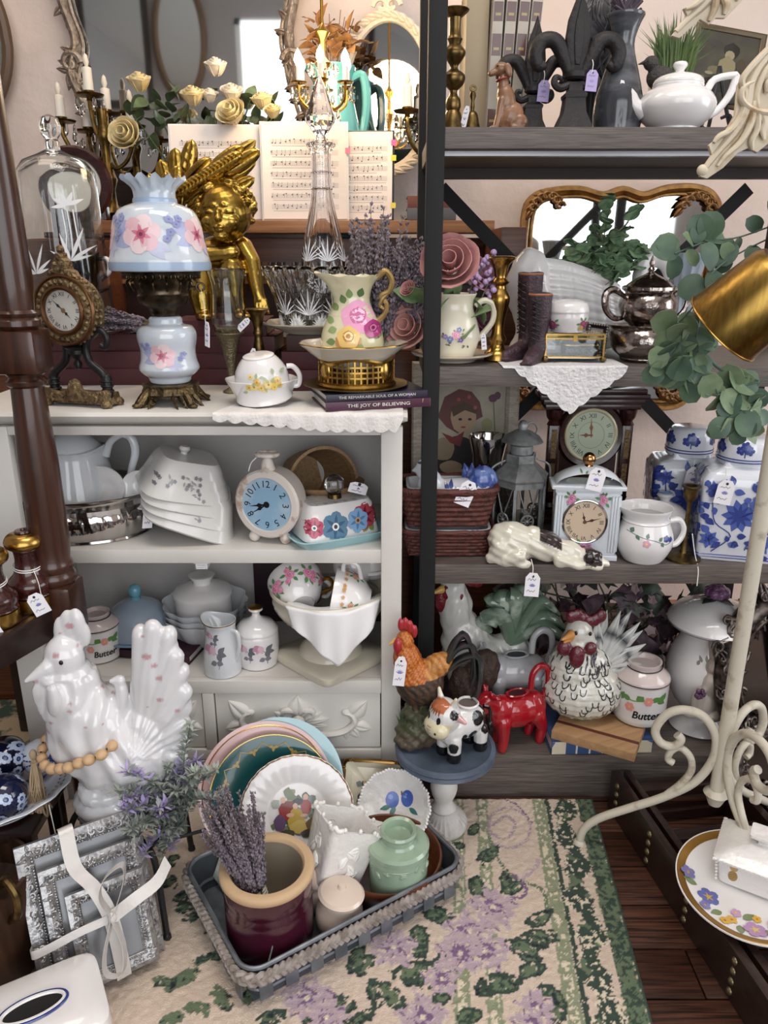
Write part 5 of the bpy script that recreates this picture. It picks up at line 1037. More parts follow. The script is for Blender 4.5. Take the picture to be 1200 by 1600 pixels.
# ================================================================== rack, third shelf
Z3 = .588
t = T('framed_print', 'pale framed print of a child in a red headscarf leaning behind the baskets', 'picture', 722, Y=1.812, z=Z3, rot=(-4, 0, 0), H=238)
fm = mat('frame_limed', 'b8ada0', .6, grain=(0, 160, '938879', .2)); t.add('frame', rframe(166, 238, 20, 8, steps=((0, 1), (.15, 1.3), (.5, .9), (.75, 1.0), (1, .5))).mv(0, 0, 119), fm)
pic = t.add('print', box(-64, 64, -1, 0, 18, 220), mat('print_ground', 'a39b86', .5, var=(14, '8a8272', .4, .7)))
C_ = lambda pts, c: ([(x-722, (845-y)) for x, y in pts], c)
def E_(x, y, rx, ry, c, n=16, w=.04): return (circ(x-722, 845-y, rx, n, w, rz=ry), c)
sh = [E_(700, 800, 44, 52, '3a3633'), E_(735, 800, 26, 40, '6a563f'), E_(712, 750, 38, 30, '2e2a2a'), E_(690, 740, 17, 18, '8f7f68'), E_(702, 768, 18, 10, 'a08a70'), E_(718, 780, 10, 9, 'a8927a'), C_([(680, 690), (690, 660), (712, 648), (732, 652), (745, 668), (750, 690), (738, 696), (722, 704), (712, 716), (694, 706)], '6a4644'), E_(720, 692, 20, 23, 'a98f78'), C_([(700, 676), (720, 668), (742, 676), (740, 686), (722, 680), (704, 690)], '57463a'), E_(715, 694, 3, 2, '3a302c'), E_(730, 694, 3, 2, '3a302c'), E_(720, 706, 4, 1.6, '8a4a44'), C_([(686, 714), (706, 722), (722, 712), (716, 736), (700, 730)], '7a3a3a'), E_(757, 702, 9, 10, '8f8f6a'), E_(765, 662, 7, 6, '6a4a58'), E_(772, 658, 5, 6, '6a4a58')]+[(p, '6f705a', 0) for p in strokep([(766-722, 845-668), (768-722, 845-690), (770-722, 845-716)], 1.5)]+[E_(712, 664, 3, 3, '9a5a52'), E_(728, 660, 3, 3, '9a5a52'), E_(738, 676, 3, 3, '9a5a52')]
decal(t, pic, sh, 'painted_child', eps=.2, matte=True)
wick = mat('wicker_red', '5e2c22', .55, bump=(220, .5, .005), var=(90, '44201a', .42, .62))
def wicker(t, w, d, h, fl=1.15):
    rows = []; n = 64
    for i in range(7):
        z = h*(i+.5)/7; f = 1/fl+(1-1/fl)*i/6; P = []
        for j in range(n):
            a = 2*PI*j/n; c, s_ = math.cos(a), math.sin(a); x = w/2*f*abs(c)**.35*(1 if c > 0 else -1); y = d/2*f*abs(s_)**.35*(1 if s_ > 0 else -1); o = 1+.018*(1 if (j//2+i) % 2 else -1); P.append((x*o, y*o, z))
        rows.append(tube(P, h/13, 6, closed=True))
    t.add('weave', J(*rows), wick); t.add('rim', J(*[tube([(w/2*1.03*abs(math.cos(a))**.35*(1 if math.cos(a) > 0 else -1), d/2*1.03*abs(math.sin(a))**.35*(1 if math.sin(a) > 0 else -1), h+1.5*math.sin(a*30+ph)) for a in np.linspace(0, 2*PI, 129)[:-1]], h/11, 6, closed=True) for ph in (0, PI)]), wick); t.add('bottom', box(-w/2/fl, w/2/fl, -d/2/fl, d/2/fl, 1, 3), wick)
def dishin(t, w, d, h):
    b_ = t.add('dish', sq_loft([(w*.42, d*.42, 0), (w*.44, d*.44, 3), (w*.5, d*.5, h), (w*.47, d*.47, h), (w*.41, d*.41, 5), (.01, .01, 5)], 48, 7), porc_cool)
    for s_ in (-1, 1): decal(t, b_, [(leafp(x, h-3, 7, 2, a), '4a5f9c') for x in range(int(-w*.4), int(w*.42), 9) for a in (200, 250, 300)], 'blue_border', ang=0 if s_ < 0 else 180)
t = T('wicker_basket', 'red brown wicker basket at the bottom of the stack of two', 'basket', 697, Y=1.585, z=Z3+.001, group='stacked wicker baskets'); wicker(t, 136, 84, 36); kk = t.kz; l0 = t.loc
t = T('baking_dish', 'blue edged white dish inside the lower wicker basket', 'dish', at=(l0.x, l0.y, l0.z+5*kk), k=kk); t.kz = kk; dishin(t, 122, 72, 34)
t = T('wicker_basket', 'dark wicker basket on top of the stack, holding the blue bird dish', 'basket', at=(l0.x-.002, l0.y+.004, l0.z+43*kk), k=kk, group='stacked wicker baskets', rz=1); t.kz = kk; wicker(t, 132, 82, 52, 1.2)
t = T('baking_dish', 'blue edged white dish inside the upper wicker basket', 'dish', at=(l0.x-.002, l0.y+.004, l0.z+48*kk), k=kk); t.kz = kk; dishin(t, 116, 68, 50)
bwh = mat('delft_glaze', 'dcdfe6', .12, coat=.5)
t = T('bird_dish', 'blue and white covered dish shaped like a nesting bird', 'covered dish', at=(l0.x+.008, l0.y-.004, l0.z+56*kk), k=kk, rz=0); t.kz = kk
bd_ = t.add('body', blob([ell((10, 0, 26), (50, 28, 24), n=18), ell((-30, 0, 36), (20, 18, 26)), ell((-36, 0, 62), (16, 14, 18)), cap((-46, 0, 64), (-56, 0, 60), 6, 2)], 2, 3), bwh)
t.add('tail', J(*[leafM(44, 9, 5, 50+i*14, 30, 26).mv(0, -8+i*5, 0) for i in range(5)], ell((44, 0, 44), (22, 16, 24))), mat('cobalt', '3a4f94', .2, coat=.4, var=(60, '6f84bc', .45, .6)))
q = random.Random(6); decal(t, bd_, [(leafp(q.uniform(-36, 46), q.uniform(12, 40), 10, 3, q.uniform(60, 120)), '3d4f8c') for i in range(26)]+[(circ(-42, 66, 2.4, 8), '2a3560'), (leafp(-48, 72, 8, 1.4, 20), '3d4f8c')]); tag_on(t, 10, -38, 22, 22, 36, 22)
t = T('silver_goblet', 'polished silver goblet in front of the framed print', 'goblet', 757, Y=1.70, z=Z3, H=145)
t.add('cup', lathe([(0, 0), (24, 0), (25, 3), (10, 10), (5, 22), (5, 48), (8, 60), (16, 70), (21, 88), (24, 116), (30, 144), (28.5, 144), (22, 116), (18, 90), (0, 76)], 40, sm=2), chrome)
# lantern
t = T('lantern', 'grey metal hexagonal lantern with a domed cap and ring handle', 'lantern', 807, Y=1.63, z=Z3, rz=12, H=172)
ln = mat('zinc', '9a9c9c', .45, .5, var=(50, '7a7c7c', .45, .65)); hx = [(math.cos(R(60*i)), math.sin(R(60*i))) for i in range(6)]
def hexband(r, z0, z1, th=3): return lathe([(r-th, z0), (r, z0), (r, z1), (r-th, z1), (r-th, z0)], 6)
t.add('base', J(lathe([(0, 0), (46, 0), (46, 6), (42, 10), (0, 10)], 6), *[cap((40*c, 40*s_, 0), (40*c, 40*s_, 5), 3) for c, s_ in hx]), ln, ang=20)
for c, s_ in hx: t.add('corner_bar', box(-2.4, 2.4, -2.4, 2.4, 8, 96).rot(0, 0, math.degrees(math.atan2(s_, c))).mv(41*c, 41*s_, 0), ln)
t.add('shoulder', J(hexband(45, 92, 100), lathe([(45, 100), (47, 104), (20, 128), (20, 132)], 6), hexband(24, 126, 138)), ln, ang=20)
t.add('cap', J(lathe([(17, 138), (17, 150), (14, 152), (32, 156), (26, 164), (12, 172), (7, 174), (8, 180), (5, 186), (0, 188)], 32)), ln)
for i in range(6):
    a = R(60*i+30); gx, gy = 36.5*math.cos(a), 36.5*math.sin(a); m4 = Matrix.Translation((gx, gy, 0)) @ Matrix.Rotation(a+PI/2, 4, 'Z')
    t.add('glass_pane', box(-18, 18, -.4, .4, 10, 94).tf(m4), glass); t.add('ornament', J(tube([(-16, 0, 92), (0, -1, 46), (16, 0, 92)], 1.3, 5), torus_front(10, 1.6, 20, 6).mv(0, -1, 42), ell((0, -1, 42), 3, n=8), *[cap((0, -1, 42), (9*math.cos(R(b)), -1, 42+9*math.sin(R(b))), .8) for b in range(0, 360, 45)], tube([(0, -1, 32), (0, -1, 10)], 1.2, 5)).tf(m4), ln)
t.add('ring_handle', J(*[tube([(s_*26, 0, 128), (s_*46, 0, 118), (s_*50, 0, 100)], 1.6, 6, sm=4) for s_ in (-1, 1)], ring(9, 1.4, 20, 6).rot(70, 0, 0).mv(14, 0, 174)), ln)
# porcelain clock
t = T('porcelain_clock', 'white porcelain mantel clock with pink roses and fluted columns', 'clock', 908, 868, z=Z3, H=160, rz=-6)
pcw = mat('porcelain_bluish', 'd2d8de', .12, coat=.5)
cs_ = t.add('case', J(box(-52, 52, -20, 24, 0, 8, 1.5), box(-48, 48, -17, 22, 8, 108, 1.5), *[cap((s_*(38+i*4.4), -18, 14), (s_*(38+i*4.4), -18, 98), 2.2) for s_ in (-1, 1) for i in range(3)], *[cap((50, -12+i*5, 14), (50, -12+i*5, 98), 2) for i in range(6)], box(-50, 50, -20, 24, 104, 110, 1.2)), pcw)
rf_ = t.add('roof', J(box(-56, 56, -24, 28, 110, 116, 1.5), sheet(lambda u, v: ((-50+100*u), (-20+44*v), 116+26*math.sin(PI*min(1, max(0, u)))**.55*math.sin(PI*(.12+.76*v))**.4), 24, 12)), pcw)
t.add('ball_finial', J(lathe([(0, 138), (8, 139), (5, 144), (0, 146)], 20), ell((0, 2, 151), 10)), mat('copper_ball', 'b88a5c', .12, 1))
t.add('bezel', torus_front(33, 2.2, 44, 8).mv(-2, -18, 60), chrome); dl = t.add('dial', disc_front(32, 0, th=2).mv(-2, -19, 60), mat('dial_beige', 'c9b49c', .35))
decal(t, dl, numerals(-2, 60, 25, 9, '3a2f2a', ROMAN)+hand(-2, 60, 345, 17, 2, '4a2f24')+hand(-2, 60, 75, 26, 2, '4a2f24')+[(circ(-2, 60, 3), '6a4030')], 'numerals_and_hands')
decal(t, cs_, spray(-24, 96, 11, ('cf86a8', '8a2f55', 'e8b8cc'), seed=1)+spray(24, 94, 11, ('cf86a8', '8a2f55', 'e8b8cc'), seed=2)+spray(-2, 20, 14, ('d69ac0', 'a85a88', 'ecc8dc'), seed=7)+rosep(-12, 12, 6, '8f2f4a', '5f1a30', 'b05a70')+spray(-20, 24, 7, ('cf86a8', '8a2f55', 'e8b8cc'), seed=9), eps=.6); decal(t, rf_, spray(-10, 130, 8, ('cf86a8', '8a2f55', 'e8b8cc'), seed=4), eps=.6)
tag_on(t, 4, -30, 112, 24, 34, 12, 0)
t = T('mahogany_clock', 'mahogany column clock with a green dial behind the porcelain clock', 'clock', 908, Y=1.775, z=Z3, H=208)
t.add('base', J(box(-80, 80, -22, 22, 0, 10, 1.5), box(-72, 72, -18, 20, 10, 22, 1.5)), mahog); t.add('case', box(-44, 44, -6, 18, 22, 176), mahog)
t.add('top', J(box(-72, 72, -16, 20, 176, 184, 1), box(-76, 76, -20, 22, 184, 192, 1), box(-82, 82, -25, 25, 192, 200, 2), box(-78, 78, -22, 23, 200, 207, 2)), mahog)
for s_ in (-1, 1):
    t.add('column', J(box(s_*56-8, s_*56+8, -14, 2, 40, 152, 1), lathe([(8, 22), (12, 26), (8, 32), (11, 40)], 16).mv(s_*56, -6, 0), lathe([(11, 152), (8, 158), (12, 164), (14, 176)], 16).mv(s_*56, -6, 0)), mahog); t.add('inlay', J(box(s_*56-4, s_*56+4, -15.2, -14, 50, 94), box(s_*56-4, s_*56+4, -15.2, -14, 102, 146)), mat('inlay_brass', '6f5a3a', .45, .6, bump=(200, .8, .004)))
t.add('dial_surround', front(lathe([(0, 0), (52, 0), (52, 10), (48, 16), (40, 14)], 44)).mv(0, 0, 138), mahog); t.add('bezel', torus_front(38, 3, 48, 8).mv(0, -15, 138), mat('bezel_ivory', 'd8d2b0', .3, .3)); dl = t.add('dial', disc_front(37, 0, th=2).mv(0, -16, 138), mat('dial_green', 'b9c4ac', .4))
decal(t, dl, numerals(0, 138, 29, 10, '54503c', ROMAN)+hand(0, 138, 356, 28, 2.4, '8a5a3a')+hand(0, 138, 270, 20, 3, '8a5a3a')+[(p, '8a8a70', 0) for p in strokep(circ(0, 138, 20, 24)+[(20, 138)], .6, 0)], 'numerals_and_hands')
# sleeping dog figurine
t = T('dog_figurine', 'glazed white and black sleeping dog figurine with outstretched front legs', 'figurine', 852, 880, z=Z3, rz=-7)
B = [ell((-52, 4, 30), (40, 26, 30), (0, 12, 0), 18), ell((-10, 4, 28), (44, 22, 24), (0, 16, 0), 18), ell((28, 0, 20), (34, 18, 18), (0, 14, 0), 16), ell((58, -2, 14), (24, 13, 13))]+chain([(64, -4, 12, 11), (84, -6, 8, 8), (92, -6, 6, 6)])+chain([(20, -16, 12, 11), (54, -20, 6, 6), (82, -18, 5, 5)])+chain([(-70, -8, 24, 20), (-84, -10, 8, 9), (-60, -18, 6, 7), (-28, -22, 5, 6)])+chain([(-40, -22, 18, 10), (-62, -20, 10, 9)])+[ell((76, -6, 16), (10, 9, 8))]
dg = blob(B, 2, 3)
def dogc(x, y, z):
    if x > 58 and x < 84 and z > 7: return '2a1c1c'
    if -12 < x < 22 and z > 34-.35*x and y < 16: return '2e2220'
    return 'd6d0c0'
dg = dg.push(lambda x, y, z: 1.3*math.sin(x*.22+z*.3)*math.sin(z*.2+y*.1)); t.add('body', dg.colf(dogc), mat('dog_glaze', 'ffffff', .15, coat=.6, vc=True), ang=180)
t.add('ear', J(ell((64, -16, 16), (9, 4, 9), (0, 30, 0))), mat('dog_ear', '241a1a', .2, coat=.5)); tag_on(t, -22, -42, -36, 22, 36, 2, 0, sx=-24, sy=-24, sz=14)
# creamer, sugar, candlestick, jars
t = T('cream_jug', 'round white cream jug with a trailing vine and blue flowers', 'creamer', 1003, 872, z=Z3)
b_ = t.add('body', lathe([(0, 0), (26, 0), (32, 3), (42, 22), (42, 40), (36, 56), (33, 66), (38, 78), (36, 78), (31, 66), (34, 55), (0, 20)], 44, sm=3, mod=lambda a, r, z: (r*(1+.3*max(0, -math.cos(a))**6*max(0, (z-58)/20)), z+3*max(0, -math.cos(a))**6*max(0, (z-58)/20))), porc)
t.add('handle', handle([(36, 0, 58), (52, 0, 58), (60, 0, 42), (52, 0, 24), (40, 0, 20)], 4.5), porc)
decal(t, b_, [(p, '6a7a8a', 0) for p in strokep([(-34, 50), (-16, 44), (4, 40), (20, 34), (34, 38)], 1)]+[(leafp(x, z, 8, 2.6, a), '5f7a6a') for x, z, a in ((-30, 49, 60), (-24, 47, -60), (-10, 43, 70), (8, 40, 40), (12, 38, -60))]+flower(-10, 36, 6, 'd8a0b0')+flower(20, 42, 5, '2f3f86', '1f2a60')+flower(27, 40, 4, '2f3f86', '1f2a60'))
t = T('sugar_pot', 'small white lidded sugar pot behind the cream jug', 'sugar bowl', 1031, Y=1.625, z=Z3)
t.add('pot', lathe([(0, 0), (22, 0), (28, 4), (35, 22), (34, 38), (30, 44), (0, 30)], 40, sm=2), porc); t.add('lid', lathe([(36, 44), (35, 47), (24, 56), (10, 61), (7, 63), (9, 67), (13, 71), (11, 74), (0, 75)], 40), porc); t.add('blue_knob_top', lathe([(12, 73), (8, 75.5), (0, 76)], 24), mat('knob_blue', '7f9ac0', .2, coat=.4))
t = T('candlestick', 'thin dark brass candlestick in front of the blue ginger jars', 'candlestick', 1066, 872, z=Z3)
t.add('stick', lathe([(0, 0), (27, 0), (27, 3), (12, 6), (5, 9), (4, 14), (3.4, 50), (3.6, 84), (6, 88), (10, 92), (11, 106), (14, 108), (14, 110), (9, 110), (8, 96), (0, 94)], 28), brass_old)
t.add('string', tube([(8, -6, 40), (12, -16, 12), (16, -26, -8), (14, -34, -30)], .7, 5, sm=4), mat('string', 'f0eee8', .8))
cob = '2f3f88'; cob2 = '4c60a8'
def jar_deco(q, W, H_):
    sh = []
    for (x, z, r) in ((-4, H_*.52, 26), (-W*.36, H_*.80, 13), (W*.34, H_*.62, 16), (W*.25, H_*.22, 18), (-W*.34, H_*.24, 15)):
        n = 10 if r > 20 else 7
        sh += [(leafp(x, z, r, r*.26, 360*i/n), cob2) for i in range(n)]+[(leafp(x, z, r*.72, r*.1, 360*(i+.5)/n), cob) for i in range(n)]+[(circ(x, z, r*.22, 8), cob)]
    for i in range(64):
        x, z = q.uniform(-W*.44, W*.44), q.uniform(12, H_*.92)
        if math.hypot(x+4, z-H_*.52) > 26: sh.append((leafp(x, z, q.uniform(9, 17), q.uniform(3.5, 6), q.uniform(0, 360)), cob if q.random() < .7 else cob2))
    for P in ([(-W*.3, 14), (-W*.1, 40), (-W*.3, 60), (-W*.36, 90)], [(10, 20), (24, 50), (W*.4, 70)], [(0, 70), (20, 84), (14, 100)]): sh += [(p, cob, 0) for p in strokep(P, 1.6)]
    return sh
def ginger(label, px, Y, W, D, Hb, rz, seed, tg):
    t = T('ginger_jar', label, 'ginger jar', px, Y=Y, z=Z3, rz=rz, H=Hb+56, group='blue and white ginger jars'); q = random.Random(seed)
    b_ = t.add('body', sq_loft([(W*.46, D*.46, 0), (W*.47, D*.47, 3), (W*.5, D*.5, Hb*.8), (W*.5, D*.5, Hb*.88), (W*.44, D*.44, Hb*.97), (W*.3, D*.34, Hb), (W*.26, W*.26, Hb+3), (W*.25, W*.25, Hb+8), (.01, .01, Hb+8)], 64, 12), bwh)
    for a in (0, 90, -90): decal(t, b_, jar_deco(q, W if a == 0 else D, Hb), ang=a)
    for z in (5, 9): t.add('blue_line', tube([(W*.475*abs(math.cos(a))**(1/6)*(1 if math.cos(a) > 0 else -1), D*.475*abs(math.sin(a))**(1/6)*(1 if math.sin(a) > 0 else -1), z) for a in np.linspace(0, 2*PI, 65)[:-1]], .9, 4, closed=True), ink(cob))
    ld = t.add('lid', lathe([(W*.25, Hb+2), (W*.31, Hb+4), (W*.32, Hb+14), (W*.32, Hb+30), (W*.28, Hb+42), (W*.18, Hb+46), (0, Hb+47)], 40, sm=2), bwh)
    for z in (10, 14): t.add('blue_line', ring(W*.323, .9, 40, 5).mv(0, 0, Hb+z), ink(cob))
    for a in (-10, 60, -70): decal(t, ld, [x for dx, dz in ((-6, 0), (6, 0), (0, 6)) for x in flower(dx, Hb+28+dz, 7, cob, cob2)]+[(p, cob, 0) for p in strokep([(0, Hb+18), (0, Hb+26)], 1.4, 0)], ang=a)
    tag_on(t, tg, -D/2-10, Hb*.66, 24, 36, 8, 0, sx=tg+4, sy=-W*.3, sz=Hb+6)
ginger('blue floral ginger jar set further back, next to the mahogany clock', 1060, 1.70, 108, 84, 118, -8, 3, -4); ginger('larger blue floral ginger jar at the front right end of the shelf', 1140, 1.565, 124, 100, 138, -14, 5, -34)
# ================================================================== rack, bottom shelf and what stands before it
ZR = .118
def vglaze(name, r=.15, coat=.5, bump=None): return mat(name, 'ffffff', r, coat=coat, vc=True, bump=bump)
gl_ = vglaze('glaze_painted'); gm_ = vglaze('resin_painted', .5, .1, (160, .5, .004))
t = T('rooster_jar', 'large white ceramic rooster with a glossy green tail on the bottom rack shelf', 'figurine', 752, Y=1.70, z=ZR, H=205)
q = random.Random(8)
B = [ell((0, 0, 58), (58, 40, 52), n=18), ell((-28, 0, 96), (38, 32, 52), (0, -14, 0), 16), ell((-46, 0, 150), (26, 24, 44), (0, -6, 0)), ell((-52, -4, 182), (20, 18, 20)), ell((40, 0, 84), (34, 26, 30))]
bd = blob(B, 2.6, 3).push(lambda x, y, z: 2.4*abs(math.sin(z*.14+math.sin(x*.2)*.8))*abs(math.sin(x*.16+y*.16)))
t.add('body', bd.colf(lambda x, y, z: 'd2d1cb' if z < 196 else 'd8d4cc'), gl_, ang=180)
t.add('comb', blob([ell((-60+i*9, -4, 202+7*math.sin(i)), (10, 7, 11)) for i in range(6)]+[ell((-58+i*7, -12, 182-i*4), (11, 8, 14)) for i in range(3)]+[ell((-70, -10, 168), (10, 8, 18))], 2, 2), mat('comb_red', '6f1420', .25, coat=.5, bump=(160, .5, .006))); t.add('beak', cap((-70, -14, 186), (-84, -18, 182), 6, 1.5), mat('beak_yellow', 'c8a050', .3))
tl_ = []
for i in range(11):
    a = R(18+i*13); L = 84-abs(i-4)*4; x0, z0 = 40, 104
    P = [(x0, (i % 3-1)*8, z0), (x0+L*.5*math.cos(a)+8, (i % 3-1)*10-8, z0+L*.65*math.sin(a)+14), (x0+L*math.cos(a), (i % 3-1)*10-10, z0+L*math.sin(a)), (x0+L*math.cos(a)+20, (i % 3-1)*10-6, z0+L*math.sin(a)-16)]
    tl_.append(tube(P, [12, 14, 11, 5], 10, sm=6, flat=.7))
t.add('tail', J(*tl_), mat('tail_green', '6b7f6c', .15, coat=.6, var=(20, 'b9c4b6', .5, .68)))
t.add('wing_tip', J(*[leafM(44, 8, 5, -20-i*14, 18, 92).mv(0, -42, 0) for i in range(4)]), mat('wing_wine', '5a2530', .2, coat=.5))
# foliage behind
t = T('ivy_plant', 'trailing plant with dark green and plum leaves filling the back of the bottom shelf', 'plant', 925, Y=1.79, z=ZR)
ivs = [mat('ivy_dark', '37423a', .55, var=(50, '4f5c4c', .45, .65)), mat('ivy_plum', '4f3b45', .55, var=(50, '6a5560', .45, .65)), mat('ivy_pale', '7a8276', .55, var=(50, '9a9a92', .45, .65))]
def ivy(s_):
    P = [(0, 0), (.22, .42), (.05, .62), (.42, .5), (.6, .72), (.72, .4), (1.0, 0)]; out = P+[(x, -y) for x, y in reversed(P[1:-1])]
    n = len(out); V = [(x*s_, y*s_*.8, -.12*s_*(2*abs(y))**2) for x, y in out]+[(.45*s_, 0, .1*s_)]; return M(V, [(i, (i+1) % n, n) for i in range(n)])
im = [t.data(thick(ivy(s_), .5), m_, name='leaf', ang=80) for s_ in (30, 40) for m_ in ivs]
q = random.Random(4)
for i in range(150):
    x, z = q.uniform(-135, 140), q.uniform(20, 215); y = q.uniform(-34, 20)
    if x > 60 and z > 150 and q.random() < .6: continue
    t.link('leaf', im[min(5, q.choice([0, 0, 1, 1, 2])+3*q.randint(0, 1))], m4=Matrix.Translation((x, y, z)) @ Euler((R(60+q.uniform(-40, 40)), q.uniform(-.6, .6), q.uniform(0, 6.28))).to_matrix().to_4x4() @ Euler((0, q.uniform(-.5, .5), 0)).to_matrix().to_4x4())
t.add('stems', J(*[tube([(q.uniform(-20, 20), 10, 0), (q.uniform(-80, 80), 5, 90), (q.uniform(-130, 130), -5, q.uniform(60, 200))], 1.3, 5, sm=5) for i in range(16)]), mat('vine', '4a4a3a', .7))
t.add('pot', lathe([(0, 0), (34, 0), (40, 50), (38, 50), (0, 44)], 28), mat('pot_dark', '2a2422', .6))
fl = t.data(J(*[thick(leaf3d(9, 4), .4).rot(0, -15, a) for a in range(0, 360, 72)]), mat('petal_blush', 'b8a0a0', .6), name='blossom')
for i in range(16): t.link('blossom', fl, m4=Matrix.Translation((q.uniform(20, 130), -38, q.uniform(60, 200))) @ Euler((R(90), 0, q.uniform(0, 6))).to_matrix().to_4x4())
# book, board, hen, crock
BX = PZ(940, 1178, ZR)
book('book', 'blue banded book lying under the cutting board on the bottom shelf', .232, .16, .034, mat('blue_cover', '35507a', .45), at=(BX.x, 1.497, ZR), rz=2, pages=paper_white, extra=lambda w, h: [([(-w/2+.001, .001), (-w*.36, .001), (-w*.36, h-.001), (-w/2+.001, h-.001)], 'c9bfa8', 0), ([(w*.36, .001), (w/2-.001, .001), (w/2-.001, h-.001), (w*.36, h-.001)], 'c9bfa8', 0)]+[([(w*x, .001), (w*x+.004, .001), (w*x+.004, h-.001), (w*x, h-.001)], 'd2cabb', 0) for x in (-.26, -.13, 0, .1, .2)])
ZBd = ZR+.0345; t = T('cutting_board', 'striped wooden cutting board lying on the blue book', 'cutting board', 942, Y=1.59, z=ZBd, rz=24, k=1); t.kz = 1
xs_ = [-.13, -.095, -.085, -.01, .0, .06, .12]
for i, (a, b) in enumerate(zip(xs_, xs_[1:])): t.add('wood_strip', box(-.085, .1, a*1.1, b*1.1, 0, .021, .001).rot(0, 0, -52), [mat('maple', 'b18c66', .45, grain=(0, 90, '9a7550', .2)), mat('padauk', '5a2a20', .45)][1 if b-a < .015 else 0])
def hen_parts(t, s_=1):
    B = [ell((0, 0, 40), (64, 52, 44), n=20), ell((-8, 0, 70), (50, 42, 44), (0, -8, 0), 18), ell((-14, -6, 108), (28, 26, 34), n=16), ell((-16, -10, 132), (21, 20, 20), n=14)]
    b_ = blob(B, 1.9, 3)
    def feath(x, y, z):
        if z > 120: return 0
        a = math.atan2(y, x); row = z/9.0; f = math.cos(a*16+(PI if int(row) % 2 else 0)); return 2.0*(1-(row % 1))*(.4+.6*max(0, f))
    b_ = b_.push(feath)
    def hc(x, y, z):
        if z < 18: return '9a9f8a' if (math.sin(x*.5)*math.sin(y*.5+z)) > 0 else 'b8bcaa'
        a = math.atan2(y, x); row = z/9.0; f = math.cos(a*16+(PI if int(row) % 2 else 0))
        return 'd3d0c6'
    return b_.colf(hc)
t = T('hen_jar', 'speckled white hen cookie jar with a red comb on the cutting board', 'cookie jar', 906, Y=1.58, z=ZBd+.021, H=168)
hb_ = t.add('body', hen_parts(t), gl_, ang=180); q = random.Random(6)
for a_ in (-62, -20, 22, 64): decal(t, hb_, [(p, '2c2e34', 0) for i in range(13) for x, z in [(q.uniform(-26, 26), 22+i*5.6)] for p in strokep([(x-4.5, z+4), (x-3.4, z-2), (x, z-4), (x+3.4, z-2), (x+4.5, z+4)], 1.5, 2)]+[(leafp(q.uniform(-22, 22), q.uniform(88, 118), 13, 1.5, 270+q.uniform(-20, 20)), '2c2e34') for i in range(9)], 'black_feather_marks', ang=a_, eps=.5)
red = mat('wattle_wine', '5f1826', .25, coat=.5, bump=(150, .5, .006))
t.add('comb', blob([ell((-30+i*9, -12, 152+5*math.sin(i*1.3+.6)), (9, 6, 10)) for i in range(6)], 1.6, 2), red); t.add('wattle', blob([ell((-22, -34, 104), (12, 8, 17)), ell((-40, -26, 114), (12, 8, 12)), ell((-2, -32, 116), (10, 7, 10))], 1.6, 2), red)
t.add('beak', J(cap((-32, -26, 134), (-46, -33, 130), 7, 2), cap((-32, -25, 128), (-42, -31, 125), 5, 2)), mat('beak_orange', 'c98a4a', .3)); 
for x, y in ((-25, -28), (-4, -30)): t.add('eye', ell((x, y, 137), (2.6, 2.2, 3), n=8), mat('eye_black', '111111', .15))
fe = []
for i in range(9):
    a = 95-i*11; fe.append(leafM(100-abs(i-3)*6, 11, 6, a, 18, 72).mv(0, -8+(i % 2)*8, 0)); fe.append(leafM(100-abs(i-3)*6, 11, 6, a, 18, 72).sc(1, -1, 1).mv(0, -8+(i % 2)*8, 0))
tf_ = J(*fe); t.add('tail', tf_.colf(lambda x, y, z: '44464c' if (math.hypot(x-18, z-72)*.12 % 1) < .2 and math.hypot(x-18, z-72) > 30 else 'c9cac6'), gl_)
butter_keeper(997, 1117, ZBd+.0215, 1.0, 'flowered butter crock beside the speckled hen jar', rz=-20)
t = T('rabbit_jar', 'tall white covered jar with a rabbit in relief and a purple flower knob', 'jar', 1090, Y=1.615, z=ZR, H=222)
b_ = t.add('jar', lathe([(0, 0), (40, 0), (44, 4), (30, 16), (28, 26), (44, 44), (58, 74), (60, 96), (52, 122), (42, 142), (44, 154), (54, 160), (50, 162), (0, 150)], 48, sm=2), porc)
t.add('lid', lathe([(64, 160), (67, 164), (65, 170), (54, 181), (34, 190), (14, 194), (0, 195)], 48), porc); t.add('rim_line', ring(64.5, .8, 48, 5).mv(0, 0, 160), mat('line_grey', '77777c', .3))
t.add('flower_knob', blob([ell((12*math.cos(a)*r, 12*math.sin(a)*r, 206+8*(1-r)), (8, 8, 7)) for a in np.linspace(0, 2*PI, 9)[:-1] for r in (.4, 1)], 1.5, 1), mat('violet_glaze', '6a4468', .3, coat=.4, bump=(200, .8, .006))); t.add('knob_leaf', J(*[thick(leaf3d(26, 8), .8).rot(0, -5, a).mv(0, 0, 196) for a in (20, 140, 200, 320)]), mat('leaf_black_green', '2a332a', .4))
rb = blob([ell((-20, -52, 66), (20, 14, 28)), ell((-14, -56, 92), (14, 12, 20)), ell((-12, -52, 118), (13, 12, 13)), cap((-14, -46, 128), (-20, -42, 158), 5, 3), cap((-6, -46, 128), (-4, -42, 160), 5, 3), cap((-24, -60, 90), (-32, -62, 80), 5, 4), ell((-34, -48, 46), (16, 10, 8)), ell((-6, -58, 46), (16, 10, 8)), cap((0, -54, 60), (12, -50, 96), 6, 5)], 1.6, 2)
t.add('rabbit', rb.colf(lambda x, y, z: 'a89a90' if z > 112 or x > 2 else 'c4bab0'), gl_, ang=180); t.add('posy', J(*[ell((-34+5*math.cos(i), -66, 84+5*math.sin(i*2)), 4, n=6) for i in range(6)]), mat('violet_glaze'))
decal(t, b_, [(leafp(x, 118+4*math.sin(x*.2), 9, 2, 60+(x*37 % 60)), '8a8a84') for x in range(-34, 40, 6)])
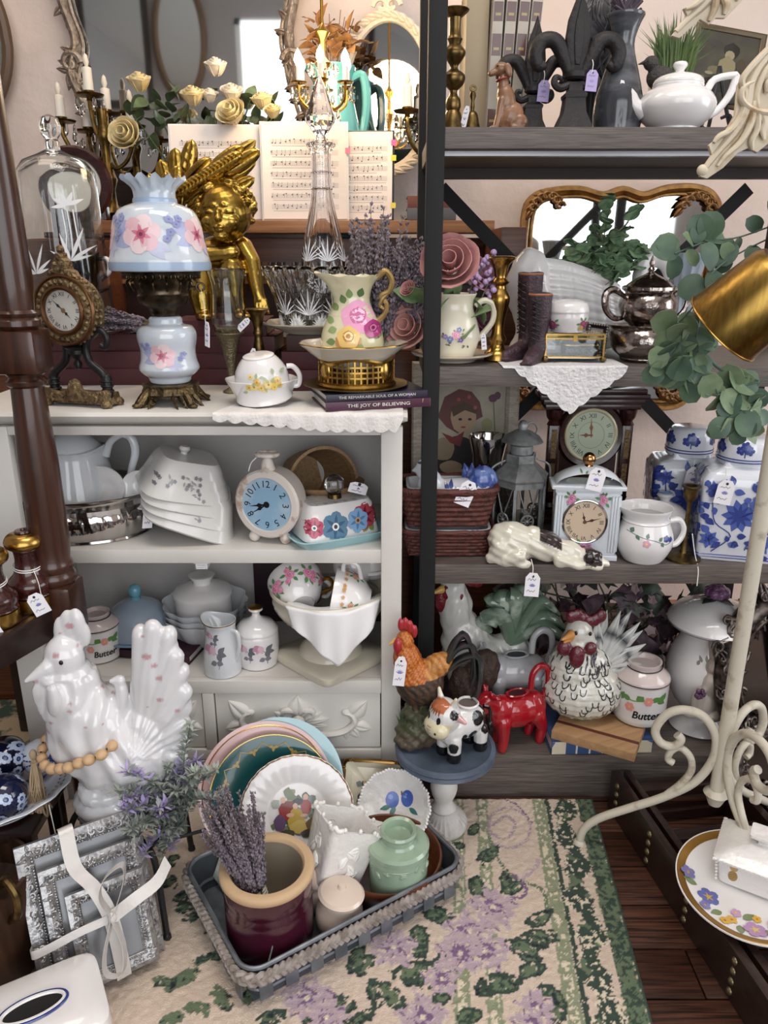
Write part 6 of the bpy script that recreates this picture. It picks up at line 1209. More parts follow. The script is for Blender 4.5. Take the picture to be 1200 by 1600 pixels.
# ornate silver frames leaning at the right end
def baroque(t, W, H_, fw, seed, mt):
    q = random.Random(seed); o = []
    n = 40
    for i in range(n):
        a = 2*PI*i/n; x, z = W*math.cos(a), H_*math.sin(a)
        for k in range(2):
            r0 = fw*q.uniform(.2, .42); cx, cz = x+q.uniform(-.5, .5)*fw, z+q.uniform(-.5, .5)*fw; ph = q.uniform(0, 6.3); dr = q.choice([-1, 1])
            P = [(cx+r0*(1-j/11)*math.cos(ph+dr*j*.75), -fw*.2-j*.4, cz+r0*(1-j/11)*math.sin(ph+dr*j*.75)) for j in range(10)]; o.append(tube(P, [2.6-.12*j for j in range(10)], 6))
        o.append(leafM(fw*.9, fw*.2, 5, q.uniform(0, 360), x, z).mv(0, -fw*.15, 0))
    o.append(tube([(W*math.cos(a), 0, H_*math.sin(a)) for a in np.linspace(0, 2*PI, 49)[:-1]], fw*.45, 8, closed=True, flat=.6)); o.append(tube([((W-fw*.5)*math.cos(a), -fw*.25, (H_-fw*.5)*math.sin(a)) for a in np.linspace(0, 2*PI, 49)[:-1]], 2.5, 6, closed=True))
    t.add('frame', J(*o), mt); t.add('glass', prism([((W-fw*.3)*math.cos(2*PI*i/40), (H_-fw*.3)*math.sin(2*PI*i/40)) for i in range(40)], -2, 0), mat('dark_mirror', '6a625c', .12, 1))
ofm = mat('antique_silver', '6b615b', .32, .85, var=(60, '352e2c', .42, .62))
t = T('baroque_mirror', 'antique silver frame of pierced scrolls leaning beside the rabbit jar', 'mirror', 1218, Y=1.475, z=ZR, rot=(-14, 0, 6)); baroque(t, 92, 104, 40, 3, ofm); 
for p_ in t.parts: p_.location.z += 112*t.kz
t = T('baroque_mirror', 'smaller antique silver scroll frame on the floor below the larger one', 'mirror', 1195, Y=1.42, z=.02, rot=(-16, 0, 16)); baroque(t, 50, 46, 26, 9, ofm)
for p_ in t.parts: p_.location.z += 66*t.kz
t = T('pink_ribbon', 'pink fabric ribbon hanging behind the rabbit jar', 'ribbon', 1072, Y=1.80, z=ZR+.25); t.add('ribbon', thick(sheet(lambda u, v: (-22+40*v+14*u, -3*math.sin(v*5), 76-80*v), 3, 12), .8), mat('pink_felt', 'b06a84', .9))
# red and white cow creamers
def cow_creamer(t, m_, mi):
    B = [ell((6, 0, 52), (42, 24, 25), n=18), ell((34, 0, 50), (22, 22, 26)), ell((-24, 0, 56), (24, 20, 24))]+chain([(-26, -12, 44, 13), (-24, -13, 20, 9), (-26, -13, 5, 8)])+chain([(-20, 12, 44, 13), (-18, 13, 20, 9), (-20, 13, 5, 8)])+chain([(36, -12, 44, 14), (46, -13, 24, 9), (42, -13, 5, 8)])+chain([(34, 12, 44, 14), (42, 13, 22, 9), (38, 13, 5, 8)])+chain([(-36, 0, 66, 15), (-50, 0, 76, 15), (-66, -2, 66, 11)])+[ell((-44, -16, 88), (5, 9, 4), (0, 0, 30)), ell((-44, 16, 88), (5, 9, 4), (0, 0, -30)), cap((-48, -8, 88), (-50, -11, 96), 3, 2), cap((-48, 8, 88), (-50, 11, 96), 3, 2)]
    t.add('body', blob(B, 1.9, 3), m_, ang=180)
    t.add('tail_handle', tube([(52, 0, 62), (60, 0, 84), (56, 0, 106), (42, 0, 112), (30, 0, 102), (28, 0, 80)], [5, 5, 5, 5, 5, 5], 10, sm=5), m_)
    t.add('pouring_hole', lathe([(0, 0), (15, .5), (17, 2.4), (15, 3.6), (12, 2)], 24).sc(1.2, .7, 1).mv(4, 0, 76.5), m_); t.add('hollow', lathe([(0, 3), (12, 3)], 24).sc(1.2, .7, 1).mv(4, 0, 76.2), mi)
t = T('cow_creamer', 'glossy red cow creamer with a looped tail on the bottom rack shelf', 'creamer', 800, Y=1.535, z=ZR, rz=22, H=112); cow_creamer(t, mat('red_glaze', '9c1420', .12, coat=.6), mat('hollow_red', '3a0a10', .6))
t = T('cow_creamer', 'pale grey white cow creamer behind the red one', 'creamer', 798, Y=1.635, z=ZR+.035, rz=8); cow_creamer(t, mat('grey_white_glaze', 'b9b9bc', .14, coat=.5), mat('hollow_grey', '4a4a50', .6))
book('book', 'small grey book lifting the pale cow creamer', .12, .07, .034, mat('grey_cover', '4a4642', .6), 800, Y=1.6, z=ZR)
# ================================================================== cake stand with cow and rooster
t = T('cake_stand', 'slate blue topped cake stand on a white turned pedestal', 'cake stand', 692, Y=1.385, z=.013, H=None)
t.k = depth(Vector((.1, 1.385, .1)))/FPX; t.kz = .205/150
wp = mat('chippy_white', 'd0ccc8', .55, var=(24, 'b4aeaa', .55, .7)); sb = mat('slate_blue', '4d5766', .4, var=(20, '626e80', .4, .7))
t.add('foot', lathe([(0, 0), (36, 0), (38, 4), (38, 10), (35, 16), (26, 26), (18, 32), (0, 32)], 80, mod=lambda a, r, z: (r*(1+(.03*math.cos(28*a) if 8 < z < 30 else 0)), z)), wp)
t.add('pedestal', lathe([(17, 30), (20, 36), (16, 42), (14, 50), (18, 60), (21, 72), (20, 82), (15, 90), (13, 94), (19, 100), (19, 104), (14, 108), (14, 116), (18, 126), (26, 130)], 32, sm=2), wp)
t.add('top', lathe([(0, 128), (26, 128), (60, 132), (72, 134), (76, 138), (74, 143), (77, 147), (76, 151), (70, 152), (66, 149), (0, 149)], 64), sb)
ZK = .013+149*t.kz+.0005; ck = t.loc
t = T('cow_planter', 'black and white cow planter with a cream muzzle on the blue cake stand', 'planter', 716, Y=1.365, z=ZK, rz=35, H=96)
B = [ell((14, 0, 46), (36, 25, 25), n=18), ell((-16, 0, 40), (22, 22, 22))]+[x for lx, ly in ((-20, -13), (-20, 13), (34, -13), (34, 13)) for x in chain([(lx, ly, 30, 12), (lx, ly, 12, 11), (lx, ly, 5, 12)])]+[ell((-30, 0, 68), (24, 27, 24), n=18), ell((-46, 0, 54), (16, 25, 15), n=16), cap((-26, -26, 74), (-24, -40, 72), 6, 3), cap((-26, 26, 74), (-24, 40, 72), 6, 3), cap((-26, -16, 88), (-26, -20, 98), 5, 3), cap((-26, 16, 88), (-26, 20, 98), 5, 3)]
cw_ = blob(B, 1.5, 2); spots = [(20, -24, 58, 12), (40, -22, 52, 11), (10, -24, 32, 9), (36, -20, 36, 9), (-6, -20, 30, 8), (-28, -20, 24, 8), (44, 0, 66, 16), (10, 22, 50, 14), (38, 20, 44, 12), (-32, -24, 78, 7)]
def cowc(x, y, z):
    if z < 13: return '121214'
    if x < -36 and z < 66 and z > 40: return 'd8cfae'
    if z > 92 or (abs(y) > 30 and z > 66): return 'd8a8a8' if z < 90 else 'd8d0b8'
    if x < -30 and z > 80 and abs(y) < 15: return 'b56a44'
    for a, b, c, r in spots:
        if (x-a)**2+(y-b)**2+(z-c)**2 < r*r: return '161618'
    return 'dad8d6'
b_ = t.add('body', cw_.colf(cowc), gl_, ang=180)
decal(t, b_, [(circ(-11, 70, 3.2, 10, rz=5), '1a1a1c'), (circ(11, 70, 3.2, 10, rz=5), '1a1a1c'), (circ(-13, 54, 2, 8), '4a3a2a'), (circ(13, 54, 2, 8), '4a3a2a')]+[(circ(x, 56+z, .9, 6), '5a4a3a') for x in (-3, 0, 3) for z in (-4, 0, 4)]+[(p, '5a4a3a', 0) for p in strokep([(-12, 46), (0, 43), (12, 46)], 1)]+[(leafp(x, 84, 9, 1.2, 270+x*2), '8a4a2c') for x in (-8, -4, 0, 4, 8)], 'painted_face', ang=-90)
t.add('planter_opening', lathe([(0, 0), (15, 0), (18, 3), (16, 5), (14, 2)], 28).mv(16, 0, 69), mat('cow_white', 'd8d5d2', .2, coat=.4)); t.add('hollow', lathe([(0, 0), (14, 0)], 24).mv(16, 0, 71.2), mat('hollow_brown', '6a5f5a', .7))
t.add('tail', J(tube([(50, 0, 56), (60, -4, 50), (58, -8, 30)], 3, 7, sm=4), ell((58, -8, 26), (5, 5, 8))), mat('eye_black'))
t = T('rooster_figurine', 'painted resin rooster with orange neck on a grassy rock at the cake stand rim', 'figurine', 654, Y=1.395, z=ZK, H=200)
rk = blob([ell((0, 0, 22), (38, 30, 26)), ell((-12, -8, 12), (28, 24, 14)), ell((14, -6, 30), (26, 22, 26)), ell((-6, 0, 50), (22, 20, 20))], 2.4, 2).push(lambda x, y, z: 2.2*math.sin(x*.3)*math.sin(z*.34+y*.2)); t.add('rock', rk.colf(lambda x, y, z: '4a4a34' if z > 26 else '54493a'), gm_, ang=180)
q = random.Random(9); gr = []
for i in range(260):
    a, u = q.uniform(0, 2*PI), q.random(); x, y = 32*u*math.cos(a)-2, 26*u*math.sin(a); z = 30+22*(1-u); gr.append(M([(x-1.2, y, z), (x+1.2, y, z), (x+q.uniform(-8, 8), y-q.uniform(2, 10), z+q.uniform(10, 26))], [(0, 1, 2)]))
t.add('grass', J(*gr), mat('grass_blades', '4a5a3a', .7), kind='stuff')
rb_ = blob([ell((0, 0, 98), (38, 28, 34), (0, 8, 0), 16), ell((-18, 0, 128), (22, 20, 34), (0, -16, 0)), ell((-24, 0, 158), (14, 13, 18)), ell((26, 0, 124), (28, 18, 16), (0, -24, 0)), cap((-6, -10, 76), (-6, -12, 52), 7, 5), cap((6, 8, 76), (6, 8, 52), 7, 5)], 2, 2).push(lambda x, y, z: 1.2*abs(math.sin(z*.3+x*.2+3*math.sin(y*.2))))
def rc(x, y, z):
    s_ = math.sin(x*.5+z*.25+y*.3)
    if x > 8 and z > 112: return 'a8682c' if s_ > 0 else 'c08a48'
    if z > 108+.2*x and x < 8: return ('b5641f', 'c98430', 'a04a1c')[int((math.sin(x*.9+z*.5)+1)*1.49)]
    return '4f3524' if s_ > -.2 else '2f2a24'
t.add('body', rb_.colf(rc), gm_, ang=180); rd = mat('comb_bright', 'a3242c', .35, coat=.2)
t.add('comb', blob([ell((-30+i*7, 0, 178+9*math.sin(1+i*.8)), (5, 4, 10)) for i in range(4)]+[ell((-34, -8, 158), (8, 7, 12)), ell((-32, -8, 144), (6, 5, 12))], 1.5, 1), rd); t.add('beak', cap((-38, -4, 164), (-48, -8, 160), 4, 1.2), mat('beak_yellow'))
tt = []
for i in range(8): tt.append(tube([(34, (i % 3-1)*6, 110), (48+i*2, (i % 3-1)*8, 150+i*4-i*i), (64+i*4, (i % 3-1)*8, 176-i*6), (78+i*2, (i % 3-1)*8, 150-i*10), (80, (i % 3-1)*7, 120-i*7)], [5, 8, 8, 6, 2], 7, sm=5, flat=.5))
t.add('tail', J(*tt), mat('tail_black', '1c2422', .35, coat=.3, var=(40, '3a2c34', .45, .65))); tag_on(t, -34, -22, 104, 18, 44, 6, 0, sx=-26, sy=-16, sz=146)
t = T('brown_figurine', 'dark brown carved hen figurine behind the rooster on the rack shelf', 'figurine', 735, Y=1.585, z=ZR, H=125)
t.add('body', blob([ell((0, 0, 44), (34, 28, 44)), ell((14, 0, 92), (26, 22, 36), (0, 20, 0)), ell((-16, 0, 70), (22, 20, 30))], 2.4, 2).push(lambda x, y, z: 1.4*math.sin(x*.5)*math.sin(z*.2)), mat('brown_carved', '3a2a22', .7, bump=(120, .8, .006)), ang=180)
# ================================================================== white iron stand, crate, plate
PX, PYy = .648, 1.25
t = T('iron_stand', 'cream painted iron stand with a tall pole and scrolled legs', 'stand', at=(PX, PYy, .012), k=1, world=True)
iw = mat('iron_cream', 'cbc3b2', .5, var=(40, 'a89c88', .55, .7)); t.add('pole', J(tube([(PX, PYy, .19), (PX, PYy, 1.25)], .0135, 16), lathe([(0, .176), (.012, .18), (.016, .19), (.02, .2), (.024, .205), (.02, .21), (.0135, .215)], 20).mv(PX, PYy, 0)), iw)
def on_plane(px, py, p, n): d = ray(px, py); o = Vector((0, 0, CAMZ)); return o+d*((p-o).dot(n)/d.dot(n))
ft_ = PZ(905, 1316, .014); dv = Vector((ft_.x-PX, ft_.y-PYy, 0)); nn = Vector((-dv.y, dv.x, 0)); pl_ = Vector((PX, PYy, 0))
S1 = [(905, 1316), (912, 1296), (935, 1279), (985, 1262), (1035, 1246), (1085, 1222), (1114, 1186), (1118, 1150), (1100, 1120), (1070, 1109), (1042, 1116), (1024, 1140), (1032, 1160), (1052, 1166), (1064, 1156), (1058, 1147)]
S2 = [(1035, 1246), (1062, 1226), (1080, 1204), (1078, 1182), (1062, 1168), (1048, 1174), (1044, 1186), (1052, 1192)]
q1 = [on_plane(x, y, pl_, nn) for x, y in S1]; q2 = [on_plane(x, y, pl_, nn) for x, y in S2]
ang0 = math.degrees(math.atan2(dv.y, dv.x))
def leg_m(a): m4 = Matrix.Translation(pl_) @ Matrix.Rotation(R(a), 4, 'Z') @ Matrix.Translation(-pl_); return J(tube(q1, .0085, 10, sm=5), tube(q2, .007, 10, sm=5), ell(tuple(q1[0]+Vector((0, 0, -.002))), (.013, .013, .012))).tf(m4)
for a in (0, 128, 232): t.add('leg', leg_m(a), iw)
# studded crate rack on the floor
t = T('wooden_crate_rack', 'dark wooden slatted crate rack with brass studs lying on the floor', 'crate rack', at=(.6, 1.2, 0), k=1, world=True)
e0, e1 = Vector((.512, 1.46, 0)), Vector((.612, .80, 0)); dr = (e1-e0).normalized(); nr = Vector((-dr.y, dr.x, 0)); L_ = (e1-e0).length
m4 = Matrix(((dr.x, nr.x, 0, e0.x), (dr.y, nr.y, 0, e0.y), (0, 0, 1, 0), (0, 0, 0, 1)))
cr = mat('crate_wood', '33211b', .35, coat=.2, grain=(0, 70, '1d110d', .22)); st_ = mat('stud_brass', '8f8466', .35, .9)
for j in range(2):
    y0 = j*.245; t.add('side_board', box(0, L_, y0, y0+.018, .0, .1, .003).tf(m4), cr); t.add('side_board', box(0, L_, y0+.03, y0+.046, .04, .095, .003).tf(m4), cr)
for i in range(5):
    x = .02+i*.15; t.add('cross_rail', box(x, x+.03, .046, .245, .05, .075, .004).tf(m4), cr); t.add('cross_rail', box(x+.04, x+.05, .046, .245, .01, .03, .002).tf(m4), cr)
    for z in (.018, .04, .062, .084): t.add('stud', lathe([(0, .005), (.004, .004), (.0065, .0012), (.007, 0)], 12).rot(90, 0, 0).mv(x+.016, -.0, z).tf(m4), st_)
t = T('pansy_plate', 'gold rimmed plate painted with pansies on the crate rack', 'plate', 1168, 1398, z=.103, rot=(5, -3, 0))
pp = t.add('plate', lathe([(0, 0), (62, 0), (68, 3), (104, 16), (107, 18), (104, 19.5), (66, 8), (0, 5)], 64, sm=2), porc); t.add('gold_rim', lathe([(94, 16.2), (105, 20.3), (107.5, 18.5)], 64), mat('gilt_band', 'a8803f', .3, .8))
sh = []
for (x, y, r, c, cc) in ((-66, -10, 17, '5f68a8', 'c8a040'), (-48, -52, 9, 'd8a83a', 'a06a20'), (-60, -56, 8, 'd8a83a', 'a06a20'), (-22, -72, 17, 'b58ab8', 'd8c060'), (24, -78, 15, 'b07aa8', 'd8c060'), (0, -84, 8, '8f5a98', 'd8c060'), (50, -66, 14, 'c58ab0', 'd8c060'), (-84, 30, 12, '7a78b0', 'c8a040'), (76, -40, 12, 'd8a83a', 'a06a20'), (-80, -30, 9, '7a78b0', 'c8a040'), (-36, -40, 8, 'c89ab8', 'd8c060'), (10, -62, 9, 'd8b0c8', 'd8c060'), (-10, -52, 7, 'd8a83a', 'a06a20')): sh += flower(x, y, r, c, cc, 5, 20, pet=.8)
sh = [(leafp(x, y, 22, 6, a), '7a8a62') for x, y, a in ((-56, -36, 200), (-40, -62, 250), (-6, -70, 280), (36, -70, 300), (-76, 10, 150), (-30, -50, 20), (10, -60, 240), (60, -50, 330))]+sh
decal(t, pp, sh, mode='top'); kk = t.k; l0 = t.loc
mg = mat('milk_glass', 'e8e5e2', .15, coat=.4, bump=(80, .35, .006))
t = T('covered_box', 'white milk glass covered box with gilded pineapples on the pansy plate', 'covered dish', at=(l0.x+.032, l0.y+.03, l0.z+.012), k=kk, rz=-32); t.kz = kk
b_ = t.add('box', J(sq_loft([(54, 42, 0), (56, 44, 6), (62, 50, 44), (.01, .01, 44)], 48, 12)), mg); t.add('lid', J(sq_loft([(66, 54, 44), (66, 54, 48), (50, 40, 58), (22, 16, 66), (.01, .01, 66)], 48, 12)), mg)
t.add('beading', J(*[ell((s_*64, -52+i*6.5, 46), 3, n=6) for i in range(17) for s_ in (-1, 1)], *[ell((-62+i*6.5, s_*52, 46), 3, n=6) for i in range(20) for s_ in (-1, 1)], *[ell((s_*(57+.12*i*5), r_*(45+.12*i*5), 6+i*6.5), 2.6, n=6) for i in range(6) for s_ in (-1, 1) for r_ in (-1, 1)]), mg)
t.add('knob', J(sq_loft([(10, 8, 64), (10, 8, 70), (22, 18, 80), (22, 18, 84), (18, 14, 84), (.01, .01, 82)], 32, 10)), mg)
pine = lambda x, z: [(circ(x, z, 7, 12, 0, rz=11), 'a07f3a')]+[(p, '7a5c22', 0) for d in (-4, 0, 4) for p in strokep([(x-5, z+d-4), (x+5, z+d+4)], .8, 0)]+[(leafp(x, z+10, 12, 2.6, a), 'b89a5a') for a in (60, 90, 120)]
decal(t, b_, pine(-34, 22)+pine(30, 22)); decal(t, b_, pine(-24, 22)+pine(24, 22), ang=-90); decal(t, b_, pine(-24, 22)+pine(24, 22), ang=90)
# ================================================================== left foreground: turned table, mills, rooster, frames
Y0 = 1.31; X0 = PY(35, 550, Y0).x; zz = lambda py: PY(60, py, Y0).z
t = T('display_table', 'dark turned leg table carrying the two brass capped mills', 'table', at=(X0, Y0, 0), k=1, world=True)
def turn(rows): return lathe([(r, zz(y)) for r, y in rows], 28).mv(X0, Y0, 0)
za, zb, zc, zd = zz(990), zz(908), zz(582), zz(514)
t.add('leg', J(lathe([(.016, .0), (.02, .01), (.026, .2), (.03, zz(1020)), (.034, zz(1012)), (.034, zz(1004)), (.029, zz(998)), (.033, za)], 28).mv(X0, Y0, 0), box(X0-.037, X0+.037, Y0-.037, Y0+.037, za, zb, .008), turn([(.032, 910), (.037, 904), (.037, 896), (.032, 890), (.035, 884), (.034, 878), (.031, 872), (.034, 850), (.033, 720), (.028, 625), (.027, 604), (.033, 600), (.034, 594), (.028, 588), (.034, 582)]), box(X0-.037, X0+.037, Y0-.037, Y0+.037, zc, zd, .008), turn([(.03, 514), (.036, 508), (.036, 500), (.03, 495), (.034, 489), (.028, 484), (.032, 440), (.03, 300), (.026, 150), (.025, -60)])), walnut)
sd = Vector((-.2, -.5, 0)).normalized(); ZM = zz(938)
def along(p0, d, L, w, z0, z1, b=.004):
    a = math.degrees(math.atan2(d.y, d.x)); return box(0, L, -w/2, w/2, z0, z1, b).rot(0, 0, a).mv(p0.x, p0.y, 0)
t.add('rail', along(Vector((X0, Y0, 0)), Vector((-1, -.3, 0)), .5, .03, zc+.012, zd-.012), dkwood); t.add('rail', along(Vector((X0, Y0, 0)), sd, .5, .03, ZM-.06, ZM-.001), dkwood)
t.add('low_shelf', prism([(X0+.0, Y0+.01), (X0+sd.x*.5, Y0+sd.y*.5), (X0+sd.x*.5-.4, Y0+sd.y*.5+.05), (X0-.4, Y0+.12)], ZM-.02, ZM, .002).tf(Matrix(((1, 0, 0, 0), (0, 0, 1, 0), (0, 1, 0, 0), (0, 0, 0, 1)))), dkwood)
lp = PZ(46, 1150, .0); t.add('leg', box(lp.x-.022, lp.x+.022, lp.y, lp.y+.04, .013, ZM-.02, .004), dkwood, label='plain dark square leg')
def mill(label, px, py, tagx, tagz):
    t = T('pepper_mill', label, 'pepper mill', px, py, z=ZM+.001, H=118, group='brass banded mills')
    mw = mat('mill_wood', '4a1f1a', .2, coat=.5, grain=(2, 90, '2c110e', .2))
    t.add('body', lathe([(0, 20), (31, 20), (32, 26), (34, 32), (34, 40), (30, 46), (24, 52), (20, 62), (18, 76), (19, 88), (21, 92), (0, 92)], 32, sm=2), mw); t.add('brass_base', lathe([(0, 0), (33, 0), (34, 3), (33, 20), (0, 21)], 32), brass)
    t.add('brass_cap', lathe([(21, 91), (28, 95), (30, 102), (26, 110), (18, 114), (0, 116)], 32, sm=2), brass); t.add('cap_inlay', J(lathe([(0, 115), (13, 115.5), (12, 118), (0, 119)], 20), ell((0, 0, 119), (4, 4, 2))), mw)
    t.add('string', J(*[ring(21.5+i*.5, .8, 24, 5).rot(8, 4, 0).mv(0, 0, 66-i*3) for i in range(2)]), mat('string', 'f0eee8', .8)); tag_on(t, tagx, -34, tagz, 24, 34, -20 if tagx > 0 else 8, 20 if tagx > 0 else 0, sx=tagx*.6, sy=-22, sz=64)
mill('wooden mill with a brass cap standing nearer the turned post', 54, 946, 30, 2); mill('wooden mill with a large handwritten tag, farther from the turned post', -2, 972, 12, -8)
# white rooster
ZI = .195
t = T('ceramic_rooster', 'big white glazed ceramic rooster with pink worn spots on the iron stand', 'statue', 196, Y=1.2, z=ZI, H=318)
B = [ell((2, 0, 110), (92, 62, 64), (0, 6, 0), 22), ell((-36, -4, 146), (66, 54, 78), (0, -12, 0), 20), ell((-54, -8, 192), (48, 42, 74), (0, -6, 0), 18), ell((-56, -12, 256), (31, 27, 32), n=16), ell((0, 0, 28), (82, 58, 26), n=20), ell((-22, -10, 52), (44, 40, 20)), ell((34, -6, 54), (46, 40, 24)), ell((-4, 0, 12), (72, 54, 14))]
B += [cap((-74, -32, 252), (-102, -48, 240), 12, 3), ell((-62, -50, 212), (12, 7, 28), (8, 4, 0)), ell((-90, -38, 212), (11, 8, 27), (8, 6, 0)), ell((-78, -36, 238), (12, 9, 10))]
B += [ell((-56, -8, 290), (13, 9, 24)), ell((-44, -8, 300), (14, 9, 24)), ell((-32, -8, 304), (13, 9, 22)), ell((-24, -6, 288), (10, 8, 18)), ell((-62, -8, 276), (10, 9, 14))]
B += [ell((48, 0, 140), (44, 36, 44)), ell((74, 2, 206), (36, 17, 88), (0, 16, 0), 18), ell((92, 2, 150), (24, 17, 60)), cap((24, -8, 150), (20, -10, 214), 15, 9), ell((17, -10, 222), (13, 9, 7))]
B += [x for i, (ex, ez) in enumerate([(58, 286), (80, 296), (100, 284), (109, 256), (114, 230), (116, 204), (114, 178), (110, 152), (104, 126), (98, 100)]) for x in chain([(44, 0, 116, 18), (44*.4+ex*.6, -4-(i % 2)*5, 116*.4+ez*.6, 17), (ex, -2-(i % 2)*4, ez, 14)])]
rb_ = blob(B, 2.5, 3)
def ridg(x, y, z):
    if x > 38 and z > 120: r_ = math.hypot(x-40, z-120); a = math.atan2(z-120, x-40); return 1.2*math.cos(a*26)
    if z > 235: return 0
    if z < 60: return 1.2*math.sin(x*.16+y*.1)
    return 2.6*math.sin(x*.16+y*.1+math.sin(z*.05)*2.2)+1.0*math.sin(z*.12+x*.08)
rb_ = rb_.push(ridg)
q = random.Random(11); pk_ = []
idx_ = list(range(len(rb_.V)))
for i in range(46): pk_.append((rb_.V[q.choice(idx_)], q.uniform(3, 6)))
for c_ in ((-94, -50, 192), (-62, -62, 188), (-40, -16, 304), (-90, -38, 238), (-58, -30, 270), (0, -56, 26), (-62, -46, 30), (112, -8, 256), (112, -8, 204), (70, -20, 262), (86, -16, 230), (84, -18, 200), (36, -56, 150), (70, -46, 160)): pk_.append((np.array(c_), 8))
N_ = len(rb_.V); w_ = np.zeros(N_)
for c_, r_ in pk_: d = np.sqrt((((rb_.V-c_)*np.array((1, .8, 1.6)))**2).sum(1)); w_ = np.maximum(w_, np.clip((r_-d)/2.5+.4*np.sin(rb_.V[:, 0]*1.5), 0, 1)*(d < r_))
rb_.C = np.array(lin('d9d8da'))[None]*(1-w_[:, None])+np.array(lin('c09a9e'))[None]*w_[:, None]
t.add('body', rb_, vglaze('rooster_glaze', .14, .55), ang=180)
t.add('eye', ell((-50, -38.5, 262), (3.2, 2.6, 3.2), n=10), mat('eye_black'))
# wooden bead garland
bm_ = t; t = T('bead_garland', 'natural wooden bead garland with a jute tassel around the white rooster neck', 'garland', 196, Y=1.2, z=ZI, H=318)
wbm = mat('wood_bead', 'c9a880', .5, var=(60, 'b8926a', .4, .7)); bd_ = t.data(lathe([(2, -8)]+[(8.5*math.sin(a), -8.5*math.cos(a)) for a in np.linspace(.3, PI-.3, 9)]+[(2, 8)], 14), wbm, name='bead')
bv_ = BVHTree.FromPolygons([tuple(v) for v in rb_.V], rb_.F)
rg_ = []
for i in range(120):
    a = 2*PI*i/120; d_ = Vector((math.cos(a), math.sin(a), 0)); c_ = Vector((-56, -6, 142)); c_.z += 66*(.3*d_.x+.34*min(0, d_.y)+.16*max(0, d_.y)); h_ = bv_.ray_cast(c_+d_*100, -d_); rg_.append((c_, d_, min(84, max(50, (h_[0]-c_).length if h_[0] else 62))))
rg_ = [c_+d_*(max(x[2] for x in (rg_+rg_)[i:i+13])*.5+sum(x[2] for x in (rg_+rg_)[i:i+13])/26+5) for i, (c_, d_, _) in enumerate(rg_[6:]+rg_[:6])]; ac_ = 99
for i in range(120):
    ac_ += (rg_[i]-rg_[i-1]).length
    if ac_ > 16.4: ac_ = 0; t.link('bead', bd_, m4=Matrix.Translation(rg_[i]) @ Euler((PI/2, 0, 2*PI*(i+6)/120)).to_matrix().to_4x4())
q = random.Random(2); t.add('tassel', J(*[tube([(-128+q.uniform(-2, 2), -12, 104), (-130+q.uniform(-8, 8), -14+q.uniform(-6, 6), 60), (-134+q.uniform(-20, 18), -14+q.uniform(-12, 12), q.uniform(6, 22))], 1.3, 4, sm=4) for i in range(70)]), mat('jute', 'b39b7c', .9)); t.add('tassel_knot', J(ell((-128, -12, 108), (6, 6, 8)), ring(5.4, 1.4, 14, 5).mv(-128, -12, 96)), mat('jute'))
# iron stand below it
t = T('iron_plant_stand', 'black wrought iron ring stand with splayed legs under the white rooster', 'stand', at=(bm_.loc.x, bm_.loc.y, 0), k=1, world=True)
cx, cy = bm_.loc.x, bm_.loc.y; t.add('ring', J(ring(.098, .006, 40, 8).mv(cx, cy, ZI-.007), tube([(cx-.09, cy, ZI-.008), (cx+.09, cy, ZI-.008)], .004, 6), tube([(cx, cy-.09, ZI-.008), (cx, cy+.09, ZI-.008)], .004, 6)), iron)
for px, py in ((262, 1468), (150, 1450), (300, 1330)):
    f_ = PZ(px, py, .008); d = Vector((f_.x-cx, f_.y-cy, 0)).normalized(); t.add('leg', J(tube([(cx+d.x*.07, cy+d.y*.07, ZI-.008), (cx+d.x*.115, cy+d.y*.115, ZI-.012), (cx+d.x*.13, cy+d.y*.13, ZI-.05), ((cx+d.x*.13)*.5+f_.x*.5, (cy+d.y*.13)*.5+f_.y*.5, .08), (f_.x, f_.y, .014)], .006, 6, sm=4), ell((f_.x, f_.y, .014), (.008, .008, .013), n=8)), iron)
a_, b_ = PY(215, 1326, 1.18), PY(345, 1290, 1.30); t.add('stretcher', tube([tuple(a_), tuple(b_)], .0035, 6), iron)
# artificial lavender plant
t = T('lavender_plant', 'artificial lavender plant with grey green leaves beside the white rooster', 'plant', 286, Y=1.16, z=ZI-.004)
q = random.Random(15); t.add('stem_wrap', lathe([(0, 0), (7, 0), (8, 14), (6, 20), (0, 20)], 12), mat('floral_tape', '4a5240', .7)); sts = []; lfs = []; fls = []
gl1 = M([(0, 0, 0), (.45, .16, .02), (1, 0, -.05), (.45, -.16, .02)], [(0, 1, 2, 3)])
for i in range(34):
    a = q.uniform(0, 2*PI); H_ = q.uniform(40, 130); sx_ = q.uniform(-80, 66); sy_ = q.uniform(-52, 26)
    if i < 12: sx_ = q.uniform(-90, -10); H_ = q.uniform(-10, 70); sy_ = q.uniform(-60, -20)
    if i == 13: sx_, sy_, H_ = 30, -10, 165
    P = spline([(0, 0, 4), (sx_*.4, sy_*.4, 20+H_*.5), (sx_, sy_, H_)], 14); sts.append(tube(P, .8, 4))
    for j in range(8, len(P)):
        p = P[j]; fl_ = j > len(P)-11 and i % 2 == 0
        for k in range(4):
            L = q.uniform(10, 20); m_ = gl1.sc(L, L, L).rot(0, q.uniform(-60, 10), q.uniform(0, 360)).mv(*p); (fls if (fl_ and k < 3) else lfs).append(m_.sc(1, 1, 1))
t.add('stems', J(*sts), mat('grey_stem', '6a7068', .7)); t.add('leaves', J(*lfs), mat('grey_green', '8c968e', .7, var=(50, 'a3aa9e', .4, .7)), kind='stuff'); t.add('flowers', J(*fls), mat('lilac_petal', 'b3a6cc', .7, var=(60, '9a8cc0', .4, .7)), kind='stuff')
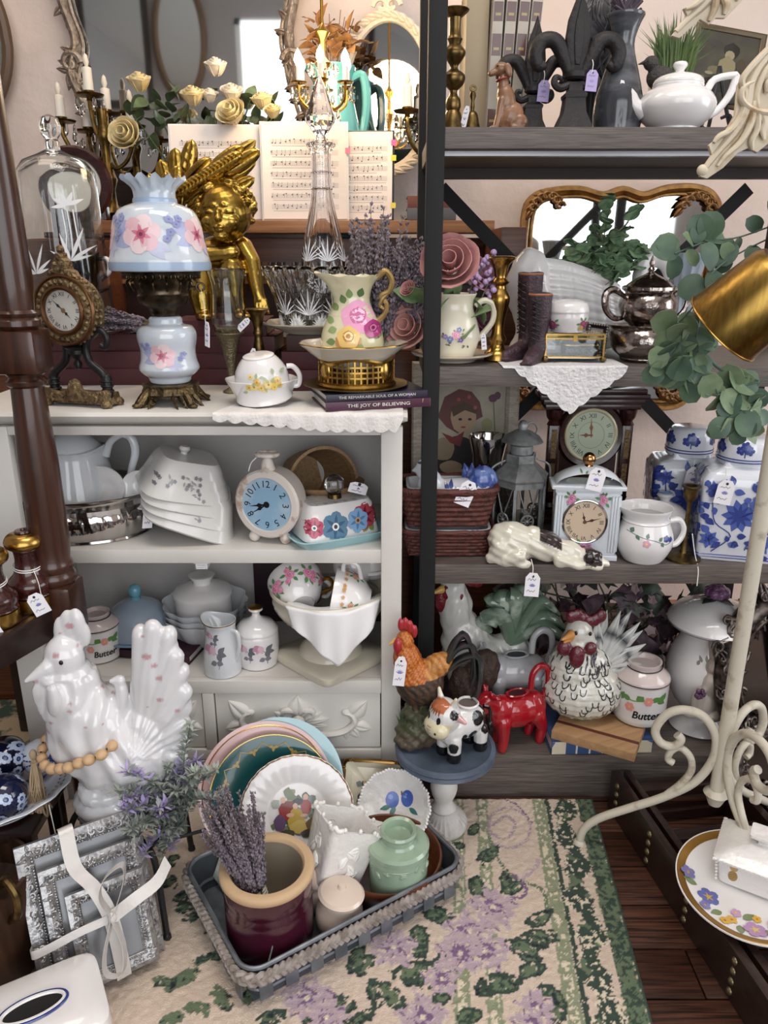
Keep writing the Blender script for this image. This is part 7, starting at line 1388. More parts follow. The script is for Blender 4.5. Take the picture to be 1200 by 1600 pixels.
# pot, platter and decorated balls at the left edge
t = T('wooden_pail', 'dark brown pail with a curved brass handle in front of the blue platter', 'pail', -22, Y=1.03, z=.012, k=1); t.kz = 1
t.add('pail', lathe([(0, 0), (.085, 0), (.095, .02), (.105, .14), (.1, .2), (.094, .2), (.096, .14), (0, .05)], 40), mat('pail_wood', '4a3020', .4, .2, grain=(2, 60, '2a1a10', .2))); t.add('handle', tube([(.085, -.045, .15), (.11, -.06, .18), (.115, -.062, .22), (.095, -.05, .24), (.08, -.04, .22)], .007, 8, sm=5), brass_old)
t = T('wooden_block', 'dark wooden block stool under the blue and white platter', 'stool', at=(-.72, 1.2, .013), k=1); t.kz = 1; t.add('seat', box(-.09, .09, -.08, .08, .185, .208, .004), dkwood); [t.add('leg', box(x-.014, x+.014, y-.014, y+.014, 0, .186, .003), dkwood) for x in (-.07, .07) for y in (-.06, .06)]
t = T('pierced_platter', 'blue and white pierced edge platter beside the white rooster', 'platter', 6, Y=1.2, z=.222, rot=(-4, -4, 0)); pz = t.k
pl_ = t.add('platter', lathe([(0, 0), (60, 0), (66, 3), (104, 22), (108, 26), (105, 28), (66, 9), (0, 6)], 72, sm=2, mod=lambda a, r, z: (r*(1+.015*math.cos(16*a)*(r > 90)), z)), bwh)
sh = [(circ(96*math.cos(a), 96*math.sin(a), 2.6, 6), '3a3632') for a in np.linspace(0, 2*PI, 60)]+[(circ(88*math.cos(a), 88*math.sin(a), 2.2, 6), '3a3632') for a in np.linspace(0, 2*PI, 54)]+[(leafp(52*math.cos(a), 52*math.sin(a), 20, 5, math.degrees(a)+60*i), '5a6aa0') for a in np.linspace(0, 2*PI, 9) for i in range(3)]
decal(t, pl_, sh, mode='top'); t.add('string', tube([(92, -40, 16), (100, -52, -30), (108, -60, -70)], .8, 5, sm=3), mat('string', 'f0eee8', .8)); pl0 = t.loc
def ball(label, dx, dy, dz, r, c, cf, cc, n=40):
    t = T('decorative_ball', label, 'ornament', at=(pl0.x+dx*pz, pl0.y+dy*pz, pl0.z+dz*pz), k=pz, group='painted carpet balls'); t.kz = pz
    b_ = t.add('ball', ell((0, 0, r), r, n=32), mat('ball_'+c, c, .1, coat=.6)); q = random.Random(int(r+dx))
    for a in (-60, 0, 60, 130): decal(t, b_, [x for i in range(6) for x in flower(q.uniform(-.62, .62)*r, r+q.uniform(-.72, .72)*r, r*.24, cf, cc, 8, q.uniform(0, 40))] if cf != 'vine' else [(p, '2f3f86', 0) for i in range(5) for p in strokep([(q.uniform(-.6, .6)*r, r+q.uniform(-.6, .6)*r) for _ in range(3)], 2.2)], ang=a)
ball('navy ball with white daisies at the front of the pierced platter', 22, -34, 6, 34, '161c3c', 'b9c6e0', '5a6fae'); ball('darkest navy daisy ball, behind the other navy one on the platter', -10, 40, 16, 36, '12162c', 'b9c6e0', '5a6fae'); ball('white ball with blue scrolling vines at the back of the platter', 40, 52, 20, 28, 'cdd2da', 'vine', '')
# three silver frames tied with ribbon
p0, p1 = PZ(88, 1552, .016), PZ(236, 1486, .016); dd = p1-p0; W_ = dd.length; az = math.degrees(math.atan2(dd.y, dd.x))
sfm = mat('silver_carved', 'a9a8a8', .35, .75, var=(70, '77757a', .5, .7), bump=(150, .4, .004))
def relief(w, h, fw, d, seed):
    q = random.Random(seed); o = []
    L = [(-w/2+fw*.5, -h/2+fw*.5, w/2-fw*.5, -h/2+fw*.5), (w/2-fw*.5, -h/2+fw*.5, w/2-fw*.5, h/2-fw*.5), (w/2-fw*.5, h/2-fw*.5, -w/2+fw*.5, h/2-fw*.5), (-w/2+fw*.5, h/2-fw*.5, -w/2+fw*.5, -h/2+fw*.5)]
    for x0, z0, x1, z1 in L:
        n = int(math.hypot(x1-x0, z1-z0)/(fw*.52))
        for i in range(n):
            u = (i+.5)/n; x, z = x0+(x1-x0)*u, z0+(z1-z0)*u; a = q.uniform(0, 360); r_ = fw*.26
            o.append(tube([(x+r_*(1-j/9)*math.cos(R(a)+j*.8), -d*1.15, z+r_*(1-j/9)*math.sin(R(a)+j*.8)) for j in range(8)], fw*.075, 5)); o.append(leafM(fw*.55, fw*.16, fw*.12, a+120, x, z).mv(0, -d*1.05, 0))
        for i in range(int(math.hypot(x1-x0, z1-z0)/(fw*.2))):
            u = i/ (math.hypot(x1-x0, z1-z0)/(fw*.2)); s_ = 1-fw*.42/(w/2); o.append(ell(((x0+(x1-x0)*u)*s_, -d*.8, (z0+(z1-z0)*u)*(1-fw*.42/(h/2))), fw*.09, n=6))
    return J(*o)
up = (Matrix.Rotation(R(az), 3, 'Z') @ Matrix.Rotation(R(-24), 3, 'X')).to_4x4()
fr_ = [('largest silver carved picture frame at the back of the ribbon tied set', .205, .255, .028, 0, 0, .0), ('middle silver carved picture frame of the ribbon tied set', .165, .205, .025, .008, -.016, .004), ('smallest silver carved picture frame at the front of the ribbon tied set', .128, .16, .022, .022, -.032, -.0)]
FRM = Matrix.Translation(p0*.5+p1*.5) @ up
for lab, w, h, fw, ox, oy, oz in fr_:
    t = T('picture_frame', lab, 'picture frame', at=FRM @ Vector((ox, oy, oz)), k=1, group='silver frames tied with ribbon', rot=(-24, 0, az)); t.kz = 1
    t.root.rotation_euler = up.to_euler()
    t.add('frame', rframe(w, h, fw, .012).mv(0, 0, h/2), sfm); t.add('carving', relief(w, h, fw, .012, int(w*1000)).mv(0, 0, h/2), sfm); t.add('glass', box(-w/2+fw, w/2-fw, -.003, -.001, fw, h-fw), mat('frame_glass', '8c8e92', .25, .2)); t.add('backing', box(-w/2+fw*.5, w/2-fw*.5, -.001, .002, fw*.5, h-fw*.5), mat('backing_grey', '9a9a9c', .5))
t = T('satin_ribbon', 'white satin ribbon tied in a bow around the silver frames', 'ribbon', at=FRM @ Vector((0, -.05, 0)), k=1); t.kz = 1; t.root.rotation_euler = up.to_euler(); sat = mat('satin', 'cfcac6', .35, .1, bump=(200, .2))
def rib(P, w, sm=5, tw=(0, 0, 1)):
    S = spline(P, sm); tw = np.array(tw)*w/2; V = []
    for p in S: V += [p-tw, p+tw]
    return thick(M(V, [(2*i, 2*i+2, 2*i+3, 2*i+1) for i in range(len(S)-1)]), .0006)
t.add('vertical_band', rib([(-.02, .05, .262), (-.02, .018, .262), (-.018, .012, .2), (.004, -.006, .16), (.02, -.01, .105), (.024, -.006, .03), (.024, .0, -.002)], .024, tw=(1, 0, .1)), sat)
t.add('cross_band', rib([(-.1, .046, .088), (-.106, .02, .086), (-.085, .012, .088), (-.03, -.004, .1), (.02, -.012, .105), (.07, -.004, .112), (.104, .02, .12)], .014), sat)
t.add('bow_loop', rib([(.022, -.014, .108), (.008, -.03, .15), (.02, -.036, .18), (.05, -.034, .19), (.052, -.026, .165), (.03, -.02, .12), (.022, -.014, .108)], .018, tw=(.4, .8, .2)), sat); t.add('bow_loop', rib([(.022, -.014, .104), (-.002, -.034, .06), (-.004, -.036, .03), (.02, -.034, .022), (.03, -.026, .06), (.022, -.014, .104)], .018, tw=(.5, .8, 0)), sat); t.add('bow_tail', rib([(.022, -.014, .106), (.06, -.03, .125), (.1, -.034, .14), (.125, -.03, .165)], .022, tw=(-.3, .2, .9)), sat); t.add('knot', ell((.022, -.015, .106), (.008, .006, .01)), sat)
# tissue box cover
t = T('tissue_box_cover', 'white ceramic tissue box cover with a blue rimmed oval slot', 'tissue box', 52, 1578, z=.125, k=1, rz=30); t.kz = 1
b_ = t.add('cover', sq_loft([(.1, .075, -.113), (.102, .077, -.02), (.1, .075, -.006), (.092, .067, .0), (.055, .03, .002), (.045, .022, .002)], 48, 7), porc); b_.data.polygons
t.add('slot', prism([(.048*math.cos(a), .02*math.sin(a)) for a in np.linspace(0, 2*PI, 33)[:-1]], .0018, .0032).rot(-90, 0, 0).sc(1, 1, -1) if False else lathe([(0, .0035), (1, .0035)], 32).sc(.046, .019, 1), mat('slot_dark', '0c0b0c', .8)); t.add('blue_rim', tube([(.049*math.cos(a), .022*math.sin(a), .004) for a in np.linspace(0, 2*PI, 41)[:-1]], .0022, 6, closed=True), mat('rim_blue', '2f3f7c', .2, coat=.4)); t.add('white_rim', tube([(.0445*math.cos(a), .0185*math.sin(a), .004) for a in np.linspace(0, 2*PI, 41)[:-1]], .003, 6, closed=True), porc)
# ================================================================== galvanised basket and what it holds
A_, B_, C_ = PZ(292, 1350, .09), PZ(380, 1530, .09), PZ(722, 1350, .09); ctr = (A_+C_)/2; ux = (C_-B_).normalized(); Lx, Ly = (C_-B_).length, (A_-B_).length; ba = math.degrees(math.atan2(ux.y, ux.x))
t = T('market_basket', 'galvanised tray basket with a braided rope edge on the rug', 'basket', at=(ctr.x, ctr.y, .016), k=1, rz=ba); t.kz = 1
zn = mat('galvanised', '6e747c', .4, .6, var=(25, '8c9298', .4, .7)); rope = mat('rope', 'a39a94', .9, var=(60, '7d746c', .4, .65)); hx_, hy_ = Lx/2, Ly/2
def rrect(a, b, r, z, n=6):
    P = []
    for cx, cy, s0 in ((a-r, b-r, 0), (-a+r, b-r, 90), (-a+r, -b+r, 180), (a-r, -b+r, 270)):
        for i in range(n+1): an = R(s0+90*i/n); P.append((cx+r*math.cos(an), cy+r*math.sin(an), z))
    return P
def dens(P, st):
    out = []; n = len(P)
    for i in range(n):
        a, b = Vector(P[i]), Vector(P[(i+1) % n]); k = max(1, int((b-a).length/st))
        for j in range(k): out.append(a.lerp(b, j/k))
    return out
t.add('bottom', box(-hx_*.93, hx_*.93, -hy_*.93, hy_*.93, 0, .003), zn)
t.add('rim', tube(rrect(hx_, hy_, .035, .078), .0042, 8, closed=True), zn)
sd_ = []
for P, Q in zip([rrect(hx_*.94, hy_*.94, .03, .002)], [rrect(hx_, hy_, .035, .076)]):
    n = len(P); sd_ = M(P+Q, [(i, (i+1) % n, n+(i+1) % n, n+i) for i in range(n)])
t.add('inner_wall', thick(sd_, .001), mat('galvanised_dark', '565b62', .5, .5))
D = dens(rrect(hx_+.004, hy_+.004, .038, .062), .004); D2 = dens(rrect(hx_*.965+.004, hy_*.965+.004, .035, .04), .004)
def braid(D, amp, r, zc):
    o = []; n = len(D)
    for ph in (0, 2*PI/3, 4*PI/3):
        P = []
        for i in range(n):
            tg = (D[(i+1) % n]-D[i-1]).normalized(); nn_ = Vector((tg.y, -tg.x, 0)); u = 2*PI*i/n*round(n/9)
            P.append(tuple(D[i]+nn_*(.004+amp*.5*math.sin(2*u+2*ph))+Vector((0, 0, amp*1.5*math.sin(u+ph)))))
        o.append(tube(P, r, 6, closed=True))
    return J(*o)
t.add('rope_braid', braid(D, .006, .0055, 0), rope)
for i in range(9): 
    x = -hx_*.85+i*hx_*1.7/8; t.add('slat', box(x-.012, x+.012, -hy_-.001, -hy_+.002, .0, .06).rot(-3, 0, 0), zn)
for i in range(5): y = -hy_*.75+i*hy_*1.5/4; t.add('slat', box(-hx_-.002, -hx_+.001, y-.012, y+.012, 0, .06), zn); t.add('slat', box(hx_-.001, hx_+.002, y-.012, y+.012, 0, .06), zn)
t.add('lower_band', tube(rrect(hx_*.955, hy_*.955, .03, .022), .004, 6, closed=True), zn)
ZF = .021
# crock with lavender
t = T('stoneware_crock', 'burgundy glazed crock with a bare tan rim in the basket', 'crock', 424, 1470, z=ZF, H=118)
mv_ = mat('crock_burgundy', '3f1424', .18, coat=.5); t.add('crock', lathe([(0, 0), (62, 0), (66, 3), (68, 20), (68, 70), (66.5, 74), (68, 78), (66.5, 82), (68, 86), (68, 100), (66, 108)], 56), mv_); t.add('rim', lathe([(66, 106), (71, 109), (73, 114), (70, 119), (58, 119), (55, 114)], 56, sm=2), mat('bare_clay', 'c4a682', .7)); t.add('inside', lathe([(56, 116), (56, 40), (50, 12), (0, 10)], 48), mat('crock_inside', 'a39684', .3, coat=.3)); cl = t.loc; ck_ = t.k
t = T('lavender_bunch', 'tied bunch of dried lavender standing in the burgundy crock', 'dried flowers', at=(cl.x-.012*1, cl.y-.02, cl.z+.105), k=ck_, rot=(-10, -17, 0)); t.kz = ck_; lav_bunch(t, 80, 205, 50, 31, tie=15, base=13, spike=.72, fl=4)
t = T('lidded_jar', 'small cream jar with a tilted disc lid at the front of the basket', 'jar', 527, 1452, z=ZF, rot=(0, 6, 0)); cb = mat('blush_cream', 'd6c4b6', .2, coat=.4)
t.add('jar', lathe([(0, 0), (26, 0), (30, 3), (37, 20), (36, 34), (29, 44), (26, 50), (0, 48)], 36), cb); t.add('lid', lathe([(26, 50), (35, 52), (36, 56), (32, 59), (16, 63), (7, 64), (5, 68), (0, 69)], 36), cb, ang=25)
t = T('lidded_jar', 'second cream jar half hidden behind the burgundy crock', 'jar', 500, 1412, z=ZF); t.add('jar', lathe([(0, 0), (20, 0), (24, 3), (29, 18), (28, 30), (23, 38), (0, 38)], 36, sm=2), cb); t.add('lid', lathe([(24, 38), (28, 41), (26, 48), (12, 56), (0, 58)], 36, sm=2), cb)
t = T('wooden_bowl', 'shallow brown wooden bowl in the basket under the green crock', 'bowl', 604, 1378, z=ZF); t.add('bowl', lathe([(0, 0), (60, 0), (66, 4), (82, 30), (86, 44), (82, 46), (76, 30), (60, 10), (0, 8)], 56, sm=2), mat('bowl_wood', '6a3a22', .35, coat=.3, grain=(0, 90, '4a2414', .22)))
t = T('green_crock', 'celadon green butter crock with a leafy band in the wooden bowl', 'butter crock', 622, 1392, z=ZF+.012, H=100)
cel = mat('celadon', '8fa590', .15, coat=.6, var=(14, '9fb39c', .4, .7)); t.add('crock', lathe([(0, 0), (40, 0), (44, 4), (46, 12), (46, 66), (44, 70), (0, 68)], 44), cel); t.add('lid', lathe([(45, 69), (48, 71), (48, 76), (44, 79), (29, 81), (26, 84), (26, 90), (29, 95), (27, 98), (22, 96), (19, 88), (0, 86)], 44), cel, ang=18)
cv_ = []
for i in range(22):
    a = 2*PI*i/22; cv_.append(leafM(12, 3.2, 2.6, (20, 160, 60, -30)[i % 4], 0, 54+3*math.sin(i)).mv(0, -45.4, 0).rot(0, 0, math.degrees(a)))
t.add('leaf_band', J(*cv_, ring(46.2, 1, 44, 6).mv(0, 0, 62)), cel)
t = T('milk_glass_planter', 'tilted white milk glass planter with moulded leaves and a beaded rim', 'planter', 514, Y=1.175, z=.066, rot=(-10, 24, 22))
pl_ = sq_loft([(32, 32, 0), (36, 36, 4), (44, 44, 70), (46, 46, 78), (42, 42, 78), (34, 34, 12), (.01, .01, 10)], 48, 8); t.add('planter', pl_, mg)
o = []
for a in (0, 90, 180, 270):
    for x, z, b in ((-14, 30, 60), (10, 40, 100), (0, 20, 20), (16, 22, 140), (-10, 52, -20), (12, 58, 200)): o.append(leafM(22, 7, 5, b, x, z).mv(0, -39, 0).rot(0, 0, a))
t.add('moulded_leaves', J(*o), mg); t.add('beaded_rim', J(*[ell((45*abs(math.cos(a))**.25*(1 if math.cos(a) > 0 else -1), 45*abs(math.sin(a))**.25*(1 if math.sin(a) > 0 else -1), 79+1.5*math.cos(8*a)), 3.4, n=8) for a in np.linspace(0, 2*PI, 57)[:-1]]), mg, kind='stuff')
t = T('plum_bowl', 'white scalloped bowl with blue plums painted inside, standing on edge', 'bowl', 613, Y=1.285, z=.062, rot=(52, 0, -8))
b_ = t.add('bowl', lathe([(0, -16), (24, -16), (28, -14), (46, 0), (53, 8), (55, 10), (52, 11), (44, 3), (24, -9), (0, -10)], 64, sm=2, mod=lambda a, r, z: (r*(1+.05*abs(math.cos(7*a))*(r > 40)), z)).mv(0, 48, 0), mg)
t.add('beaded_rim', J(*[ell(((54+2.6*abs(math.cos(7*a)))*math.cos(a), 48+(54+2.6*abs(math.cos(7*a)))*math.sin(a), 10), 3, n=6) for a in np.linspace(0, 2*PI, 71)[:-1]]), mg, kind='stuff')
decal(t, b_, [(circ(-6, 58, 11, 14, rz=13), '4a66b8'), (circ(18, 62, 10, 14, rz=13), '4a66b8'), (circ(-9, 62, 4, 10), '7f98d8'), (circ(15, 66, 4, 10), '7f98d8')]+[(leafp(x, 48, 18, 4, a), '3f7a72') for x, a in ((-8, 200), (0, 240), (22, 330))], mode='top')
# plates standing at the back
def plate_prof(r): return [(0, 0), (r*.5, 0), (r*.56, 2), (r*.96, 9), (r, 11), (r*.98, 12.5), (r*.58, 6), (r*.5, 4), (0, 4)]
def stand_plate(name, label, px, Y, z, r, mt, tilt, yaw, mod=None, roll=0):
    t = T(name, label, 'plate', px, Y=Y, z=z, rot=(90-tilt, 0, yaw)); p_ = t.add('plate', lathe(plate_prof(r), 80, sm=2, mod=mod).mv(0, r, 0), mt); return t, p_
teal = mat('teal_glaze', '1f4f50', .2, coat=.5); 
t, p_ = stand_plate('dinner_plate', 'pale blue plate at the very back of the standing plates', 440, 1.292, ZF+.01, 100, mat('sky_glaze', '9cc0c8', .2, coat=.5), 29, 8)
t, p_ = stand_plate('dinner_plate', 'pink plate with a gold line standing behind the green plate', 423, 1.277, ZF+.004, 103, mat('pink_glaze', 'cfa8a6', .2, coat=.5), 29, 12); t.add('gold_line', ring(98, .9, 64, 5).mv(0, 103, 12.4), gold)
t, p_ = stand_plate('dinner_plate', 'dark green plate with gold garlands standing behind the white plate', 432, 1.264, ZF+.004, 97, teal, 29, 12); t.add('gold_rim', ring(96.5, 1.2, 64, 6).mv(0, 97, 11.8), gold)
sh = []
for a in range(0, 360, 24):
    ca, sa = math.cos(R(a)), math.sin(R(a)); ca2, sa2 = math.cos(R(a+12)), math.sin(R(a+12)); ca3, sa3 = math.cos(R(a+24)), math.sin(R(a+24))
    sh += [(p, 'a58a4a', 0) for p in strokep([(87*ca, 97+87*sa), (76*ca2, 97+76*sa2), (87*ca3, 97+87*sa3)], 1.4)]+[(leafp(78*ca2, 97+78*sa2, 8, 2.4, a+b), 'a58a4a') for b in (100, 190, 280)]
decal(t, p_, sh, 'gold_garlands', mode='top')
t, p_ = stand_plate('dinner_plate', 'white fluted plate with a courting couple scene and gold edge', 468, 1.238, ZF+.003, 88, porc, 30, 8, mod=lambda a, r, z: (r*(1+.012*abs(math.cos(14*a))*(r > 70)), z+(1.2*math.cos(28*a) if 52 < r < 84 and z > 4 else 0)))
t.add('gold_rim', tube([(87.6*(1+.012*abs(math.cos(14*a)))*math.cos(a), 88+87.6*(1+.012*abs(math.cos(14*a)))*math.sin(a), 11.8) for a in np.linspace(0, 2*PI, 113)[:-1]], [1.2+.7*(i % 2) for i in range(112)], 5, closed=True), mat('brown_gold', '8a6a48', .35, .6))
def scene(cx, cy, s_, seed):
    q = random.Random(seed); o = []
    for i in range(40): a, r_ = q.uniform(0, 6.28), q.random()**.6; o.append((circ(cx+40*s_*r_*math.cos(a)*.95, cy+36*s_*r_*math.sin(a), q.uniform(4, 8)*s_, 9, .15, q.random()*6), q.choice(['55604a', '6f7a5c', '8a8f74', '48513f', '7d8a86', '9aa39a'])))
    for x, y, rx, ry, c in ((0, -6, 13, 18, 'b89a3c'), (6, -16, 16, 10, 'c4aa58'), (-16, 8, 9, 14, '8f2f2c'), (-10, 16, 12, 6, '7a2a28'), (16, 12, 8, 11, '9a3a30'), (-24, -8, 9, 12, '5f4a6a'), (24, -14, 10, 9, '6a5a3a'), (4, 20, 8, 5, '2a2a34'), (0, 14, 4, 4.5, 'd0a890'), (-18, 24, 4, 4.5, 'd0a890'), (16, 26, 4, 4.5, 'd0a890'), (-8, 2, 6, 3, 'd0a890'), (12, 0, 6, 2.4, 'd0a890'), (-14, -24, 12, 6, '4a4434'), (18, -26, 12, 6, '3f3a30')): o.append((circ(cx+x*s_, cy+y*s_, rx*s_, 11, .06, rz=ry*s_), c))
    return o
decal(t, p_, scene(-2, 84, 1.05, 4), 'painted_scene', mode='top')
t = T('square_dish', 'square ivory dish with a scalloped gold rim and a seated figure scene', 'dish', 580, Y=1.335, z=ZF, rot=(65, 0, -6))
b_ = t.add('dish', sq_loft([(34, 34, 0), (36, 36, 2), (46, 46, 12), (44, 44, 13), (34, 34, 5), (.01, .01, 5)], 48, 14).mv(0, 74, 0), ivory); t.add('gold_rim', tube([(46*abs(math.cos(a))**(1/7)*(1 if math.cos(a) > 0 else -1), 74+46*abs(math.sin(a))**(1/7)*(1 if math.sin(a) > 0 else -1), 12.5) for a in np.linspace(0, 2*PI, 121)[:-1]], [2.2+1.2*(i % 2) for i in range(120)], 6, closed=True), mat('old_gold', '8f6a38', .3, .9))
decal(t, b_, scene(0, 68, .72, 9), 'painted_scene', mode='top')
# plaid cloth at the left inside
t = T('plaid_cloth', 'sage and white plaid cloth folded inside the left end of the basket', 'cloth', at=(ctr.x, ctr.y, ZF), k=1, rz=ba); t.kz = 1
def plaid(u, v): return (-hx_*.95+.035+.05*math.sin(u*9)*.25+.03*v, -hy_*.8+u*hy_*1.75, .012+.115*v*(.7+.3*math.sin(u*5+1))+.008*math.sin(u*20))
pm_ = sheet(plaid, 80, 30); cc = []
for j in range(31):
    for i in range(81): a, b = (i % 12 < 5), (j % 12 < 5); cc.append(lin('e0e2de') if i % 12 == 8 or j % 12 == 8 else lin('8fa39c') if a and b else lin('abbab3') if a or b else lin('c9d2cc'))
pm_.C = np.array(cc); t.add('cloth', thick(pm_, .002), mat('plaid', 'ffffff', .9, vc=True, bump=(500, .2)), ang=180)
# ================================================================== background: mirrors, candelabra, music, roses, chandelier
def px_prism(P, px0, py0): return [(x-px0, py0-y) for x, y in P]
t = T('ornate_wall_mirror', 'large mirror with a carved silver cartouche frame on the back wall', 'mirror', 295, 200, Y=2.50)
OUT = [(108, -90), (118, -20), (124, 20), (136, 66), (130, 96), (124, 120), (134, 152), (146, 186), (140, 260), (150, 330), (300, 350), (470, 330), (488, 260), (484, 190), (468, 136), (462, 100), (456, 60), (466, 10), (476, -40), (470, -100), (300, -130)]
ov = px_prism(OUT, 295, 200); sp_ = [tuple(p) for p in spline(ov, 5, True)]; sfr = mat('mirror_silver', '9c8f82', .4, .5, var=(40, '6f6156', .4, .65), bump=(90, .8, .008))
t.add('glass', prism(sp_, -1, 0), mat('mirror_glass'))
t.add('frame', J(tube([(x, -5, z) for x, z in sp_], 13, 8, closed=True, flat=.6), tube([(x*.93, -10, z*.95) for x, z in sp_], 3, 6, closed=True), *[leafM(22, 6, 5, random.Random(i).uniform(0, 360), x, z).mv(0, -10, 0) for i, (x, z) in enumerate(sp_[::2])]), sfr)
for cx, cz, s_ in ((-168, 96, 1), (168, 100, -1)): t.add('scroll', J(tube([(cx+s_*16*(1-j/14)*math.cos(j*.6), -14, cz+18*(1-j/14)*math.sin(j*.6)) for j in range(13)], [6-.3*j for j in range(13)], 7, sm=2), *[leafM(34, 8, 6, 270+s_*a, cx, cz-8).mv(0, -10, 0) for a in (-16, 0, 16)]), sfr)
t = T('wooden_wall_mirror', 'dark wooden oval mirror on the wall beside the silver cartouche mirror', 'mirror', -72, 60, Y=2.5); t.add('frame', oval_frame(82, 130, 9), mat('frame_walnut', '54402f', .4)); t.add('glass', prism([(78*math.cos(2*PI*i/40), 126*math.sin(2*PI*i/40)) for i in range(40)], -1, 0), mat('mirror_glass'))
cbr = mat('candelabra_brass', '7a6234', .32, .95, var=(50, '4f3d1e', .42, .65)); wax = mat('candle_wax', 'e3dccf', .5, sub=.2); crys = mat('prism_drop', 'f4f6f8', .03, tr=1, ior=1.5)
def candelabra(label, px, Y, z, arms, H_):
    t = T('candelabra', label, 'candelabra', px, Y=Y, z=z, H=H_)
    t.add('stem', lathe([(0, 0), (34, 0), (36, 6), (22, 12), (14, 20), (10, 34), (16, 42), (10, 52), (8, 80), (13, 96), (8, 112), (7, 150), (12, 166), (8, 180), (9, 206), (0, 210)], 20, sm=2), cbr)
    dr = t.data(lathe([(0, -13), (3.6, -6), (2.4, 4), (0, 7)], 6), crys, ang=10, name='crystal_drop')
    for (x, y, zt, L) in arms:
        zb = zt-L; 
        if abs(x)+abs(y) > 4: t.add('arm', tube([(0, 0, zb-50), (x*.3, y*.3, zb-66), (x*.75, y*.75, zb-52), (x, y, zb-22), (x, y, zb-6)], 3.4, 7, sm=5), cbr)
        t.add('drip_pan', lathe([(0, zb-10), (5, zb-9), (4, zb-5), (20, zb-2), (22, zb+1), (18, zb), (8, zb+1), (9, zb+6), (0, zb+6)], 20).mv(x, y, 0), cbr)
        c_ = t.add('candle', lathe([(0, zb+4), (7.5, zb+4), (7, zt-22), (3, zt-20), (0, zt-20)], 14).mv(x, y, 0), wax); t.add('flame_tip', lathe([(2.4, zt-20), (4.6, zt-13), (3, zt-4), (0, zt)], 10).mv(x, y, 0), mat('frosted_bulb', 'd8cfc0', .3), c_)
        for i in range(7): a = 2*PI*i/7; t.link('crystal_drop', dr, m4=Matrix.Translation((x+19*math.cos(a), y+19*math.sin(a), zb-12-(i % 2)*8)))
candelabra('brass candelabra with white candles and crystal drops above the glass dome', 180, 2.36, 1.246, [(-64, 0, 248, 60), (-14, -8, 288, 62), (2, 18, 262, 60), (44, 0, 236, 56), (-32, 24, 232, 56)], 285)
candelabra('brass candelabra half hidden behind the black rack post', 668, 2.36, 1.29, [(-34, -6, 236, 60), (-14, 14, 220, 60), (40, 0, 230, 60)], 260)
# cream roses
t = T('rose_arrangement', 'cream silk roses and leaves behind the music sheets', 'bouquet', 320, Y=2.3, z=1.246); cr_ = mat('rose_cream', 'ddcfa6', .65, var=(30, 'cdb880', .4, .7)); cr2 = mat('rose_white', 'e0d8c8', .65); q = random.Random(3)
for i, (px, py, r, m_, up_) in enumerate([(226, 216, 22, cr_, 75), (248, 152, 16, cr_, 20), (326, 172, 16, cr_, 25), (358, 130, 15, cr2, 20), (380, 166, 15, cr2, 30), (385, 192, 20, cr_, 60), (424, 176, 15, cr_, 20), (348, 170, 12, cr2, 20), (440, 192, 12, cr_, 30)]): t.add('blossom', rose3d(r, i).sc(1, 1, 1.5).rot(up_, 0, q.uniform(-20, 20)).mv(px-320, -22-(i % 3)*7, 373-py-r*.5), m_, ang=80)
lf = t.data(thick(leaf3d(30, 9), .6), mat('rose_leaf', '43543a', .5, var=(40, '5f7050', .4, .7)), name='leaf', ang=80); sts = []
for i in range(60): x = q.uniform(-105, 125); t.link('leaf', lf, m4=Matrix.Translation((x, q.uniform(-24, 14), 150+q.uniform(-30, 90)*(1-abs(x)/220))) @ Euler((q.uniform(-1, 1), q.uniform(-1.2, .6), q.uniform(0, 6.3))).to_matrix().to_4x4())
t.add('stems', J(*[tube([(q.uniform(-8, 8), 0, 40), (x*.5, -6, 110), (x, -12, z)], 1.2, 5, sm=4) for x, z in [(q.uniform(-95, 120), q.uniform(150, 215)) for _ in range(16)]]), mat('stem_green', '4a5a38', .6)); t.add('vase', lathe([(0, 0), (30, 0), (38, 40), (26, 90), (30, 110), (27, 110), (0, 60)], 28, sm=2), porc)
# music books
def music(label, px, w, h, Y, z, yaw, cover, seed, tabs=()):
    t = T('music_book', label, 'music book', px, Y=Y, z=z, rot=(-7, 0, yaw), H=h); p_ = t.add('pages', box(-w/2, w/2, -3, 0, 2, h), mat('sheet_paper', 'e2d8d2', .6)); t.add('cover', box(-w/2-3, w/2+3, 0, 2.5, 0, h+3, .6), cover)
    q = random.Random(seed); sh = []; n = 7
    for i in range(n):
        z0 = h*(.12+.78*i/n)
        for j in range(4): sh += [(p, 'a89c9a', 0) for p in strokep([(-w*.4, z0+j*2.1), (w*.4, z0+j*2.1)], .5, 0)]
        for j in range(int(w/9)): x = -w*.38+j*w*.76/int(w/9)+q.uniform(-2, 2); sh += [(circ(x, z0+q.uniform(-1, 8), 1.2, 6), '5f5658')]+[(p, '6f6668', 0) for p in strokep([(x+1, z0+1), (x+1, z0+8)], .5, 0)]
        sh += [(p, 'b4a9a6', 0) for p in strokep([(-w*.38, z0-3.4), (w*q.uniform(.1, .38), z0-3.4)], .9, 0)]
    decal(t, p_, sh, 'printed_staves', eps=.15, step=.002)
    for z_, c in tabs: t.add('page_tab', box(w/2-2, w/2+6, -3.4, -2.6, z_, z_+9), ink(c, .6))
    return t
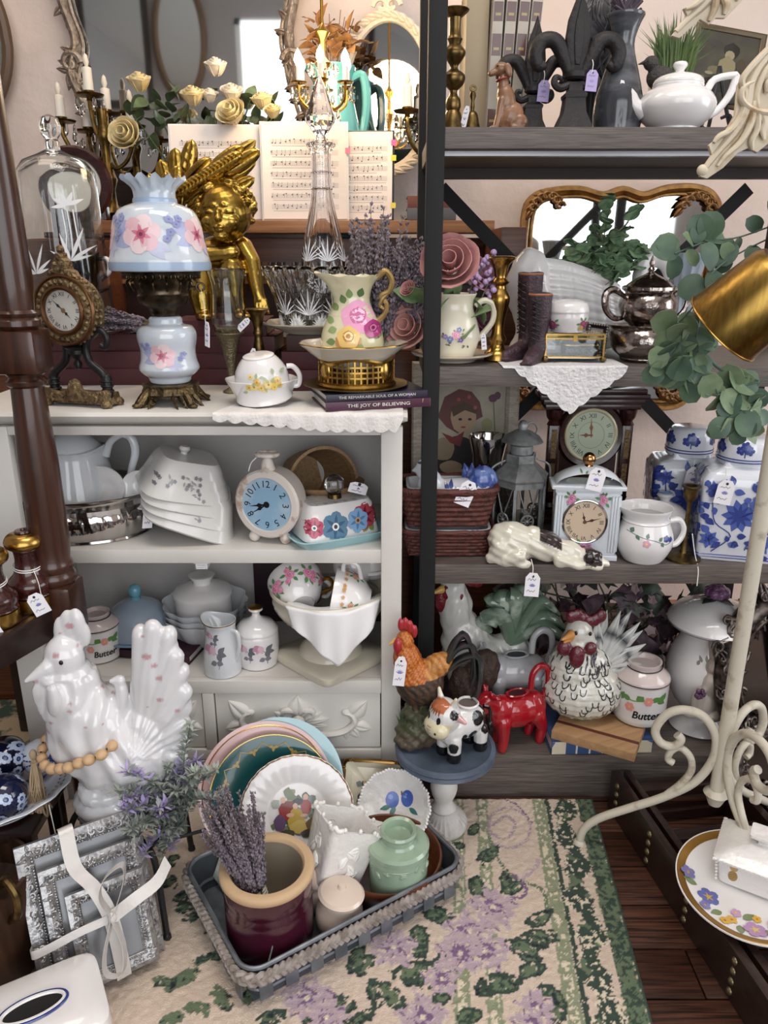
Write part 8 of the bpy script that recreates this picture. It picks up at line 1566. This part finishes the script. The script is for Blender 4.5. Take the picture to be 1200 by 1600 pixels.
music('open music sheets on the organ ledge behind the gold cherub wing', 342, 138, 152, 2.215, 1.288, 3, paper_white, 1); music('open music book in the middle of the organ ledge behind the decanter', 478, 132, 156, 2.20, 1.288, 2, paper_white, 2, [(108, 'd87a9a')]); music('black covered music binder with coloured page tabs on the organ ledge', 574, 78, 142, 2.225, 1.288, -4, mat('binder_black', '22201f', .4), 3, [(120, 'd85a9a'), (96, 'd8c83a'), (20, 'd8c83a')])
book('hymnal', 'brown book lying on the organ behind the black rack post', .12, .1, .03, mat('brown_cloth', '6a3c2c', .6), 672, Y=2.18, z=1.318); book('hymnal', 'grey book lying under the brown one on the organ', .13, .1, .03, mat('grey_cloth', '5a5a60', .6), 674, Y=2.175, z=1.288)
# turquoise ewer
t = T('turquoise_ewer', 'turquoise glazed ewer filled with dried brown flowers', 'pitcher', 526, Y=2.36, z=1.246, H=268); tq = mat('turquoise', '5aa0a6', .2, coat=.5)
t.add('body', lathe([(0, 0), (40, 0), (46, 8), (50, 60), (46, 120), (38, 180), (30, 220), (28, 248), (34, 266), (31, 266), (25, 248), (0, 180)], 36, sm=2, mod=lambda a, r, z: (r*(1+.4*max(0, -math.cos(a))**4*max(0, (z-235)/30)), z)), tq); t.add('handle', handle([(24, 0, 250), (44, 0, 256), (50, 0, 220), (46, 0, 180), (34, 0, 140)], 7), tq)
q = random.Random(5); t.add('dried_flowers', J(*[J(thick(leaf3d(q.uniform(16, 34), q.uniform(5, 9), .4), .6).rot(q.uniform(-60, 60), q.uniform(-80, 20), q.uniform(0, 360)).mv(q.uniform(-38, 34), q.uniform(-16, 10), q.uniform(262, 330))) for i in range(70)]), mat('dried_brown', '7a5638', .8, var=(40, 'a07848', .4, .7)), kind='stuff'); t.add('twigs', J(*[tube([(q.uniform(-8, 8), 0, 240), (x*.5, -4, 290), (x, -6, z)], .8, 4, sm=3) for x, z in [(q.uniform(-40, 40), q.uniform(310, 350)) for _ in range(14)]]), mat('twig', '5f4630', .8))
# oval mirror and chandelier
t = T('oval_cream_mirror', 'oval mirror with a carved cream frame between the ewer and the black post', 'mirror', 606, 150, Y=2.44, rot=(0, 0, -13))
cm = mat('frame_cream', 'd3c6b6', .5, bump=(70, .6, .008)); t.add('glass', prism([(66*math.cos(2*PI*i/48), 112*math.sin(2*PI*i/48)) for i in range(48)], -1, 0), mat('mirror_glass')); t.add('frame', J(oval_frame(70, 118, 7), *[leafM(24, 7, 6, math.degrees(a)+70, 72*math.cos(a), 120*math.sin(a)).mv(0, -5, 0) for a in np.linspace(0, 2*PI, 40)[:-1]], *[tube([(s_*(8+14*(1-j/12)*math.cos(j*.6)), -8, 134+14*(1-j/12)*math.sin(j*.6)) for j in range(11)], 4, 6, sm=2) for s_ in (-1, 1)], leafM(34, 10, 7, 90, 0, 124)), cm)
t = T('chandelier', 'lit brass chandelier with candle bulbs and crystal drops', 'chandelier', 506, 168, Y=2.1, k=1.55/1202); t.kz = t.k; cg = mat('chandelier_brass', 'b58a3c', .25, 1); em = bpy.data.materials.new('lit_bulb'); em.use_nodes = True; b_ = em.node_tree.nodes['Principled BSDF']; b_.inputs['Emission Color'].default_value = (1, .72, .38, 1); b_.inputs['Emission Strength'].default_value = 26; MATS['lit_bulb'] = em
t.add('stem', J(lathe([(0, -10), (8, -4), (5, 6), (10, 20), (5, 34), (7, 60), (16, 74), (6, 84), (5, 110), (14, 124), (5, 134), (3, 140), (3, 1150), (40, 1152), (40, 1160), (0, 1160)], 16, sm=0)), cg)
dr = t.data(lathe([(0, -14), (4, -6), (2.4, 4), (0, 7)], 6), crys, ang=10, name='crystal_drop')
for i in range(6):
    a = 2*PI*i/6+.5; c, s_ = math.cos(a), math.sin(a); t.add('arm', tube([(c*4, s_*4, 20), (c*24, s_*24, -4), (c*46, s_*46, 8), (c*50, s_*50, 34)], 2.6, 7, sm=5), cg); t.add('bobeche', lathe([(0, 34), (14, 36), (15, 39), (0, 38)], 16).mv(c*50, s_*50, 0), cg); t.add('candle_sleeve', lathe([(0, 38), (5, 38), (5, 64), (0, 64)], 12).mv(c*50, s_*50, 0), wax); t.add('bulb', lathe([(3, 64), (8, 74), (6, 84), (0, 94)], 12).mv(c*50, s_*50, 0), em)
    for j in range(4): b2 = a+j*1.57; t.link('crystal_drop', dr, m4=Matrix.Translation((c*50+13*math.cos(b2), s_*50+13*math.sin(b2), 24))); t.link('crystal_drop', dr, m4=Matrix.Translation((c*26+6*math.cos(b2), s_*26+6*math.sin(b2), -12+78*(j % 2))))
pl = bpy.data.lights.new('chandelier_glow', 'POINT'); pl.energy = 13; pl.color = (1, .72, .42); pl.shadow_soft_size = .12; po = bpy.data.objects.new('chandelier_glow', pl); COL.objects.link(po); po.parent = t.root; po.location = (0, -.02, .14)
t = T('round_wooden_clock', 'dark wooden round clock case behind the glass dome', 'clock', 128, Y=2.25, z=1.246, H=150); t.add('case', J(front(lathe([(0, 0), (58, 0), (60, 8), (56, 14), (44, 12), (42, 8)], 44)).mv(0, 0, 84), box(-60, 60, -10, 20, 0, 10, 2), box(-44, 44, -6, 16, 10, 50, 2)), mahog); t.add('dial', disc_front(42, 0).mv(0, -9, 84), mat('dial_cream'))
# gilt mirror behind the rack
t = T('gilt_mirror', 'gilt framed mirror with carved corners on the wall behind the rack', 'mirror', 954, 470, Y=2.50, rot=(2, 0, 0))
GO = [(812, 350), (822, 318), (850, 308), (890, 306), (925, 314), (954, 306), (985, 314), (1020, 304), (1062, 303), (1090, 316), (1100, 350), (1096, 470), (1098, 590), (1088, 630), (1060, 642), (1000, 638), (954, 646), (905, 638), (850, 642), (822, 630), (812, 590), (814, 470)]
gv = [tuple(p) for p in spline(px_prism(GO, 954, 470), 4, True)]; gfm = mat('gilt_frame', '9a7440', .38, .7, var=(40, '7a5630', .4, .65)); t.add('glass', prism(gv, -1, 0), mat('mirror_glass'))
co_ = []
for sx in (-1, 1):
    for sz in (-1, 1):
        for k in range(7): a = R(20+k*22); x0, z0 = sx*(112+22*math.cos(a)), sz*(130+26*math.sin(a)); co_.append(tube([(x0+8*(1-j/10)*math.cos(j*.7), -12, z0+8*(1-j/10)*math.sin(j*.7)) for j in range(9)], 2.6, 6)); co_.append(leafM(22, 5, 5, math.degrees(math.atan2(sz*math.sin(a), sx*math.cos(a)))+80, x0, z0).mv(0, -9, 0))
t.add('frame', J(tube([(x, -4, z) for x, z in gv], 9, 8, closed=True, flat=.7), tube([(x*.93, -8, z*.95) for x, z in gv], 2.4, 6, closed=True)), gfm); [t.add('carved_corner', J(*co_[i*14:i*14+14]), mat('gilt_dark', '7d5a34', .42, .6)) for i in range(4)]
# ================================================================== rack, top shelf
ZU = 1.4135
t = T('candlestick', 'tall old brass candlestick at the left end of the top shelf', 'candlestick', 707, Y=1.55, z=ZU, H=196); t.add('stick', lathe([(0, 0), (18, 0), (19, 4), (13, 28), (10, 34), (12, 40), (11, 52), (7, 58), (6, 66), (14, 74), (18, 84), (16, 92), (8, 98), (6, 104), (11, 112), (17, 122), (16, 130), (9, 138), (12, 146), (9, 152), (9, 176), (11, 180), (20, 188), (20, 192), (8, 194), (0, 190)], 28, sm=2), brass_old); tag_on(t, 14, -12, 0, 10, 40, 14, -30)
t = T('hand_bell', 'small brass hand bell beside the tall candlestick', 'bell', 737, Y=1.55, z=ZU, H=76); t.add('bell', lathe([(13, 0), (14, 3), (11, 14), (9, 26), (5, 32), (0, 34)], 24, sm=2), brass_old); t.add('handle', J(lathe([(2.5, 32), (3.5, 40), (2.5, 48), (5, 56), (4, 62), (0, 63)], 14), torus_front(4, 1.6, 14, 6).mv(0, 0, 68)), brass_old)
t = T('dog_figurine', 'sitting brown hound figurine on the top shelf', 'figurine', 787, Y=1.545, z=ZU, H=118)
B = [ell((10, 0, 24), (20, 15, 24), (0, 20, 0)), ell((2, 0, 48), (15, 13, 30), (0, -10, 0)), ell((-4, 0, 74), (9, 9, 18)), ell((-8, 0, 98), (12, 10, 11)), cap((-12, 0, 96), (-24, -3, 90), 7, 5), ell((22, -8, 14), (14, 8, 14)), cap((12, -12, 5), (28, -12, 4), 5, 4)]+chain([(-6, -7, 48, 7), (-10, -8, 24, 5), (-14, -9, 5, 5), (-20, -10, 4, 4)])+chain([(-2, 7, 48, 7), (-4, 8, 24, 5), (-8, 8, 5, 5)])+[ell((2, -10, 94), (6, 3, 12), (0, -15, 0)), ell((2, 10, 94), (6, 3, 12))]
t.add('body', blob(B, 1.4, 2), mat('dog_brown', '8a6448', .35, coat=.2, var=(40, '6f4a32', .4, .7))); t.add('base', box(-22, 30, -14, 14, 0, 3, 1), ivory); t.add('collar', ring(9.5, 1.8, 20, 6).rot(0, -15, 0).mv(-5, 0, 82), mat('collar_red', '8a3a30', .5)); t.add('eye', ell((-15, -8, 101), 1.6, n=8), mat('eye_black'))
cvb = mat('book_cream', 'b9b0a4', .6); 
for i, px in enumerate((766, 783, 800, 816)):
    t = T('old_book', ['leftmost of the four upright cream books with brown labels', 'second upright cream book with brown labels', 'third upright cream book with brown labels', 'rightmost upright cream book, behind the fleur de lis'][i], 'book', px, Y=1.66, z=ZU, group='upright cream books on the top shelf', rot=(0, 1.5+i*.8, 0)); c_ = t.add('cover', J(box(-8, 8, 0, 110, 0, 2), box(-8, -6.4, 0, 110, 0, 232), box(6.4, 8, 0, 110, 0, 232), box(-8, 8, -1.5, 1.5, 0, 232, .6)), cvb); t.add('page_block', box(-6.3, 6.3, 2, 106, 2, 226), paper_white)
    for z0, z1 in ((20, 48), (128, 160), (178, 206)): decal(t, c_, [([(-7, z0), (7, z0), (7, z1), (-7, z1)], '5a3a34', 0), ([(-4, z0+8), (4, z0+8), (4, z0+12), (-4, z0+12)], 'a08a50', 0)], 'spine_label', eps=.2, step=.3)
t = T('cream_box', 'large plain cream box book behind the bell on the top shelf', 'book', 741, Y=1.69, z=ZU); t.add('box', box(-18, 16, 0, 90, 0, 236, 1), mat('book_buff', 'a8977c', .6))
def fleur(label, px, Y, s_, c, tg=None):
    t = T('fleur_finial', label, 'finial', px, Y=Y, z=ZU, H=235*s_, group='cast fleur de lis finials'); ir = mat('cast_dark', '2a2728', .55, .3, bump=(120, .5, .004))
    t.add('base', J(lathe([(28*1.4, 0), (26*1.4, 8), (18*1.4, 30), (16*1.4, 48), (16*1.4, 56)], 4).rot(0, 0, 45), lathe([(0, 54), (24, 54), (25, 60), (16, 66), (14, 80), (0, 80)], 4).rot(0, 0, 45)).sc(s_), ir, ang=20); t.add('collar', J(lathe([(13, 84), (18, 88), (18, 96), (13, 100)], 24), *[tube([(x*8, -4, 78), (x*24, -6, 70), (x*34, -6, 78), (x*32, -6, 88), (x*24, -6, 86)], [6, 7, 6, 5, 4], 8, sm=4) for x in (-1, 1)]).sc(s_), ir)
    sp = [(-10, 90), (-16, 120), (-20, 150), (-17, 180), (-8, 208), (0, 235), (8, 208), (17, 180), (20, 150), (16, 120), (10, 90)]; t.add('spear', J(prism(sp, -8, 8, 5), prism([(x*.4, 160+(z-160)*.75) for x, z in sp], -11, 0, 2)).sc(s_), ir)
    for x in (-1, 1): t.add('petal', tube([(x*9, 0, 92), (x*22, -2, 122), (x*36, -2, 146), (x*56, -2, 146), (x*66, -2, 126), (x*60, -2, 106), (x*50, -2, 110)], [8, 11, 13, 13, 12, 10, 7], 10, sm=5).sc(s_), ir)
    if tg: tag_on(t, tg[0], -14, tg[1], 18, 34, 4, 0, sx=tg[0], sy=-12, sz=tg[1]+50, c='b9a8d8')
fleur('smaller dark fleur de lis finial beside the hound', 830, 1.60, .80, '', (12, 52)); fleur('larger dark fleur de lis finial in front of the marble vase', 893, 1.545, .98, '', (22, 62))
t = T('black_sculpture', 'black carved figure with a wavy mane behind the fleur de lis', 'sculpture', 918, Y=1.68, z=ZU, H=230); q = random.Random(7); t.add('figure', J(lathe([(0, 0), (22, 0), (24, 8), (12, 24), (10, 70), (22, 110), (26, 160), (18, 210), (0, 228)], 20, sm=2), *[tube([(q.uniform(-12, 12), -14, 230), (q.uniform(-30, 30), -24, 190), (q.uniform(-30, 30), -22, 150), (q.uniform(-26, 26), -20, q.uniform(90, 120))], [5, 5, 4, 2], 6, sm=5) for i in range(26)]), mat('black_carved', '17151a', .35))
t = T('marble_vase', 'grey black marble vase holding dried stems on the top shelf', 'vase', 962, Y=1.575, z=ZU, H=186); t.add('vase', lathe([(0, 0), (33, 0), (36, 4), (38, 30), (36, 60), (26, 100), (18, 130), (17, 150), (24, 174), (29, 184), (26, 184), (14, 150), (0, 120)], 40, sm=2), mat('marble_dark', '3b3d42', .15, coat=.4, var=(9, '5c5e64', .48, .6), scl=(1, 1, 3))); q = random.Random(3); t.add('dried_stems', J(*[tube([(0, 0, 140), (q.uniform(-10, 10), 0, 180), (q.uniform(-24, 24), q.uniform(-8, 8), q.uniform(190, 225))], 2.4, 5, sm=3) for i in range(34)]), mat('dry_dark', '4a4048', .8))
t = T('teapot', 'plain white teapot with an angular handle at the front of the top shelf', 'teapot', 1052, Y=1.545, z=ZU, H=112)
t.add('body', lathe([(0, 0), (34, 0), (36, 4), (50, 16), (59, 34), (58, 48), (48, 62), (38, 68), (36, 74), (0, 74)], 44, sm=2), porc); t.add('lid', lathe([(37, 72), (38, 76), (33, 84), (18, 90), (8, 92), (7, 96), (11, 102), (9, 108), (0, 110)], 40, sm=2), porc)
t.add('spout', tube([(-48, 0, 30), (-66, 0, 42), (-74, 0, 60), (-86, 0, 74), (-92, 0, 76)], [15, 12, 9, 7, 6.5], 12, sm=5), porc); t.add('handle', tube([(46, 0, 66), (56, 0, 82), (84, 0, 88), (88, 0, 84), (82, 0, 58), (66, 0, 34), (52, 0, 24)], [6, 6, 6, 6, 6, 6, 6], 10, sm=3), porc)
t = T('grass_pot', 'white pot of artificial grass behind the teapot', 'plant', 1040, Y=1.68, z=ZU, H=195); t.add('pot', lathe([(0, 0), (28, 0), (36, 96), (33, 96), (0, 84)], 32), porc); q = random.Random(8); gb = []
for i in range(150): a, L = q.uniform(0, 6.28), q.uniform(70, 125); x, y, o_ = 24*q.random()*math.cos(a), 24*q.random()*math.sin(a), q.uniform(.1, .8); gb.append(M([(x-1.6, y, 84), (x+1.6, y, 84), (x+o_*22*math.cos(a)+1.4, y+o_*16*math.sin(a), 84+L*.6), (x+o_*60*math.cos(a), y+o_*40*math.sin(a), 84+L*(1-.2*o_)), (x+o_*22*math.cos(a)-1.4, y+o_*16*math.sin(a), 84+L*.6)], [(0, 1, 2, 4), (4, 2, 3)]))
t.add('grass', J(*gb), mat('grass_green', '5a7038', .5, var=(30, '3f5228', .4, .7)), kind='stuff')
t = T('bird_figurine', 'dark speckled bird figurine between the teapot and the grass pot', 'figurine', 1024, Y=1.62, z=ZU, H=130); t.add('bird', blob([ell((0, 0, 92), (24, 18, 20), (0, 20, 0)), ell((-18, 0, 116), (12, 11, 12)), cap((-26, 0, 118), (-38, -2, 114), 4, 1.4), cap((16, 0, 84), (40, 0, 70), 10, 4), cap((0, 0, 76), (0, 0, 4), 6, 6), ell((0, 0, 6), (20, 16, 6))], 1.6, 2), mat('bird_dark', '3a3634', .6, bump=(180, .9, .005)))
t = T('framed_painting', 'small dark old painting in a bronze frame tilted on a black easel', 'picture', 1122, Y=1.74, z=ZU+.075, rot=(-14, 9, 0)); bz = mat('bronze_frame', '5a4c3a', .4, .6); t.add('frame', rframe(112, 132, 8, 4).mv(0, 0, 62), bz); p_ = t.add('canvas', box(-50, 50, -1, 0, 2, 122), mat('canvas_dark', '38342c', .4, var=(24, '4c483a', .4, .7)))
decal(t, p_, [(circ(6, 92, 13, 12, .08), '2a2620'), (circ(4, 84, 8, 10), '8f8468'), (circ(2, 64, 14, 12, .1, rz=18), '847a5c'), (circ(-16, 56, 12, 10, .1, rz=7), '6a6248'), (circ(16, 50, 12, 10, .1, rz=6), '6a6248'), (circ(0, 34, 34, 14, .06, rz=13), '2c2720'), (circ(-34, 36, 5, 8, rz=9), '6f684c'), (circ(-24, 50, 7, 8, rz=3), '8a8266'), (circ(24, 70, 8, 8, rz=12), '4a4234')], 'painted_figure', eps=.2)
t = T('easel', 'black scrolled easel under the small old painting', 'easel', 1112, Y=1.72, z=ZU); t.add('easel', J(tube([(-30, 0, 0), (-10, 0, 60), (0, 6, 120)], 3, 6, sm=3), tube([(34, 0, 0), (14, 0, 60), (0, 6, 120)], 3, 6, sm=3), tube([(0, 30, 0), (0, 14, 60), (0, 6, 120)], 3, 6, sm=3), box(-40, 40, -16, 0, 60, 65, 1), *[tube([(s_*10, -4, 20), (s_*24, -4, 30), (s_*20, -4, 44), (s_*8, -4, 40)], 3, 6, sm=4) for s_ in (-1, 1)]), iron)
# ================================================================== right foreground
ivc = mat('carved_ivory', 'd2c4ac', .5, var=(30, 'a8865c', .56, .7))
YF = 1.02
t = T('carved_frame', 'cream carved scroll frame hanging in front of the white teapot shelf', 'mirror frame', 1165, 180, Y=YF)
def fp(P, y=0): return [(x-1165, y, 180-yy) for x, yy in P]
bk = lambda P: prism([(x-1165, 180-y) for x, y in P], -3, 6, 1.5)
t.add('leaf_scroll', J(bk([(1104, 278), (1120, 246), (1112, 228), (1136, 206), (1148, 180), (1146, 134), (1162, 104), (1198, 64), (1240, 60), (1240, 180), (1205, 226), (1190, 240), (1176, 232), (1160, 240), (1140, 264), (1116, 282)]), *[tube(fp(P, y), r_, 9, sm=5, flat=.7) for P, r_, y in (([(1108, 270), (1128, 238), (1150, 205), (1162, 170), (1164, 130), (1180, 96), (1206, 70)], [6, 9, 13, 15, 14, 13, 12], 0), ([(1118, 224), (1126, 214), (1142, 204), (1156, 180), (1158, 150), (1150, 128), (1164, 104), (1196, 66)], [4, 7, 8, 8, 8, 7, 8, 7], -6), ([(1128, 262), (1140, 244), (1160, 222), (1172, 190), (1170, 160)], [3, 6, 8, 9, 8], -7), ([(1180, 236), (1176, 222), (1182, 204), (1180, 180), (1174, 150), (1184, 110), (1210, 84)], [3, 7, 8, 9, 8, 7, 6], -7), ([(1196, 220), (1192, 206), (1194, 192), (1186, 172)], [3, 7, 8, 7], -8), ([(1166, 130), (1152, 140), (1152, 158), (1168, 172), (1192, 178), (1212, 168), (1222, 140), (1206, 122), (1188, 130), (1190, 146)], [5, 6, 7, 8, 9, 9, 8, 7, 6, 7], -9))], ell((1108-1165, 0, 180-268), (9, 8, 10))), ivc)
t.add('leaf_scroll', J(bk([(1036, 60), (1056, 30), (1050, 20), (1080, -2), (1108, -44), (1150, -60), (1150, -10), (1132, 14), (1114, 34), (1100, 34), (1090, 44), (1076, 36), (1048, 64)]), *[tube(fp(P, y), r_, 9, sm=5, flat=.7) for P, r_, y in (([(1042, 54), (1060, 34), (1080, 14), (1106, -20), (1150, -50)], [6, 8, 11, 13, 12], 0), ([(1052, 22), (1066, 16), (1082, 0), (1110, -34)], [3, 7, 9, 8], -5), ([(1110, 30), (1112, 16), (1106, 0), (1118, -30)], [3, 8, 9, 8], -6), ([(1088, 40), (1094, 24), (1096, 4), (1112, -26)], [3, 7, 9, 8], -7), ([(1128, 10), (1124, -4), (1130, -30)], [3, 8, 8], -5))]), ivc); t.add('frame_rim', tube(fp([(1110, -30), (1180, -70), (1250, -40), (1262, 60), (1240, 110), (1200, 76)]), 14, 8, sm=5), ivc)
t = T('dark_post', 'dark red polished wooden board above the brass lamp', 'board', 1226, 460, Y=1.06); t.add('board', box(-32, 20, 0, 24, 0, 246, 2), mahog)
t = T('brass_lamp', 'brushed brass lamp shade tilted in front of the eucalyptus garland', 'lamp', 1188, 466, Y=.98); t.k *= .9; t.kz *= .9; bb = mat('brass_brushed', '9a7c3e', .3, 1, grain=(2, 200, '7a602e', .2))
am = Vector((0, 0, 1)).rotation_difference(Vector((.55, -.42, .7))).to_matrix().to_4x4()
t.add('shade', lathe([(80, -78), (78, -78), (70, 48), (62, 58), (20, 64), (0, 65), (0, 62), (58, 55), (67, 46), (77, -77)], 56).tf(am), bb); t.add('rim', ring(79, 2, 56, 8).mv(0, 0, -78).tf(am), brass); t.add('arm', tube([(18, -70, -60), (6, -72, -90), (8, -72, -112), (30, -70, -140), (60, -60, -150)], 6, 10, sm=5), brass); t.add('bulb_socket', lathe([(0, 60), (14, 60), (14, 20), (0, 20)], 20).tf(am), wax)
t = T('eucalyptus_garland', 'sage green eucalyptus garland trailing behind the brass lamp', 'garland', 1110, 520, Y=1.12); q = random.Random(21)
eg = mat('euc_sage', '6f8464', .5, var=(26, '8fa07c', .4, .7)); eg2 = mat('euc_deep', '486050', .5, var=(26, '5f785a', .4, .7)); lm1 = [t.data(thick(round_leaf(L, W, .12), .6), m_, name='leaf', ang=80) for L, W in ((38, 17), (46, 20), (30, 12)) for m_ in (eg, eg2)]; sts = []
for P in ([(1215, 345), (1140, 375), (1090, 382), (1040, 400)], [(1205, 365), (1140, 400), (1095, 430), (1075, 480), (1058, 510)], [(1160, 405), (1100, 470), (1088, 540), (1078, 600)], [(1100, 470), (1070, 530), (1052, 560), (1042, 590)], [(1200, 600), (1165, 610), (1130, 618), (1110, 610)], [(1210, 620), (1180, 640), (1150, 655)], [(1215, 640), (1180, 660), (1160, 690)], [(1120, 540), (1095, 560), (1060, 572), (1036, 578)], [(1215, 590), (1180, 640), (1190, 680)]):
    S = spline([(x-1110, (q.uniform(-14, 14)), 520-y) for x, y in P], 5); sts.append(tube(S, 1.3, 5))
    for j in range(1, len(S)):
        p = S[j]; d = S[j]-S[j-1]; a = math.atan2(d[2], d[0])
        for s_ in (-1, 1):
            if q.random() < .46: t.link('leaf', q.choice(lm1), m4=Matrix.Translation(p) @ Matrix.Rotation(-(a+s_*q.uniform(.5, 1.4)), 4, 'Y') @ Euler((R(90)+q.uniform(-.9, .9), 0, 0)).to_matrix().to_4x4() @ Euler((0, q.uniform(-.5, .5), q.uniform(-.3, .3))).to_matrix().to_4x4())
t.add('stems', J(*sts, tube([(1090-1110, 6, 520-500), (1104-1110, 8, 520-545), (1140-1110, 8, 520-580), (1200-1110, 8, 520-596)], 3, 8, sm=5)), mat('euc_stem', '54685a', .6))
finish()
